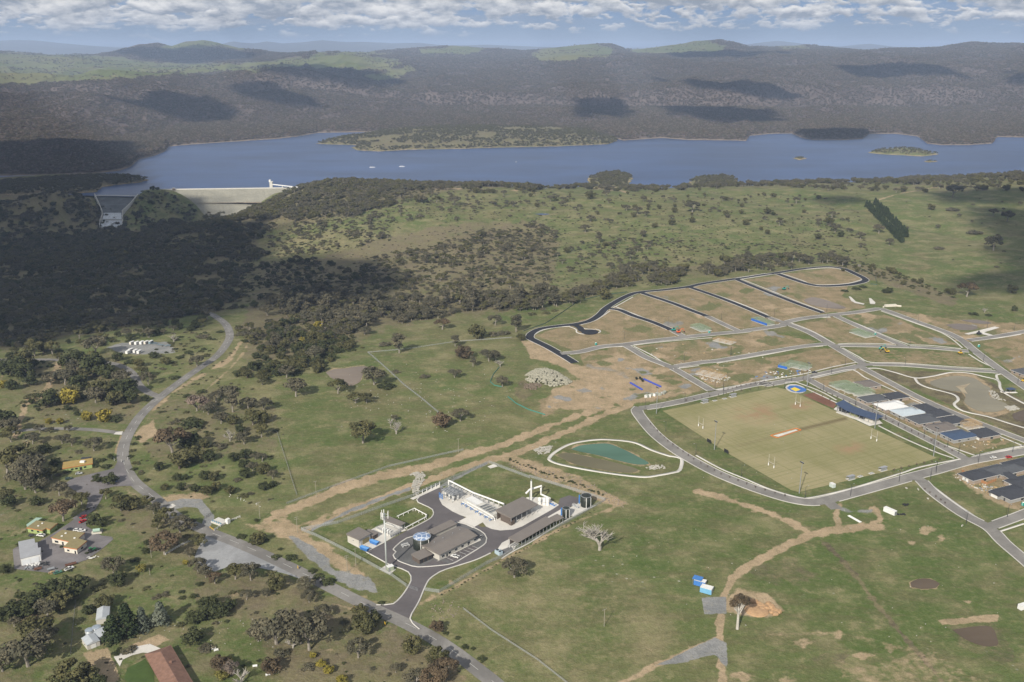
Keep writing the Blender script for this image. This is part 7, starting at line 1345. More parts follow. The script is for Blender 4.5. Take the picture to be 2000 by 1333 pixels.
 for nm, lb, c, rot, cm, kd in (('utility_truck', 'white pickup parked by the lime green cottage', kL((668, 402))[0], 2.9, WHITE, 'ute'), ('parked_car', 'white car at the far side of the L-roofed depot building, nearer the road', kL((1335, 326))[0], 0.2, WHITE, 'car'), ('parked_car', 'white car at the far side of the L-roofed depot building, second along', kL((1258, 316))[0], 0.2, WHITE, 'car'), ('parked_car', 'dark car partly hidden behind the L-roofed depot building', kL((1150, 306))[0], 0.2, DARKST, 'car'),
        ('parked_car', 'red car on the depot drive, farther up towards the trees', kL((1364, 100))[0], 1.0, RED, 'car'), ('parked_car', 'red car on the depot drive, nearer the yard', kL((1350, 172))[0], 1.0, RED, 'car'), ('parked_car', 'green car at the lower rim of the depot yard', kL((945, 1008))[0], 0.6, mat('green_car_paint', (0.06, 0.17, 0.12), 0.4), 'car'), ('utility_truck', 'white pickup at the lower rim of the depot yard', kL((1130, 945))[0], 0.9, WHITE, 'ute'),
        ('parked_car', 'silver car in front of the mustard-roofed office', kO((1030, 848))[0], 0.25, mat('silver_paint', (0.50, 0.52, 0.53), 0.3, 0.3), 'car'), ('parked_car', 'dark green car under trees at the end of the car park', kO((895, 915))[0], 0.35, mat('dark_green_paint', (0.04, 0.07, 0.06), 0.4), 'car'),
        ('parked_car', 'white car on the road corner beyond the playing field', kJ((1535, 278))[0], 0.2, WHITE, 'car'), ('parked_car', 'red car by the street beside the dark-roofed houses', kJ((1770, 270))[0], 0.2, RED, 'car'), ('utility_truck', 'black pickup on the street above the sports court', kB((636, 765))[0], 0.3, DARKST, 'ute')):
  vehicle(nm, lb, 'pickup' if kd == 'ute' else 'car', at(*c, 0.3), rot, cm, kd)
 r = thing('tractor', 'green tractor with loader arms standing in the depot yard', 'tractor', at(*kL((1490, 655))[0], 0.2), 0.75); GRN = mat('tractor_green', (0.03, 0.17, 0.07), 0.4, var=0.15)
 MB().box(1.3, 0, 0.9, 2.6, 0.9, 0.9).box(-0.3, 0, 0.8, 1.2, 1.2, 0.5).build('body', GRN, r); MB().box(-0.4, 0, 1.3, 1.4, 1.3, 1.4).build('cab', GLASS, r); MB().box(-0.4, 0, 2.7, 1.7, 1.6, 0.15).build('cab_roof', GRN, r); MB().tube([(0.4, 0.8, 1.5), (2.4, 0.8, 1.9), (3.6, 0.8, 0.6)], 0.12).tube([(0.4, -0.8, 1.5), (2.4, -0.8, 1.9), (3.6, -0.8, 0.6)], 0.12).build('loader_arm', GRN, r); MB().box(4.0, 0, 0.2, 0.8, 2.2, 0.8).build('bucket', DARKST, r)
 for x, rr in ((-0.7, 0.85), (2.1, 0.55)):
  for y in (-0.95, 0.95): MB().add([(x + rr * math.cos(a), y + d, rr + rr * math.sin(a)) for d in (-0.25, 0.25) for a in np.linspace(0, 6.283, 15)[:-1]], [tuple(range(14))[::-1], tuple(range(14, 28))] + [(i, (i + 1) % 14, 14 + (i + 1) % 14, 14 + i) for i in range(14)]).build('wheel', TYRE, r)
 def trailer(lb, c, rot, m, L=4.0):
  r = thing('trailer', lb, 'trailer', at(*c, 0.2), rot); MB().box(0, 0, 0.6, L, 1.9, 0.12).build('deck', m, r)
  sd = MB(); [sd.box(0, s * 0.95, 0.7, L, 0.06, 0.4) for s in (-1, 1)]; sd.build('side_board', m, r); MB().tube([(L / 2, 0, 0.6), (L / 2 + 1.3, 0, 0.5)], 0.06).build('drawbar', STEEL, r)
  for y in (-1.05, 1.05): MB().add([(0.35 * math.cos(a), y + d, 0.35 + 0.35 * math.sin(a)) for d in (-0.1, 0.1) for a in np.linspace(0, 6.283, 11)[:-1]], [tuple(range(10))[::-1], tuple(range(10, 20))] + [(i, (i + 1) % 10, 10 + (i + 1) % 10, 10 + i) for i in range(10)]).build('wheel', TYRE, r)
 trailer('grey flat trailer on the lower part of the depot yard', kL((830, 950))[0], 0.6, STEEL); trailer('dark trailer on the grass beside the lime green cottage', kL((508, 403))[0], 0.1, DARKST, 3); trailer('rust brown trailer by the big white depot door', kL((618, 948))[0], 0.4, mat('rust_steel', (0.15, 0.075, 0.05), 0.8, var=0.3), 4); trailer('long brown trailer along the yard edge below the tractor', kL((1155, 875))[0], 0.6, MATS['rust_steel'], 6)
 def pile(nm, lb, cat, c, m, n, sp, sz, seed, el=False):
  rg = random.Random(seed); r = thing(nm, lb, cat, at(*c, 0.15)); b = MB()
  for k in range(n): b.box(rg.gauss(0, sp), rg.gauss(0, sp * 0.6), rg.uniform(0, sz * 0.7), rg.uniform(0.4, 1.6) * sz * 1.6, rg.uniform(0.3, 0.9) * sz, rg.uniform(0.2, 0.6) * sz, rg.uniform(0, 3))
  b.build('scrap', m, r)
 pile('scrap_heap', 'white scrap heap in front of the white depot shed', 'scrap', kL((560, 872))[0], WHITE, 14, 1.6, 0.9, 1); pile('scrap_heap', 'dark scrap heap beside the white scrap on the yard', 'scrap', kL((705, 868))[0], DARKST, 14, 1.5, 0.9, 2); pile('scrap_heap', 'grey scrap heap at the corner wall of the yard', 'scrap', kL((460, 915))[0], STEEL, 10, 1.6, 0.8, 3); pile('timber_stack', 'tan crate stack at the lower rim of the depot yard', 'timber', kL((835, 1008))[0], WOOD, 8, 0.9, 0.8, 4); pile('tarpaulin', 'white tarpaulin sheets on the grass edge below the tractor', 'tarpaulin', kL((1540, 758))[0], WHITE, 7, 1.6, 0.8, 5)
 # sheds, tanks and the tiled house
 def gsh(name, lb, rect, h, rise, wm, rm, specs=()): r, L, W = building(name, lb, 'shed', rect, h, 'gable_y', rise, wm, rm, (), 0.15); openings(r, L, W, [s if s[1] in 'SN' else s for s in specs]); return r
 gsh('farm_shed', 'small white gabled shed with a dark doorway, upper of two', RECT(kM((1250, 525))[0], kM((1415, 496))[0], kM((1390, 360))[0], 2.8), 2.8, 1.1, PALEW, ZINC, [('window', 'S', 2.2, 0.9, 1.2, 0.9, GLASS), ('door', 'E', 0, 1.0, 0, 2.1, DARKST)])
 gsh('farm_shed', 'small white gabled shed beside the round water tanks', RECT(kM((1132, 856))[0], kM((1297, 792))[0], kM((1238, 698))[0], 2.7), 2.7, 0.9, PALEW, ZINC, [('roller_door', 'S', 0, 2.4, 0, 2.2, WHITE), ('window', 'W', 0, 0.9, 1.1, 0.8, GLASS)])
 for c, rr, h, lb in ((kM((1170, 700))[0], 2.1, 2.2, 'small round steel water tank behind the lower white shed'), (kM((1262, 668))[0], 2.2, 2.4, 'bluish round steel water tank between the two white sheds'), (kM((1345, 730))[0], 4.6, 2.3, 'largest round pale water tank partly hidden by the pines')): tank('water_tank', lb, c, rr, h, ZINC, ZINC if rr > 3 else mat('blue_zinc', (0.34, 0.40, 0.46), 0.4, 0.2, var=0.2), 0.5, False)
 r, L, W = building('tiled_house', 'brown tiled hip-roofed house cut by the lower picture edge', 'house', RECT(kX((1105, 1102))[0], kX((1272, 1385))[0], kX((1105, 1430))[0], 2.8), 2.8, 'hip', 2.3, mat('brick_wall', (0.30, 0.17, 0.12), 0.8, var=0.3, scale=1.5), TILE, (), 0.7); openings(r, L, W, [('window', 'S', -8, 1.8, 0.9, 1.2, GLASS), ('window', 'S', 0, 1.8, 0.9, 1.2, GLASS), ('door', 'S', 4, 1, 0, 2.1, DARKST), ('window', 'N', 0, 2.2, 0.9, 1.3, GLASS), ('window', 'W', 2, 1.8, 0.9, 1.2, GLASS)]); MB().box(-4, 1.5, 3.5, 0.9, 0.9, 2.2).build('chimney', MATS['brick_wall'], r)
 # pump station with white rails
 cen, ang, L, W = RECT(kN((858, 535))[0], kN((1010, 592))[0], kN((1100, 520))[0], 0.6); r = thing('pump_station', 'white concrete pump station slab with blue valves and a control box', 'pump station', cen, ang); MB().box(0, 0, -0.6, L, W, 1.6).build('slab', CONCW, r); MB().box(L / 2 + 0.5, W / 2 - 1, -0.5, 2.0, 2.2, 3.6).build('control_box', WHITE, r)
 for k in range(5): MB().cyl(-L / 2 + 1 + k * (L - 2) / 4, -W / 2 + 0.8, 1.0, 1.8, 0.4, 0.3, 8).build('valve', mat('valve_blue', (0.10, 0.22, 0.30), 0.5), r)
 def rails(lb, px, m, h=1.3, gap=3.0, name='white_fence', rr=0.12, n=3, cat='fence'):
  P = smooth_poly(wl(px), gap); o = Vector((*P[0], float(zfun(*P[0])))); r = thing(name, lb, cat, o); Z = zfun(P[:, 0], P[:, 1]); p, b = MB(), MB()
  for i, (x, y) in enumerate(P): p.box(x - o.x, y - o.y, Z[i] - o.z - 0.3, rr * 1.6, rr * 1.6, h + 0.4)
  for i in range(len(P) - 1):
   A = Vector((P[i][0] - o.x, P[i][1] - o.y, Z[i] - o.z)); B = Vector((P[i + 1][0] - o.x, P[i + 1][1] - o.y, Z[i + 1] - o.z))
   for k in range(n): u = Vector((0, 0, h * (k + 1) / n)); b.tube([A + u, B + u], rr * 0.75, 4)
  p.build('posts', m, r); b.build('rails', m, r); return r
 rails('white railed entrance fence beside the pump station slab', kN((912, 672), (1005, 612), (1080, 560), (1300, 470)), WHITE); rails('white railed entrance fence beside the layby and trees', kN((182, 1032), (330, 945), (445, 880), (562, 830)), WHITE); rails('short yellow barrier at the road end of the white fence', kN((848, 628), (905, 668)), YELLOW, 1.0, 2.5, 'barrier', 0.14, 2, 'barrier'); rails('dark steel fence across the gravel track by the pump station', kN((770, 492), (860, 440), (932, 392)), DARKST, 1.9, 1.6, 'steel_fence', 0.07, 4)
 # stored vans and boxes in the gravel compound
 for k, (u, v, m, lb) in enumerate(((258, 673, CREAM, 'first cream box from the left in the back row of the gravel compound'), (267.5, 673, WHITE, 'second box, white, in the back row of the gravel compound'), (277, 672.5, WHITE, 'third box, white, in the back row of the gravel compound'), (286, 672, CREAM, 'fourth box, cream, in the back row of the gravel compound'), (295, 671.5, mat('slate_blue_paint', (0.16, 0.22, 0.25), 0.6), 'slate blue box at the end of the back row of the gravel compound'),
                                       (250, 691, WHITE, 'white box lowest in the front cluster of the gravel compound'), (256, 687, CREAM, 'cream box at the back of the front cluster of the gravel compound'), (265, 689, WHITE, 'white box at the middle of the front cluster of the gravel compound'), (272, 690.5, WHITE, 'small white box at the near end of the front cluster'))):
  r = thing('site_van', lb, 'caravan', at(u, v), 1.2 + 0.1 * (k % 3), 'stored vans in the gravel compound'); MB().box(0, 0, 0.45, 5.4, 2.4, 2.5).build('body', m, r); MB().box(0, 0, 2.95, 5.5, 2.5, 0.12).build('roof', WHITE, r); MB().box(0.4, -1.22, 1.5, 1.4, 0.06, 0.8).build('window', GLASS, r); MB().box(-1.6, -1.22, 0.6, 0.8, 0.06, 1.9).build('door', STEEL, r)
  for y in (-1.0, 1.0): MB().box(-0.2, y, 0.0, 0.7, 0.25, 0.6).build('wheel', TYRE, r)
 for k, (u, v) in enumerate(((303, 672), (310, 674), (317, 675), (325, 677), (331, 675))): pile('stored_pipes', ['slate grey stack of stored pipes next to the slate blue box', 'second slate grey stack of pipes from the slate blue box', 'third slate grey stack of pipes from the slate blue box', 'fourth slate grey stack of pipes from the slate blue box', 'last slate grey stack of pipes at the tree side of the compound'][k], 'pipes', (u, v), MATS['slate_blue_paint'], 9, 1.1, 0.9, 30 + k)
 for lb, c in (('white name board on the road corner by the office shrubs', kO((1490, 672))[0]), ('white keep-clear board on the far side of the road bend', kO((1665, 655))[0]), ('white board on the traffic island of the road bend', kO((1582, 690))[0])): r = thing('sign_board', lb, 'sign', at(*c, 0.1), 0.4); MB().box(0, 0, 0.4, 0.15, 1.9, 1.5).build('board', WHITE, r); MB().cyl(0, -0.7, -0.3, 0.6, 0.07, 0.07, 6).cyl(0, 0.7, -0.3, 0.6, 0.07, 0.07, 6).build('legs', STEEL, r)
 for lb, c, m in (('blue bin in the shrub island of the car park', kO((1508, 940))[0], BLUEP), ('white bin in the shrub island of the car park', kO((1482, 945))[0], WHITE)): r = thing('rubbish_bin', lb, 'bin', at(*c, 0.2), 0.3); MB().box(0, 0, 0, 1.5, 1.2, 1.6).build('body', m, r); MB().box(0, 0, 1.6, 1.6, 1.3, 0.15).build('lid', DARKST, r)
 for lb, c, rot in (('white garden bench on the lawn above the golden shrub, left one', kX((1392, 1118))[0], 0.5), ('white garden bench on the lawn above the golden shrub, right one', kX((1408, 1130))[0], 0.5), ('white garden bench at the foot of the dense russet tree', kX((1745, 1290))[0], 0.4), ('white garden seat left of the dense russet tree', kX((1660, 1234))[0], 0.2)):
  r = thing('garden_bench', lb, 'bench', at(*c), rot); MB().box(0, 0, 0.42, 2.2, 0.7, 0.1).build('seat', WHITE, r); MB().box(0, 0.36, 0.5, 2.2, 0.08, 0.6).build('backrest', WHITE, r)
  for x in (-0.9, 0.9): MB().box(x, 0, 0, 0.1, 0.6, 0.42).build('leg', WHITE, r)
 for lb, c, m in (('orange road marker by the bushes opposite the plant driveway', (692.5, 1190), ORANGE), ('yellow road marker by the bushes opposite the plant driveway', (752, 1222), YELLOW), ('small yellow road marker where the layby ends', (582, 1112), YELLOW)): r = thing('road_marker', lb, 'sign', at(*c), 0.5); MB().box(0, 0, 0.6, 0.15, 1.4, 1.4).build('panel', m, r); MB().cyl(0, 0, -0.2, 0.7, 0.1, 0.1, 6).build('post', STEEL, r)
depot()
# ------------------------------------------------------------------ sports ground
def sports():
 hd = heading((1368.4, 835.2), (1558, 792.8)) + math.pi / 2
 lab = ['white goalposts at the near-left end of the upper pitch, by the scoreboards', 'white goalposts at the far end of the upper pitch, below the blue sports court', 'white goalposts at the pavilion end of the lower pitch', 'white goalposts at the near end of the lower pitch, by the kerb']
 p0 = None
 for k, c in enumerate(((1368.4, 835.2), (1558, 792.8), (1706.4, 860), (1506, 912))):
  if p0 is None:
   p0 = thing('goalposts', lab[0], 'goalposts', at(*c, 0.1), hd, 'goalposts on the playing field'); MB().tube([(-2.75, 0, 3), (2.75, 0, 3)], 0.11).build('crossbar', PALEW, p0)
   for x in (-2.75, 2.75): MB().cyl(x, 0, 0, 8.6, 0.12, 0.09, 8).build('upright', PALEW, p0); MB().cyl(x, 0, 0, 1.8, 0.36, 0.36, 8).build('pad', WHITE, p0)
  else: copytree(p0, at(*c, 0.1), hd, lab[k])
 f0 = None
 for k, (c, lb) in enumerate((((1395.2, 878.7), 'tall floodlight mast between the two black scoreboards'), ((1561, 964), 'tall floodlight mast on the near kerb side of the field'), ((1282, 808), 'tall floodlight mast at the street corner left of the field'), ((1823, 892), 'tall floodlight mast at the right corner of the field'), ((1708.5, 837), 'tall floodlight mast at the end of the blue-roofed pavilion'), ((1576, 757), 'tall floodlight mast next to the blue sports court'))):
  if f0 is None:
   f0 = thing('floodlight_mast', lb, 'floodlight', at(*c), hd, 'floodlight masts round the field'); MB().cyl(0, 0, -0.3, 23, 0.34, 0.16, 10).build('mast', STEEL, f0); MB().box(0, 0, 22.6, 3.2, 0.25, 0.25).build('crossarm', STEEL, f0)
   for x in (-1.2, 0, 1.2): MB().box(x, 0.3, 22.2, 0.8, 0.6, 0.55).build('lamp_head', DARKST, f0)
  else: copytree(f0, at(*c), hd, lb)
 # pavilion with a sweeping blue roof
 A, B = at(*kH((330, 290))[0]), at(*kH((668, 408))[0]); u = B - A; L = u.length; ang = math.atan2(u.y, u.x); cen = (A + B) / 2; r = thing('sports_pavilion', 'sports pavilion with a long sweeping dark blue roof', 'pavilion', cen, ang); n = 24; V = []; W = 9.5; y0 = 1.0
 zr = lambda f: 4.3 + 2.2 * max(0, 0.28 - f) / 0.28 - 0.5 * math.sin(math.pi * f)
 for i in range(n + 1): f = i / n; x = -L / 2 - 1 + (L + 2) * f; z = zr(f); V += [(x, y0 - 1.6, z - 0.2), (x, y0 + W, z + 0.7), (x, y0 + W, z + 0.95), (x, y0 - 1.6, z + 0.05)]
 Fc = [(i * 4 + k, i * 4 + (k + 1) % 4, i * 4 + 4 + (k + 1) % 4, i * 4 + 4 + k) for i in range(n) for k in range(4)] + [(3, 2, 1, 0), (n * 4, n * 4 + 1, n * 4 + 2, n * 4 + 3)]; MB().add(V, Fc).build('roof', mat('slate_blue_roof', (0.050, 0.075, 0.135), 0.5, var=0.2, scale=0.3), r)
 for k, (f0_, f1_, m) in enumerate(((0.03, 0.22, DARKST), (0.30, 0.52, mat('olive_panel', (0.20, 0.21, 0.11), 0.7)), (0.56, 0.68, DARKST), (0.72, 0.95, PALEW))): MB().box(-L / 2 + L * (f0_ + f1_) / 2, y0 + 4.5, 0, L * (f1_ - f0_), 6.2, 3.5).build('room', m, r)
 for i in range(9): MB().box(-L / 2 + 1 + (L - 2) * i / 8, y0 - 1, 0, 0.25, 0.25, zr(i / 8) - 0.15).build('post', STEEL, r)
 for i in range(2): MB().box(0, y0 - 2.2 - i * 1.0, 0, L * 0.9, 0.8, 0.8 - i * 0.35).build('step', CONCW, r)
 for k, (c, lb) in enumerate(((k2((440, 217))[0], 'small roofed bench shelter at the top boundary, nearer the street corner'), (k2((578, 188))[0], 'small roofed bench shelter at the top boundary, nearer the sports court'), (k2((1152, 590))[0], 'small roofed bench shelter on the near boundary, beside the white kiosk'), (k2((1310, 547))[0], 'small roofed bench shelter on the near boundary, farther from the kiosk'))):
  r = thing('bench_shelter', lb, 'shelter', at(*c), hd + math.pi / 2, 'bench shelters on the boundary'); MB().box(0, 0, 0, 6.4, 3.6, 0.15).build('slab', CONCW, r); MB().add([(-3.2, -1.3, 2.3), (3.2, -1.3, 2.3), (3.2, 1.5, 2.7), (-3.2, 1.5, 2.7), (-3.2, -1.3, 2.42), (3.2, -1.3, 2.42), (3.2, 1.5, 2.82), (-3.2, 1.5, 2.82)], [(3, 2, 1, 0), (4, 5, 6, 7), (0, 1, 5, 4), (1, 2, 6, 5), (2, 3, 7, 6), (3, 0, 4, 7)]).build('roof', GREYR, r); MB().box(0, 1.2, 0.15, 5.6, 0.12, 2.4).build('back_wall', STEEL, r); MB().box(0, 0.5, 0.5, 5.2, 0.5, 0.1).build('bench', WOOD, r)
  for x in (-2.9, 2.9): MB().box(x, -1.1, 0.1, 0.12, 0.12, 2.3).build('post', STEEL, r)
 for k, (c, lb) in enumerate(((k2((490, 208))[0], 'white bench slab on the top boundary, left one'), (k2((538, 198))[0], 'white bench slab on the top boundary, right one'), (k2((1200, 578))[0], 'white bench slab on the near boundary, left one'), (k2((1255, 563))[0], 'white bench slab on the near boundary, right one'))):
  r = thing('park_bench', lb, 'bench', at(*c), hd + math.pi / 2, 'benches on the boundary'); MB().box(0, 0, 0, 4.2, 2.6, 0.15).build('slab', CONCW, r); MB().box(0, 0.2, 0.55, 2.6, 0.6, 0.1).build('seat', STEEL, r)
  for x in (-1.1, 1.1): MB().box(x, 0.2, 0.15, 0.12, 0.5, 0.4).build('leg', DARKST, r)
 for c, lb in ((k2((461, 416))[0], 'black scoreboard on posts at the field edge, upper one'), (k2((545, 466))[0], 'black scoreboard on posts at the field edge, lower one')):
  r = thing('scoreboard', lb, 'scoreboard', at(*c), hd); MB().box(0, 0, 0.9, 4.4, 0.3, 2.4).build('panel', TYRE, r)
  for x in (-1.6, 1.6): MB().cyl(x, 0.2, -0.3, 3.0, 0.1, 0.1, 6).build('post', DARKST, r)
 def container(name, lb, c, rot, m, L=6.1, W=2.4, H=2.6, cat='container'):
  r = thing(name, lb, cat, at(*c, 0.1), rot); MB().box(0, 0, 0.1, L, W, H).build('body', m, r); rb = MB(); n = int(L / 0.5)
  for i in range(n):
   for s in (-1, 1): rb.box(-L / 2 + 0.3 + i * (L - 0.6) / (n - 1), s * W / 2, 0.25, 0.16, 0.08, H - 0.35)
  rb.build('rib', m, r); MB().box(L / 2 + 0.02, 0, 0.25, 0.06, W * 0.9, H - 0.4).build('door', STEEL, r); MB().box(0, 0, H + 0.1, L + 0.05, W + 0.05, 0.08).build('roof', WHITE, r); return r
 container('kiosk', 'small pale kiosk on the near boundary lawn', k2((1064, 630))[0], hd, mat('pale_sage', (0.45, 0.50, 0.47), 0.6), 3.4, 2.4, 2.6, 'kiosk'); container('shipping_container', 'long white shipping container on the grass by the dirt loop', k2((1345, 757))[0], heading(k2((1322, 745))[0], k2((1368, 765))[0]), WHITE, 8.0, 2.6, 2.8); container('shipping_container', 'lone pale container at the right picture edge of the paddock', k6((1996, 640))[0], 0.4, WHITE)
 SKY = mat('sky_blue_paint', (0.17, 0.40, 0.60), 0.5, var=0.12); h2 = heading(k2((395, 1095))[0], k2((470, 1130))[0])
 container('site_cabin', 'sky blue site cabin, nearer of two in the paddock', k2((450, 1142))[0], h2 + 0.3, SKY, 6.4, 4.2, 3.0, 'cabin'); r = container('site_cabin', 'dark blue site cabin with raised awning, farther of two in the paddock', k2((418, 1108))[0], h2 + 0.3, BLUEP, 6.4, 3.4, 3.0, 'cabin'); MB().box(-1.5, 0, 3.9, 5.2, 4.4, 0.14).build('awning', BLUEP, r)
 for x in (-3.8, 0.8):
  for y in (-2, 2): MB().cyl(x, y, 0, 3.9, 0.07, 0.07, 6).build('awning_post', STEEL, r)
 for c, lb in ((k2((1428, 718))[0], 'dark heap of tyres in the grass beyond the white container'), (k2((1400, 765))[0], 'dark heap of tyres just right of the white container')):
  r = thing('tyre_heap', lb, 'tyres', at(*c)); rg = random.Random(int(c[0]))
  for k in range(9):
   x, y, z = rg.uniform(-2.2, 2.2), rg.uniform(-1.2, 1.2), rg.uniform(0.15, 0.7); V, Fc = [], []; pts = [(x + 0.6 * math.cos(a), y + 0.6 * math.sin(a), z) for a in np.linspace(0, 6.283, 11)]; tube(V, Fc, pts, [0.22] * 11, 6); MB().add(V, Fc).build('tyre', TYRE, r)
 r = thing('pipe_bundle', 'white pipes lying on the grass inside the dirt loop', 'pipes', at(*k6((1168, 205))[0]), heading(k6((1145, 192))[0], k6((1195, 220))[0]))
 for k in range(4): MB().tube([(-5, k * 0.5, 0.25), (5, k * 0.5, 0.25)], 0.22).build('pipe', WHITE, r)
 r = thing('picnic_shelter', 'little blue-roofed picnic shelter beside the wetland path', 'shelter', at(*kB((1912, 885))[0]), 0.3); MB().box(0, 0, 2.6, 7, 5, 0.25).build('roof', mat('slate_blue_roof'), r)
 for x in (-3, 3):
  for y in (-2, 2): MB().box(x, y, -0.2, 0.2, 0.2, 2.8).build('post', STEEL, r)
 MB().box(0, 0, 0.7, 2.4, 1.0, 0.1).box(0, 0, 0, 0.4, 0.4, 0.7).build('table', WOOD, r)
 # boulders, rubble, bunting
 rg = random.Random(9)
 def rock(b, x, y, z, s, seed):
  g = random.Random(seed); V = []; n = 8
  for j, (zz, rr) in enumerate(((-0.4, 0.75), (0.1, 1.0), (0.55, 0.7))):
   for k in range(n): a = 2 * math.pi * k / n + g.uniform(-0.2, 0.2); q = rr * g.uniform(0.75, 1.15); V.append((x + s * q * math.cos(a), y + s * q * math.sin(a) * 0.85, z + s * (zz + g.uniform(-0.1, 0.1))))
  b.add(V, [tuple(range(n))[::-1], tuple(range(2 * n, 3 * n))] + [(j * n + k, j * n + (k + 1) % n, (j + 1) * n + (k + 1) % n, (j + 1) * n + k) for j in range(2) for k in range(n)])
 TANR = mat('tan_boulder', (0.42, 0.27, 0.15), 0.9, var=0.25, scale=0.6)
 for k, (x, y) in enumerate(((672, 608), (690, 612), (705, 618), (715, 630), (735, 632), (742, 640), (765, 638), (778, 648), (790, 655), (800, 660), (768, 662), (750, 620), (785, 670), (720, 645))):
  c = at(*k6((x, y))[0]); b = MB(); rock(b, 0, 0, 0.4, rg.uniform(1.5, 2.3), 60 + k); b.build('boulder', TANR, None, loc=c, label='tan boulder in the dumped heap beside the tall white-trunked tree', cat='boulder', group='dumped tan boulders')
 c = at(*k6((695, 650))[0]); b = MB(); b.dome(0, 0, -0.2, 6.5, 1.6, 18, 4); b.build('earth_mound', TANR, None, loc=c, label='smooth tan earth mound beside the dumped boulders', cat='mound')
 def rubble(name, poly, n, s0, s1, m, lb, mound=0.0, seed=1, kind='stuff'):
  P = wl(poly); g = np.random.default_rng(seed); x0, y0 = P.min(0); x1, y1 = P.max(0); X = g.uniform(x0, x1, n * 3); Y = g.uniform(y0, y1, n * 3); s = sdist(X, Y, [tuple(q) for q in P]); ok = s > 0; X, Y, s = X[ok][:n], Y[ok][:n], s[ok][:n]; Z = zfun(X, Y) + mound * (1 - np.exp(-s / 6.0)); b = MB()
  for i in range(len(X)): rock(b, X[i], Y[i], Z[i] + 0.1, g.uniform(s0, s1), seed * 1000 + i)
  b.build(name, m, None, kind=kind, label=lb)
 rp = K(850, 560, 4.9375)((870, 855), (960, 805), (1080, 800), (1180, 830), (1260, 880), (1320, 925), (1300, 945), (1200, 955), (1120, 975), (1060, 950), (960, 930), (880, 925))
 rubble('rubble', rp, 620, 0.7, 1.5, mat('pale_rubble', (0.36, 0.345, 0.27), 0.9, var=0.4, scale=0.6), 'broad heap of pale broken rock on the raw earth', 4.5, 3); rubble('rubble', K(850, 560, 4.9375)((860, 940), (1010, 935), (1030, 960), (960, 1000), (850, 990)), 120, 0.6, 1.2, mat('brown_rubble', (0.19, 0.15, 0.11), 0.9, var=0.4, scale=0.6), 'smaller brown rubble heap at the foot of the pale heap', 1.5, 4)
 rubble('rubble', kP((1170, 20), (1215, 60), (1190, 130), (1140, 200), (1130, 300), (1060, 310), (1040, 220), (1060, 140), (1100, 80), (1010, 50), (1080, 20)), 330, 0.4, 0.9, ROCKM, 'white rock lining of the drain above the plant', 0, 5); rubble('rubble', [(1042, 880), (1056, 874), (1080, 872), (1072, 886), (1050, 888)], 110, 0.5, 1.1, ROCKM, 'pale rocks at the bank of the green pond', 0.3, 6); rubble('rubble', [(1262, 914), (1275, 909), (1300, 909), (1298, 916), (1270, 918)], 70, 0.4, 0.9, ROCKM, 'pale rocks at the narrow end of the green pond', 0.2, 7)
 rubble('rubble', kB((1880, 985), (1940, 975), (1970, 1000), (1900, 1010)), 110, 0.5, 1.2, ROCKM, 'pale rocks at the wetland outlet', 0.3, 8); rubble('rubble', kB((1770, 880), (1800, 875), (1850, 930), (1890, 945), (1800, 935)), 90, 0.4, 0.8, ROCKM, 'pale rocks lining the wetland shore', 0.1, 9)
 rubble('rubble', [(440, 965), (470, 972), (505, 985), (510, 992), (470, 978), (440, 970)], 40, 0.22, 0.42, mat('limewashed_stone', (0.6, 0.59, 0.55), 0.8), 'line of white stones along the grass above the pump station', 0, 10); rubble('rubble', [(1560, 670), (1180, 1100), (1450, 1250), (1990, 1280), (1990, 1060), (1760, 990), (1600, 1000)], 70, 0.2, 0.4, ROCKM, 'scattered pale stones in the green paddock', 0, 11)
 rubble('rubble', [(700, 730), (900, 760), (980, 800), (860, 850), (760, 820), (680, 800)], 60, 0.3, 0.6, ROCKM, 'scattered pale rock outcrops in the tree-dotted paddock', 0, 12); rubble('rubble', [(700, 700), (1000, 720), (1010, 790), (900, 850), (640, 780)], 60, 0.25, 0.5, ROCKM, 'white stones strewn over the tree-dotted paddock', 0, 13); rubble('rubble', [(300, 1210), (560, 1205), (560, 1290), (420, 1270), (140, 1260), (150, 1200)], 50, 0.2, 0.4, ROCKM, 'white stones strewn in the grass by the pines', 0, 14)
 rubble('rubble', kP((0, 0), (1, 0), (1, 1)) and [(990, 905), (1010, 903), (1130, 930), (1230, 985), (1215, 992), (1100, 955), (1000, 918)], 260, 0.3, 0.7, mat('bank_rock', (0.26, 0.215, 0.175), 0.9, var=0.35, scale=0.6), 'broken stone on the planted bank behind the plant', 0.1, 15); rubble('rubble', [(840, 1178), (855, 1165), (905, 1172), (890, 1205), (845, 1215)], 45, 0.2, 0.5, MATS['bank_rock'], 'white broken stone beside the plant driveway', 0.1, 16)
 # planted bank: rows of young shrubs
 for k in range(46):
  f = k / 45; pa = np.array([[995, 898], [1060, 922], [1130, 948], [1180, 968]]); u_, v_ = np.interp(f, [0, .4, .75, 1], pa[:, 0]), np.interp(f, [0, .4, .75, 1], pa[:, 1]); c = at(u_ + rg.uniform(-3, 3), v_ + rg.uniform(-2.5, 2.5)); o = plant('dshrub', c.x, c.y, c.z, rg.uniform(1.6, 3.0), 0.9); o['label'] = 'young dark shrub in the planted stony bank behind the plant lawn'; o['group'] = 'young shrubs on the stony bank'
 for k in range(40):
  f = k / 39; c = at(862 + (1160 - 862) * f + rg.uniform(-1, 1), 1163 + (998 - 1163) * f + rg.uniform(-1.2, 1.2)); o = plant('dshrub', c.x, c.y, c.z, rg.uniform(1.0, 1.7), 0.9); o['label'] = 'young dark shrub in the thin line along the outer fence'; o['group'] = 'young shrubs along the outer fence'
 # paddock fences
 STN = mat('weathered_timber', (0.22, 0.21, 0.185), 0.9, var=0.3)
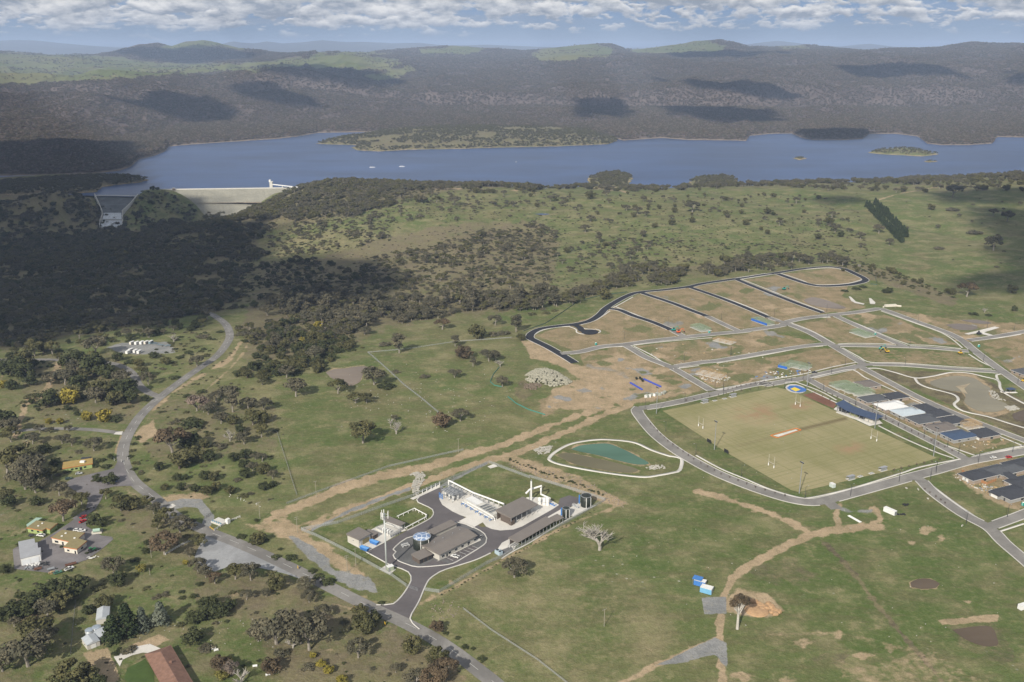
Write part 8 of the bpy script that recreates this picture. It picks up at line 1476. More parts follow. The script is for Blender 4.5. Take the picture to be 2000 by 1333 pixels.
 kG = K(450, 560, 2000 / 450)
 wire_fence('grey paddock fence running down from the muddy pond to the russet tree', kG((1195, 575), (1300, 665), (1500, 850), (1650, 965), (1820, 1108)), 1.2, 5, 'paddock_fence', None, STN, 0.13, 0.35); wire_fence('paddock fence running down from the grove to the dirt track', [(541, 845), (560, 905), (580, 968)], 1.2, 5, 'paddock_fence', None, STN, 0.1, 0.1); wire_fence('paddock fence running along the grass beside the dirt track', [(560, 985), (640, 955), (760, 912), (880, 885), (905, 880)], 1.5, 6, 'paddock_fence', None, STN, 0.1, 0.1)
 wire_fence('paddock fence crossing the grass above the muddy pond', [(718, 689), (790, 683), (890, 668), (1000, 660)], 1.1, 6, 'paddock_fence', None, STN, 0.09, 0.1); wire_fence('paddock fence crossing the near green paddock', [(905, 1190), (960, 1232), (1050, 1290), (1120, 1345)], 1.1, 5, 'paddock_fence', None, STN, 0.09, 0.1); wire_fence('wire fence round the lawn of the white farm sheds', kM((920, 980), (945, 680), (985, 290)) , 1.2, 3, 'paddock_fence', None, STN, 0.09, 0.08)
 TG = mat('teal_shadecloth', (0.05, 0.19, 0.155), 0.7); wire_fence('teal silt fence curving below the raw earth', K(850, 560, 4.9375)((700, 1065), (780, 1130), (900, 1190), (1060, 1240)), 0.9, 3, 'silt_fence', TG, TG, 0.05, 0.15, 0.0); wire_fence('teal silt fence curling round the lone gum tree', K(850, 560, 4.9375)((618, 780), (560, 850), (530, 920), (570, 955), (640, 970)), 0.8, 3, 'silt_fence', TG, TG, 0.05, 0.12, 0.0)
 DG = mat('dark_green_shadecloth', (0.05, 0.085, 0.06), 0.8); wire_fence('dark green silt fence along the outer side of the new black road', kA((90, 590), (260, 530), (420, 425), (520, 355), (700, 310), (900, 285)), 0.9, 5, 'silt_fence', DG, DG, 0.05, 0.15, 0.0); wire_fence('dark green silt fence round the far end of the new estate', kB((880, 65), (960, 95), (1030, 130), (1045, 190), (1000, 185)), 0.9, 5, 'silt_fence', DG, DG, 0.05, 0.15, 0.0)
 P = wl(k2((762, 379), (885, 344), (912, 352), (795, 391))); P = np.vstack([P, P[:1]]); 
 wire_fence('orange mesh barrier round the pale cricket pitch', k2((762, 379), (885, 344), (912, 352), (795, 391), (762, 379)), 0.55, 3, 'mesh_barrier', ORANGE, ORANGE, 0.04, 0.05, 0.1)
sports()
# ------------------------------------------------------------------ the new estate
def estate():
 A, B = at(1600, 752), at(1860, 882); RD = math.atan2(B.y - A.y, B.x - A.x); rg = random.Random(12)
 DK = mat('charcoal_tile_roof', (0.050, 0.053, 0.062), 0.6, var=0.2, scale=0.4); NAVY = mat('navy_steel_roof', (0.050, 0.078, 0.135), 0.5, var=0.15, scale=0.3); DGREY = mat('dark_grey_roof', (0.085, 0.090, 0.098), 0.6, var=0.2, scale=0.4); SILV = mat('silver_roof', (0.44, 0.50, 0.54), 0.45, var=0.1, scale=0.3); WHT = mat('white_roof', (0.66, 0.66, 0.65), 0.5, var=0.06, scale=0.3); BRN = mat('brown_grey_roof', (0.165, 0.145, 0.130), 0.7, var=0.2, scale=0.4)
 BRICK = mat('pale_brick', (0.34, 0.28, 0.23), 0.85, var=0.25, scale=1.2); GREYW = mat('grey_render', (0.30, 0.30, 0.29), 0.8, var=0.12)
 def house(lb, c, L, W, rm, wm, rot=0.0, wing=1):
  p = GZ(*c, 3.6); r = thing('house', lb, 'house', p, RD + math.pi / 2 + rot); b = MB().box(0, 0, -0.6, L, W, 3.3)
  if wing: b.box(L / 2 - 1.0, wing * W * 0.22, -0.6, 6.0, W * 0.5, 3.3)
  b.build('wall', wm, r); roof_solid(MB(), L, W, 2.72, 'hip', 2.2, 0.6).build('roof', rm, r)
  if wing: w2 = roof_solid(MB(), 7.0, W * 0.5, 2.70, 'hip', 1.5, 0.5); w2.V = [v + Vector((L / 2 - 1.0, wing * W * 0.22, 0)) for v in w2.V]; w2.build('porch_roof', rm, r)
  g = MB(); x, y = L / 2 + 0.68, W / 2 + 0.68; [g.box(0, s * y, 2.72, 2 * x, 0.12, 0.2) for s in (-1, 1)]; [g.box(s * x, 0, 2.72, 0.12, 2 * y, 0.2) for s in (-1, 1)]; g.build('gutter', WHITE, r)
  openings(r, L, W, [('window', 'S', -L / 4, 2.0, 0.9, 1.2, GLASS), ('window', 'S', L / 6, 1.6, 0.9, 1.2, GLASS), ('window', 'N', 0, 2.4, 0.3, 1.8, GLASS), ('window', 'W', W / 5, 1.8, 0.9, 1.2, GLASS), ('window', 'W', -W / 4, 1.4, 0.9, 1.2, GLASS)])
  f = MB(); x = L / 2 + (2.05 if wing else 0.05); f.box(x, wing * W * 0.22, 0, 0.14, min(4.8, W * 0.42), 2.2); f.build('garage_door', WHITE if rm is not WHT else STEEL, r); MB().box(L / 2 + 0.05, -wing * W * 0.2, 0, 0.14, 1.0, 2.1).build('door', DARKST, r)
 H = [('brown-roofed house behind the cluster of green timber frames', kH((612, 38))[0], 17, 15, BRN, BRICK, 0, 0), ('double-stepped charcoal-roofed house at the frame end of the street row', kH((655, 168))[0], 20, 13, DGREY, BRICK, 0, 1), ('white-roofed house in the street row', kH((815, 228))[0], 22, 14.5, WHT, BRICK, 0, 1), ('silver-roofed house next to the white-roofed one', kH((962, 285))[0], 21, 14, SILV, GREYW, 0, -1), ('dark green-grey roofed house in the middle of the street row', kH((1105, 348))[0], 22, 15, DGREY, BRICK, 0, 1), ('brown-grey roofed house between dark grey and navy roofs', kH((1262, 422))[0], 21, 14, BRN, GREYW, 0, 1), ('navy-roofed house at the near end of the street row', kH((1415, 490))[0], 21, 14, NAVY, GREYW, 0, -1),
         ('charcoal-roofed house behind the stepped-roof house, on the back street', kH((862, 142))[0], 17, 13, DK, BRICK, 3.14, 1), ('two-level charcoal house behind the silver roof, on the back street', kH((1125, 248))[0], 14, 14, DK, GREYW, 3.14, 0), ('charcoal-roofed house behind the dark green-grey roof, on the back street', kH((1235, 297))[0], 17, 13, DK, BRICK, 3.14, 1), ('charcoal-roofed house next to the tan timber frame, on the back street', kH((1372, 357))[0], 17, 13, DK, GREYW, 3.14, -1), ('navy-charcoal house at the near end of the back street', kH((1652, 470))[0], 17, 14, DK, BRICK, 3.14, 1),
         ('charcoal house behind the timber paling fence, nearest the corner', kJ((1310, 498))[0], 23, 12, DK, BRICK, 3.2, 0), ('dark grey house second along from the timber paling fence', kJ((1530, 445))[0], 24, 12, DGREY, GREYW, 3.2, 0), ('dark grey house third along from the timber paling fence', kJ((1755, 415))[0], 25, 12.5, DGREY, BRICK, 3.2, 0), ('charcoal house fourth along, cut by the right picture edge', kJ((1960, 340))[0], 25, 13, DK, GREYW, 3.2, 0), ('big navy-charcoal house standing alone below the paling fence', kJ((1835, 765))[0], 22, 15, DK, GREYW, 3.2, -1), ('charcoal house behind the lone navy-charcoal one, at the picture edge', kJ((1985, 610))[0], 20, 13, DK, BRICK, 3.2, 0), ('long narrow charcoal house between the fence row and the lone house', kJ((1880, 575))[0], 22, 7, DK, BRICK, 1.4, 0), ('silver-roofed house at the far right picture edge by the main street', kB((2005, 745))[0], 18, 13, DGREY, BRICK, 0, 1)]
 for h in H: house(*h)
 P = smooth_poly(wl(kJ((1065, 480), (1180, 545), (1300, 610), (1440, 672), (1580, 610))), 2.4); o = Vector((*P[0], float(zfun(*P[0])))); r = thing('paling_fence', 'orange-brown timber paling fence behind the charcoal house', 'fence', o); b = MB()
 for i in range(len(P) - 1): m = (P[i] + P[i + 1]) / 2; d = P[i + 1] - P[i]; b.box(m[0] - o.x, m[1] - o.y, float(zfun(*m)) - o.z - 0.2, np.linalg.norm(d), 0.12, 2.1, math.atan2(d[1], d[0]))
 b.build('palings', mat('orange_palings', (0.40, 0.20, 0.09), 0.8, var=0.25, scale=1.0), r); q = MB(); [q.box(x - o.x, y - o.y, float(zfun(x, y)) - o.z - 0.2, 0.16, 0.16, 2.4) for x, y in P]; q.build('posts', WOOD, r)
 # houses going up: open timber frames
 def frame(lb, c, L, W, m, rot=0.0, roof=True, wrap=None):
  p = at(*c, 0.1); r = thing('unfinished_house', lb, 'unfinished house', p, RD + rot); MB().box(0, 0, -0.2, L + 0.6, W + 0.6, 0.35).build('slab', CONCW, r); b = MB(); t = 0.13
  for y in (-W / 2, -W / 6, W / 5, W / 2):
   n = int(L / 1.1); [b.box(-L / 2 + L * i / n, y, 0.1, t, t, 2.6) for i in range(n + 1)]; b.box(0, y, 2.65, L, t, t); b.box(0, y, 1.4, L, t, t)
  for x in (-L / 2, -L / 6, L / 5, L / 2):
   n = int(W / 1.1); [b.box(x, -W / 2 + W * i / n, 0.1, t, t, 2.6) for i in range(n + 1)]; b.box(x, 0, 2.65, t, W, t)
  b.build('wall_frame', m, r)
  if roof:
   b = MB(); n = int(L / 1.3)
   for i in range(n + 1):
    x = -L / 2 + L * i / n; h = 2.6 * min(1, 2.2 * min(i, n - i) / n + 0.25); V = lambda y, z: (x, y, z); b.tube([V(-W / 2 - 0.5, 2.7), V(0, 2.7 + h), V(W / 2 + 0.5, 2.7)], 0.10, 4); b.tube([V(-W / 2, 2.75), V(W / 2, 2.75)], 0.08, 4); b.tube([V(-W / 4, 2.75), V(0, 2.7 + h), V(W / 4, 2.75)], 0.07, 4)
   b.build('roof_truss', m, r)
  if wrap: MB().box(0, -W / 2 - 0.15, 0.2, L, 0.08, 2.5).build('wall_wrap', wrap, r); MB().box(-L / 2 - 0.15, 0, 0.2, 0.08, W * 0.7, 2.5).build('wall_wrap', wrap, r)
 BL = mat('blue_building_wrap', (0.03, 0.13, 0.48), 0.6, var=0.2, scale=1)
 for a in (('green timber house frame on the brown lots by the teal toilet', kA((1475, 572))[0], 20, 13, GREENT, 0.1, True, None), ('blue-wrapped house frame at the end of a new street', kB((300, 435))[0], 24, 11, GREENT, 0.15, True, BL), ('pale green house frame on the grassy lot between two streets', kB((945, 512))[0], 22, 13, GREENT, 0.1, True, None), ('green house frame with scraps of blue wrap above the street', kB((530, 722))[0], 21, 13, GREENT, 0.5, True, None), ('blue-wrapped low frame at the left of the green house frame', kB((440, 728))[0], 9, 8, GREENT, 0.5, False, BL),
              ('tan timber frame low on the lot, half built', kA((1660, 670))[0], 20, 12, WOOD, 0.5, False, None), ('tan timber frame at the corner lot by the footpath, half built', kA((1555, 930))[0], 24, 14, WOOD, 0.5, False, None), ('green house frame nearest the street corner, in the cluster of three', kH((385, 70))[0], 18, 13, GREENT, 1.57, True, None), ('middle green house frame in the cluster of three', kH((480, 100))[0], 19, 13, GREENT, 1.57, True, None), ('green house frame next to the stepped charcoal roof', kH((560, 128))[0], 18, 12, GREENT, 1.57, True, None), ('tan timber house frame with trusses among the back street roofs', kH((1510, 418))[0], 15, 12, WOOD, 1.57, True, None)): frame(*a)
 # plant and deliveries on the building sites
 def digger(lb, c, rot, m, dozer=False):
  r = thing('bulldozer' if dozer else 'excavator', lb, 'bulldozer' if dozer else 'excavator', at(*c, 0.2), rot)
  for y in (-1.1, 1.1): MB().prism([(-1.9, 0), (1.9, 0), (2.1, 0)], 0, 0.1); t = MB(); t.box(0, y, 0.15, 3.8, 0.6, 0.8).box(0, y, 0, 3.2, 0.6, 0.2); t.build('track', TYRE, r)
  MB().box(-0.3, 0, 1.0, 3.4, 2.4, 1.1).build('body', m, r); MB().box(0.5, 0.6, 2.1, 1.4, 1.1, 1.3).build('cab', GLASS, r); MB().box(0.5, 0.6, 3.4, 1.5, 1.2, 0.1).build('cab_roof', m, r)
  if dozer: MB().box(2.9, 0, 0.1, 0.25, 3.4, 1.4).build('blade', STEEL, r); MB().tube([(0, 1.3, 0.6), (2.9, 1.3, 0.6)], 0.12).tube([(0, -1.3, 0.6), (2.9, -1.3, 0.6)], 0.12).build('push_arm', m, r)
  else: MB().tube([(1.2, -0.4, 1.6), (3.4, -0.4, 4.6), (5.2, -0.4, 4.4)], 0.28).build('boom', m, r); MB().tube([(5.0, -0.4, 4.6), (6.2, -0.4, 1.6)], 0.2).build('stick', m, r); MB().box(6.1, -0.4, 0.7, 1.0, 1.2, 0.9).build('bucket', DARKST, r)
 for a in (('teal excavator where the black street meets the grey one', kA((1262, 588))[0], 0.4, TEAL), ('orange-red excavator beside the teal one on the black street', kA((1300, 604))[0], 0.2, mat('orange_red_paint', (0.55, 0.10, 0.03), 0.5)), ('teal excavator with raised boom on the long grassy lot', kB((1070, 612))[0], 0.5, TEAL), ('yellow excavator on the long grassy lot', kB((1108, 630))[0], 3.0, YELLOW), ('teal excavator far up among the highest brown lots', kB((438, 222))[0], 0.3, TEAL)): digger(*a)
 digger('yellow bulldozer at the street end of the long grassy lot', kB((1585, 640))[0], 0.2, YELLOW, True); digger('yellow bulldozer beside the main street at the right edge', kB((1998, 822))[0], 0.5, YELLOW, True); digger('dark bulldozer on the white concrete cross slab', kB((1705, 512))[0], 0.4, DARKST, True)
 for lb, c in (('teal portable toilet beside the green frame on the brown lots', kA((1540, 604))[0]), ('teal portable toilet under the cul-de-sac lots', kA((655, 697))[0]), ('teal portable toilet by the pale green house frame', kB((1030, 516))[0]), ('teal portable toilet by the street junction at the right', kB((1705, 594))[0]), ('teal skip near the lone navy-charcoal house', kJ((1985, 985))[0])):
  r = thing('portable_toilet', lb, 'toilet' if 'toilet' in lb else 'skip', at(*c, 0.1), RD); MB().box(0, 0, 0, 1.6, 1.6, 2.3).build('cabin', TEAL, r); MB().box(0, -0.82, 0.2, 0.9, 0.06, 1.9).build('door', mat('pale_teal', (0.2, 0.45, 0.40), 0.5), r); MB().dome(0, 0, 2.3, 0.8, 0.3, 10, 2).build('roof', WHITE, r)
 PURP = mat('blue_wrapped_bricks', (0.07, 0.11, 0.50), 0.6, var=0.25, scale=2.0)
 for k in range(9): c = kA((928 + k * 10.5, 1000 + k * 6.2))[0]; r = thing('brick_pallet', 'blue-wrapped pallet in the left row on the raw lot', 'pallet', at(*c, 0.1), RD, 'left row of blue pallets'); MB().box(0, 0, 0.15, 1.7, 1.5, 1.1).build('load', PURP, r); MB().box(0, 0, 0, 1.8, 1.6, 0.15).build('pallet_base', WOOD, r)
 for k in range(12): c = kA((1032 + (k % 6) * 11 + (k // 6) * 70, 970 + (k % 6) * 5 + (k // 6) * 32))[0]; r = thing('brick_pallet', 'blue-wrapped pallet in the right rows on the raw lot', 'pallet', at(*c, 0.1), RD, 'right rows of blue pallets'); MB().box(0, 0, 0.15, 1.7, 1.5, 1.1).build('load', PURP, r); MB().box(0, 0, 0, 1.8, 1.6, 0.15).build('pallet_base', WOOD, r)
 CLAD = mat('sage_stone_slab', (0.34, 0.36, 0.31), 0.8, var=0.35, scale=1.2)
 for k in range(15): c = kA((1045 + k * 10.5 + rg.uniform(-3, 3), 1108 - (k * 2.0) + rg.uniform(-6, 6)))[0]; r = thing('stone_stack', 'upright stack of pale slabs in the row beside the street corner', 'stack', at(*c, 0.1), rg.uniform(0, 3), 'stacked slabs by the street corner'); b = MB(); [b.box(-0.5 + i * 0.25, 0, 0.1, 0.18, 2.2, rg.uniform(1.6, 2.6)) for i in range(5)]; b.build('slab', CLAD if k % 3 else WHITE, r); MB().box(0, 0, 0, 1.6, 2.4, 0.12).build('pallet_base', WOOD, r)
 for k, (x, y) in enumerate(((972, 968), (1000, 965), (1012, 975), (1020, 985))): r = thing('stone_stack', 'upright stack of dark slabs above the blue pallets', 'stack', at(*kA((x, y))[0], 0.1), 0.5, 'stacked dark slabs above the pallets'); b = MB(); [b.box(-0.5 + i * 0.25, 0, 0.1, 0.18, 1.8, 2.2) for i in range(5)]; b.build('slab', TANKG, r); MB().box(0, 0, 0, 1.6, 2.2, 0.12).build('pallet_base', WOOD, r)
 g = np.random.default_rng(8)
 def litter(lb, px, n, cols, seed):
  Pq = wl(px); x0, y0 = Pq.min(0); x1, y1 = Pq.max(0)
  for ci, m in enumerate(cols):
   b = MB()
   for k in range(n):
    x, y = g.uniform(x0, x1), g.uniform(y0, y1)
    if not inpoly(np.array([x]), np.array([y]), [tuple(q) for q in Pq])[0]: continue
    b.box(x, y, float(zfun(x, y)) + 0.05, g.uniform(0.4, 2.4), g.uniform(0.2, 1.0), g.uniform(0.1, 0.8), g.uniform(0, 3))
   if b.V: b.build('building_debris', m, None, kind='stuff', label=lb, group='loose building debris')
 litter('loose building debris on the lots below the white and silver roofs', kH((230, 60), (560, 170), (700, 250), (1000, 400), (980, 420), (700, 290), (520, 190), (220, 80)), 60, (PALEW, WOOD, TAUPE), 1); litter('loose debris round the green house frame above the street', kB((240, 790), (360, 740), (620, 720), (650, 750), (560, 770), (400, 800)), 40, (WHITE, MATS['rust_steel'], BLUEP), 2); litter('offcuts round the tan half-built frame at the corner lot', kA((1420, 900), (1600, 885), (1720, 960), (1640, 1000), (1500, 990)), 70, (WOOD, PALEW), 3)
 litter('loose debris on the bare ground below the paling fence', kJ((900, 540), (1050, 500), (1400, 660), (1600, 720), (1500, 850), (1200, 690)), 50, (PALEW, WOOD, STEEL), 4); litter('loose debris on the vacant lot at the end of the street row', kH((1400, 580), (1760, 500), (1960, 580), (1600, 650)), 30, (PALEW, WOOD), 5); litter('white scraps strewn beside the right-hand street', k2((1450, 610), (1520, 680), (1800, 870), (1780, 890), (1500, 720), (1400, 640)), 9, (PALEW,), 6)
 litter('scraps of white sheet on the brown lots', kA((1000, 740), (1500, 640), (2000, 640), (2000, 900), (1400, 1000)), 20, (PALEW, WOOD), 7)
 b = MB()
 for (px, py) in ((kB((860, 270), (885, 300), (960, 318), (940, 312))), (kB((990, 278), (1030, 300), (1030, 316), (1000, 312)))) if 0 else (): pass
 poly_sheet('concrete_apron', kB((858, 266), (872, 268), (905, 300), (962, 314), (955, 320), (900, 310), (875, 296)), 0.4, CONC, 4); poly_sheet('concrete_apron', kB((990, 277), (1003, 278), (1032, 305), (1030, 316), (998, 315)), 0.4, CONC, 4); r = thing('culvert', 'pale concrete culvert head at the edge of the new estate', 'culvert', at(*kB((1130, 330))[0]), 0.2); MB().box(0, 0, 0, 14, 3, 2.4).build('headwall', CREAM, r); MB().box(-9, -2, 0, 6, 1, 1.6, 0.6).box(9, -2, 0, 6, 1, 1.6, -0.6).build('wing_wall', CREAM, r)
 # street lamps and saplings
 lamp = None
 LP = [k2(*q)[0] for q in ()] if 0 else k2((207, 240), (150, 245), (250, 358), (397, 470), (620, 580), (930, 685), (1152, 673), (1390, 605), (1570, 558), (1718, 808), (1918, 778), (830, 148), (490, 160), (1945, 460)) + kB((42, 905), (440, 865), (485, 815), (560, 805), (745, 768), (1225, 720), (1735, 690), (1255, 600), (715, 430), (1310, 440), (1760, 470), (715, 365), (90, 650), (835, 710), (1935, 490), (1960, 830), (372, 395)) + kA((1218, 545), (878, 655), (1345, 830), (1710, 780), (1635, 500), (1350, 1145), (1650, 1052)) + kH((215, 122), (500, 245), (655, 300), (765, 370), (1110, 525), (1320, 610), (1420, 672), (885, 430)) + kJ((595, 590), (120, 630), (678, 490), (1312, 345))
 for c in LP:
  p = at(*c, 0.1)
  if lamp is None:
   lamp = thing('street_lamp', 'dark slim street lamp on the verge of the new estate streets', 'street lamp', p, RD + 1.57, 'street lamps of the new estate'); MB().cyl(0, 0, -0.2, 8.5, 0.16, 0.1, 8).build('post', DARKST, lamp); MB().tube([(0, 0, 8.4), (1.0, 0, 8.7), (1.6, 0, 8.7)], 0.07, 6).build('arm', DARKST, lamp); MB().box(1.8, 0, 8.6, 0.9, 0.35, 0.14).build('lamp_head', STEEL, lamp)
  else: copytree(lamp, p, RD + rg.choice((1.57, -1.57)))
 BM = bare_mesh('branches', 77, BARKD, 5, 3); n = 0
 for line, k in ((kH((60, 62), (200, 110), (420, 205), (640, 300), (900, 425), (1140, 540), (1400, 665)), 24), (k2((170, 320), (260, 410), (390, 500), (520, 570), (700, 640), (860, 685)), 22), (k2((330, 215), (600, 165), (800, 135)), 12), (kA((1640, 1060), (1800, 1022), (1990, 985)), 10), (k2((960, 160), (1100, 230), (1260, 310), (1400, 380), (1560, 460)), 14), (kJ((0, 480), (300, 400), (600, 340), (900, 270)), 8), (kJ((480, 735), (735, 905), (850, 1000)), 5)):
  L = smooth_poly(wl(line), 1.0)
  for i in range(k):
   x, y = L[int((len(L) - 1) * (i + 0.5) / k)]; r = bpy.data.objects.new('street_sapling', None); COL.objects.link(r); s = rg.uniform(0.42, 0.62); r.location = (x, y, float(zfun(x, y)) + 0.15); r.scale = (s * 0.7, s * 0.7, s); r.rotation_euler = (0, 0, rg.uniform(0, 6)); r['label'] = 'thin leafless sapling planted along the estate streets and the field'; r['category'] = 'sapling'; r['group'] = 'saplings along the estate streets'; q = bpy.data.objects.new('branches', BM); q.parent = r; COL.objects.link(q)
estate()
# ------------------------------------------------------------------ which tree is which
MARKS = [('the muddy farm pond', (680, 735)), ('the mustard-roofed office', (152, 905)), ('the L-roofed depot building', (140, 1050)), ('the lime green cottage', (80, 1030)), ('the white depot shed', (57, 1080)), ('the tiled house', (325, 1310)), ('the upper white farm shed', (199, 1205)), ('the round water tanks', (195, 1245)), ('the layby', (450, 1085)), ('the pump station', (430, 1020)), ('the concrete lane mouth', (230, 845)), ('the gravel compound', (270, 682)), ('the fork of the two roads', (312, 775)), ('the plant gate', (800, 1150)), ('the antenna mast', (755, 1110)), ('the car park', (170, 965)),
 ('the long curved road bend', (448, 655)), ('the tan boulders', (1480, 1195)), ('the pale rubble heap', (1070, 742)), ('the black cul-de-sac', (1150, 649)), ('the dam wall', (450, 385)), ('the pine windbreak', (1730, 440)), ('the hilltop pond', (1060, 419)), ('the top road loop of the estate', (1650, 535)), ('the grassy gully at the right', (1860, 580)), ('the junction of driveway and main road', (790, 1215)), ('the yellow barrier', (415, 1035)), ('the white garden benches', (420, 1270)), ('the depot tractor', (178, 1080)), ('the two red cars', (163, 1015)), ('the road bend by the office', (250, 925)), ('the sandy track', (60, 790)), ('the pine pair by the sheds', (236, 1245)), ('the end of the main road in front', (955, 1326)), ('the grey paddock fence', (800, 765)), ('the lower grassy clearing of the grove', (430, 920)), ('the top of the far green hill', (1000, 380)), ('the lake point', (1400, 352)), ('the brown hillside lots', (1500, 580)), ('the shaded slope at the right edge', (1980, 440)), ('the lowest left corner', (20, 1320)), ('the side road entering at the left edge', (10, 703)), ('the middle of the grey side lane', (180, 840)), ('the grove edge by the green paddock', (535, 850)), ('the gravel turnout above the plant fence', (600, 1070))]
def name_trees():
 M = [(n, at(*p)) for n, p in MARKS]; ORD = ['nearest to', 'second nearest to', 'third nearest to', 'fourth nearest to', 'fifth nearest to', 'sixth nearest to', 'seventh nearest to', 'eighth nearest to', 'ninth nearest to', 'tenth nearest to', 'eleventh nearest to', 'twelfth nearest to']
 T = [t for t in ALLTREES if not t[0].get('label')]; items = []
 for r, k, X, Y, w, d in T:
  small = w < (4.6 if 'shrub' in d else 7.5); big = w > (8.5 if 'shrub' in d else 13); items.append((r, X, Y, ('small ' if small else ('broad ' if 'shrub' in d else 'big ') if big else '') + d))
 for r, X, Y, d in items:
  best = None
  for n, p in M:
   dist = math.hypot(p.x - X, p.y - Y); rk = sum(1 for (r2, X2, Y2, d2) in items if d2 == d and math.hypot(p.x - X2, p.y - Y2) < dist); sc = rk * 1.0 + dist / 120.0
   if best is None or sc < best[0]: best = (sc, rk, n)
  r['label'] = '%s, %s %s' % (d, ORD[min(best[1], 11)], best[2]); r['group'] = 'trees and shrubs of the %s' % ('far slopes' if Y > 950 else 'left groves' if X < -20 else 'paddocks')
name_trees()
# ------------------------------------------------------------------ woods, clouds overhead, haze
woods()
def cloud(poly, zc=1300.0, thick=130.0, dens=0.03, far=False, soft=110.0, seed=1):
 """a flat-based cloud that hangs between the sun and the ground where its shade lies in the photograph"""
 pts = []
 if far:
  for u, v in poly:
   rz = ratio(u, v)[1]; ys = np.arange(2300, 12500, 20.0); X, Z, sh = far_height(np.full(ys.shape, float(u)), ys); line = CAMH + ys * rz
   hit = np.nonzero(Z >= line)[0]; k = hit[0] if len(hit) else len(ys) - 1; pts.append((X[k], ys[k], Z[k]))
  pts = np.array(pts)
 else: pts = GP(poly)
 s = (zc - pts[:, 2]) / S_TO.z; P2 = pts[:, :2] + s[:, None] * np.array([S_TO.x, S_TO.y])
 x0, y0 = P2.min(0) - 60; x1, y1 = P2.max(0) + 60; st = max(min(x1 - x0, y1 - y0) / 34, 14.0)
 X, Y = np.meshgrid(np.arange(x0, x1, st), np.arange(y0, y1, st)); sd = sdist(X, Y, [tuple(p) for p in P2])
 sd = sd + (fbm(X / (soft * 1.3), Y / (soft * 1.3), seed, 5) - 0.5) * soft * 1.0 + soft * 0.3
 h = np.clip(sd / soft, 0, 1); h = h * h * (3 - 2 * h) * thick * (0.7 + 0.6 * fbm(X / 120, Y / 120, seed + 9, 3))
 keep = h > 0.02; kf = keep[:-1, :-1] | keep[1:, :-1] | keep[:-1, 1:] | keep[1:, 1:]
 nr, nc = X.shape; idx = np.arange(nr * nc).reshape(nr, nc); N = nr * nc
 a, b, c, d = [q[kf] for q in (idx[:-1, :-1], idx[:-1, 1:], idx[1:, 1:], idx[1:, :-1])]
 V = np.concatenate([np.stack([X, Y, zc + h * 0.8 + 0.5], -1).reshape(-1, 3), np.stack([X, Y, zc - h * 0.2 - 0.5], -1).reshape(-1, 3)])
 fc = [np.stack([a, b, c, d], 1), np.stack([d, c, b, a], 1) + N]
 kp = np.pad(kf, 1); 
 for (sl, e0, e1) in (((slice(0, -2), slice(1, -1)), (0, 0), (0, 1)), ((slice(2, None), slice(1, -1)), (1, 1), (1, 0)), ((slice(1, -1), slice(0, -2)), (1, 0), (0, 0)), ((slice(1, -1), slice(2, None)), (0, 1), (1, 1))):
  q = kf & ~kp[sl]; r, cc = np.nonzero(q); p0 = idx[r + e0[0], cc + e0[1]]; p1 = idx[r + e1[0], cc + e1[1]]
  fc.append(np.stack([p1, p0, p0 + N, p1 + N], 1))
 m = ME('cloud', V, np.concatenate(fc), cloud_material(dens)); OB('cloud', m, kind='stuff')
def cloud_material(dens):
 nm = 'cloud_vapour_%d' % int(dens * 1000)
 if nm in MATS: return MATS[nm]
 m = bpy.data.materials.new(nm); m.use_nodes = True; nt = m.node_tree; nt.nodes.clear(); t = NT(nt); o = t.n('ShaderNodeOutputMaterial'); v = t.n('ShaderNodeVolumePrincipled')
 v.inputs['Color'].default_value = (0.95, 0.96, 0.98, 1); v.inputs['Density'].default_value = dens; t.link(v.outputs[0], o.inputs['Volume']); MATS[nm] = m; return m
# great bank over the valley, small clouds over the paddocks and the far hills
cloud([(-700, 250), (60, 288), (200, 290), (276, 308), (284, 330), (262, 350), (300, 374), (385, 396), (372, 424), (330, 446), (430, 442), (500, 432), (506, 476), (476, 516), (600, 526), (700, 534), (732, 552), (690, 572), (600, 566), (500, 590), (430, 608), (370, 622), (250, 626), (150, 648), (0, 668), (-700, 720)], 1250, 60, 0.13, soft=110, seed=4)
cloud([(440, 520), (600, 512), (715, 522), (765, 546), (715, 582), (560, 580), (440, 600)], 1300, 60, 0.2, soft=55, seed=14)
cloud([(1890, 405), (1990, 412), (2200, 460), (2200, 540), (2000, 520), (1930, 440)], 1250, 45, 0.07, soft=80, seed=7)
cloud([(1872, 545), (1960, 530), (2200, 540), (2200, 580), (1990, 570), (1885, 562)], 1250, 45, 0.07, soft=60, seed=8)
cloud([(1820, 378), (2050, 366), (2200, 380), (1990, 400), (1850, 396)], 1250, 45, 0.07, soft=70, seed=9); cloud([(1590, 390), (1660, 384), (1690, 394), (1630, 400)], 1250, 45, 0.07, soft=60, seed=10)
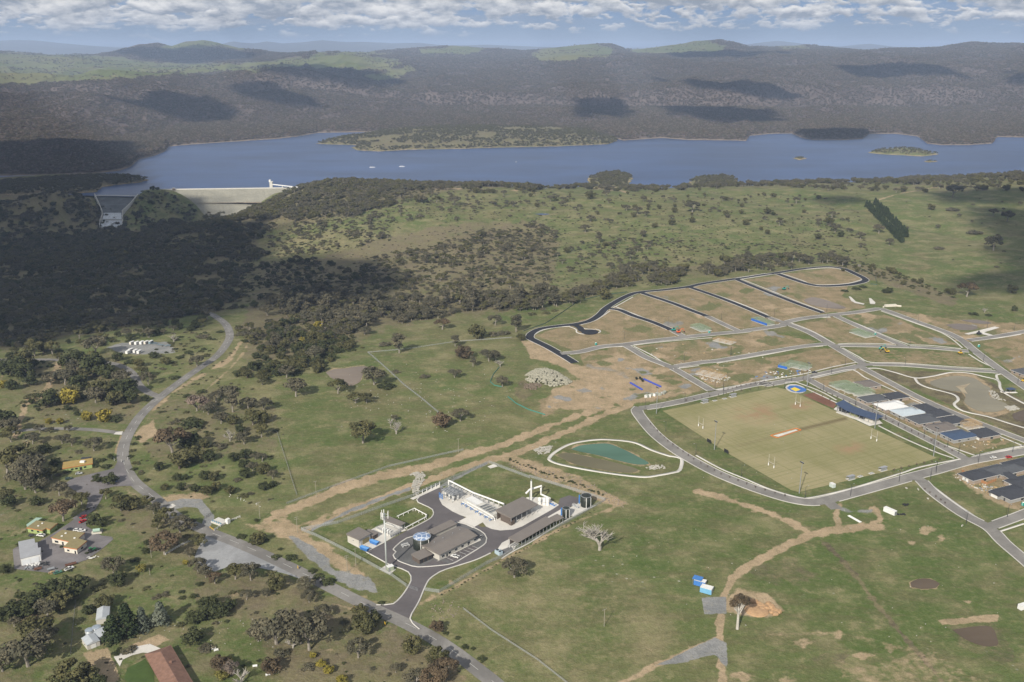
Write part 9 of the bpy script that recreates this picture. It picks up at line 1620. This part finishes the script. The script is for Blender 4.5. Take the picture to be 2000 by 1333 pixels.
for i, p in enumerate([
 [(250, 190), (330, 181), (420, 196), (478, 222), (462, 236), (380, 232), (300, 208)], [(495, 166), (540, 164), (600, 186), (645, 212), (580, 206), (520, 190)], [(540, 126), (640, 128), (770, 150), (805, 162), (720, 170), (620, 154), (560, 140)],
 [(1115, 196), (1195, 196), (1210, 228), (1130, 228)], [(1275, 210), (1400, 212), (1472, 215), (1492, 236), (1400, 242), (1320, 226)], [(1250, 152), (1330, 157), (1430, 160), (1522, 192), (1500, 201), (1420, 180), (1340, 172)],
 [(1590, 130), (1700, 127), (1780, 135), (1832, 156), (1720, 146), (1620, 146)], [(1908, 144), (1960, 155), (1986, 172), (1930, 166)], [(1545, 256), (1650, 255), (1655, 272), (1560, 274)], [(1280, 104), (1400, 100), (1500, 106), (1420, 114), (1300, 114)],
 [(270, 104), (330, 94), (440, 90), (545, 106), (520, 116), (400, 124), (330, 112)], [(-200, 290), (0, 292), (150, 292), (240, 304), (270, 330), (120, 338), (-200, 340)], [(620, 205), (700, 230), (640, 236)], [(1650, 160), (1760, 170), (1700, 178)]]):
 if i < 12: cloud(p, 1500, 60, 0.09, True, 150, 20 + i)

hz = bpy.data.materials.new('haze_air'); hz.use_nodes = True
def haze():
 nt = hz.node_tree; nt.nodes.clear(); t = NT(nt); o = t.n('ShaderNodeOutputMaterial'); v = t.n('ShaderNodeVolumePrincipled')
 v.inputs['Color'].default_value = (0.54, 0.70, 1.0, 1); v.inputs['Density'].default_value = HAZE_D; v.inputs['Anisotropy'].default_value = 0.0
 t.link(v.outputs[0], o.inputs['Volume'])
 x, y0, y1, z0, z1 = 70000, -9500, 61000, -192, 480
 m = ME('haze', [(-x, y0, z0), (x, y0, z0), (x, y1, z0), (-x, y1, z0), (-x, y0, z1), (x, y0, z1), (x, y1, z1), (-x, y1, z1)], [(0, 3, 2, 1), (4, 5, 6, 7), (0, 1, 5, 4), (1, 2, 6, 5), (2, 3, 7, 6), (3, 0, 4, 7)], hz)
 OB('haze', m, kind='stuff')
HAZE_D = 5.5e-5
haze()
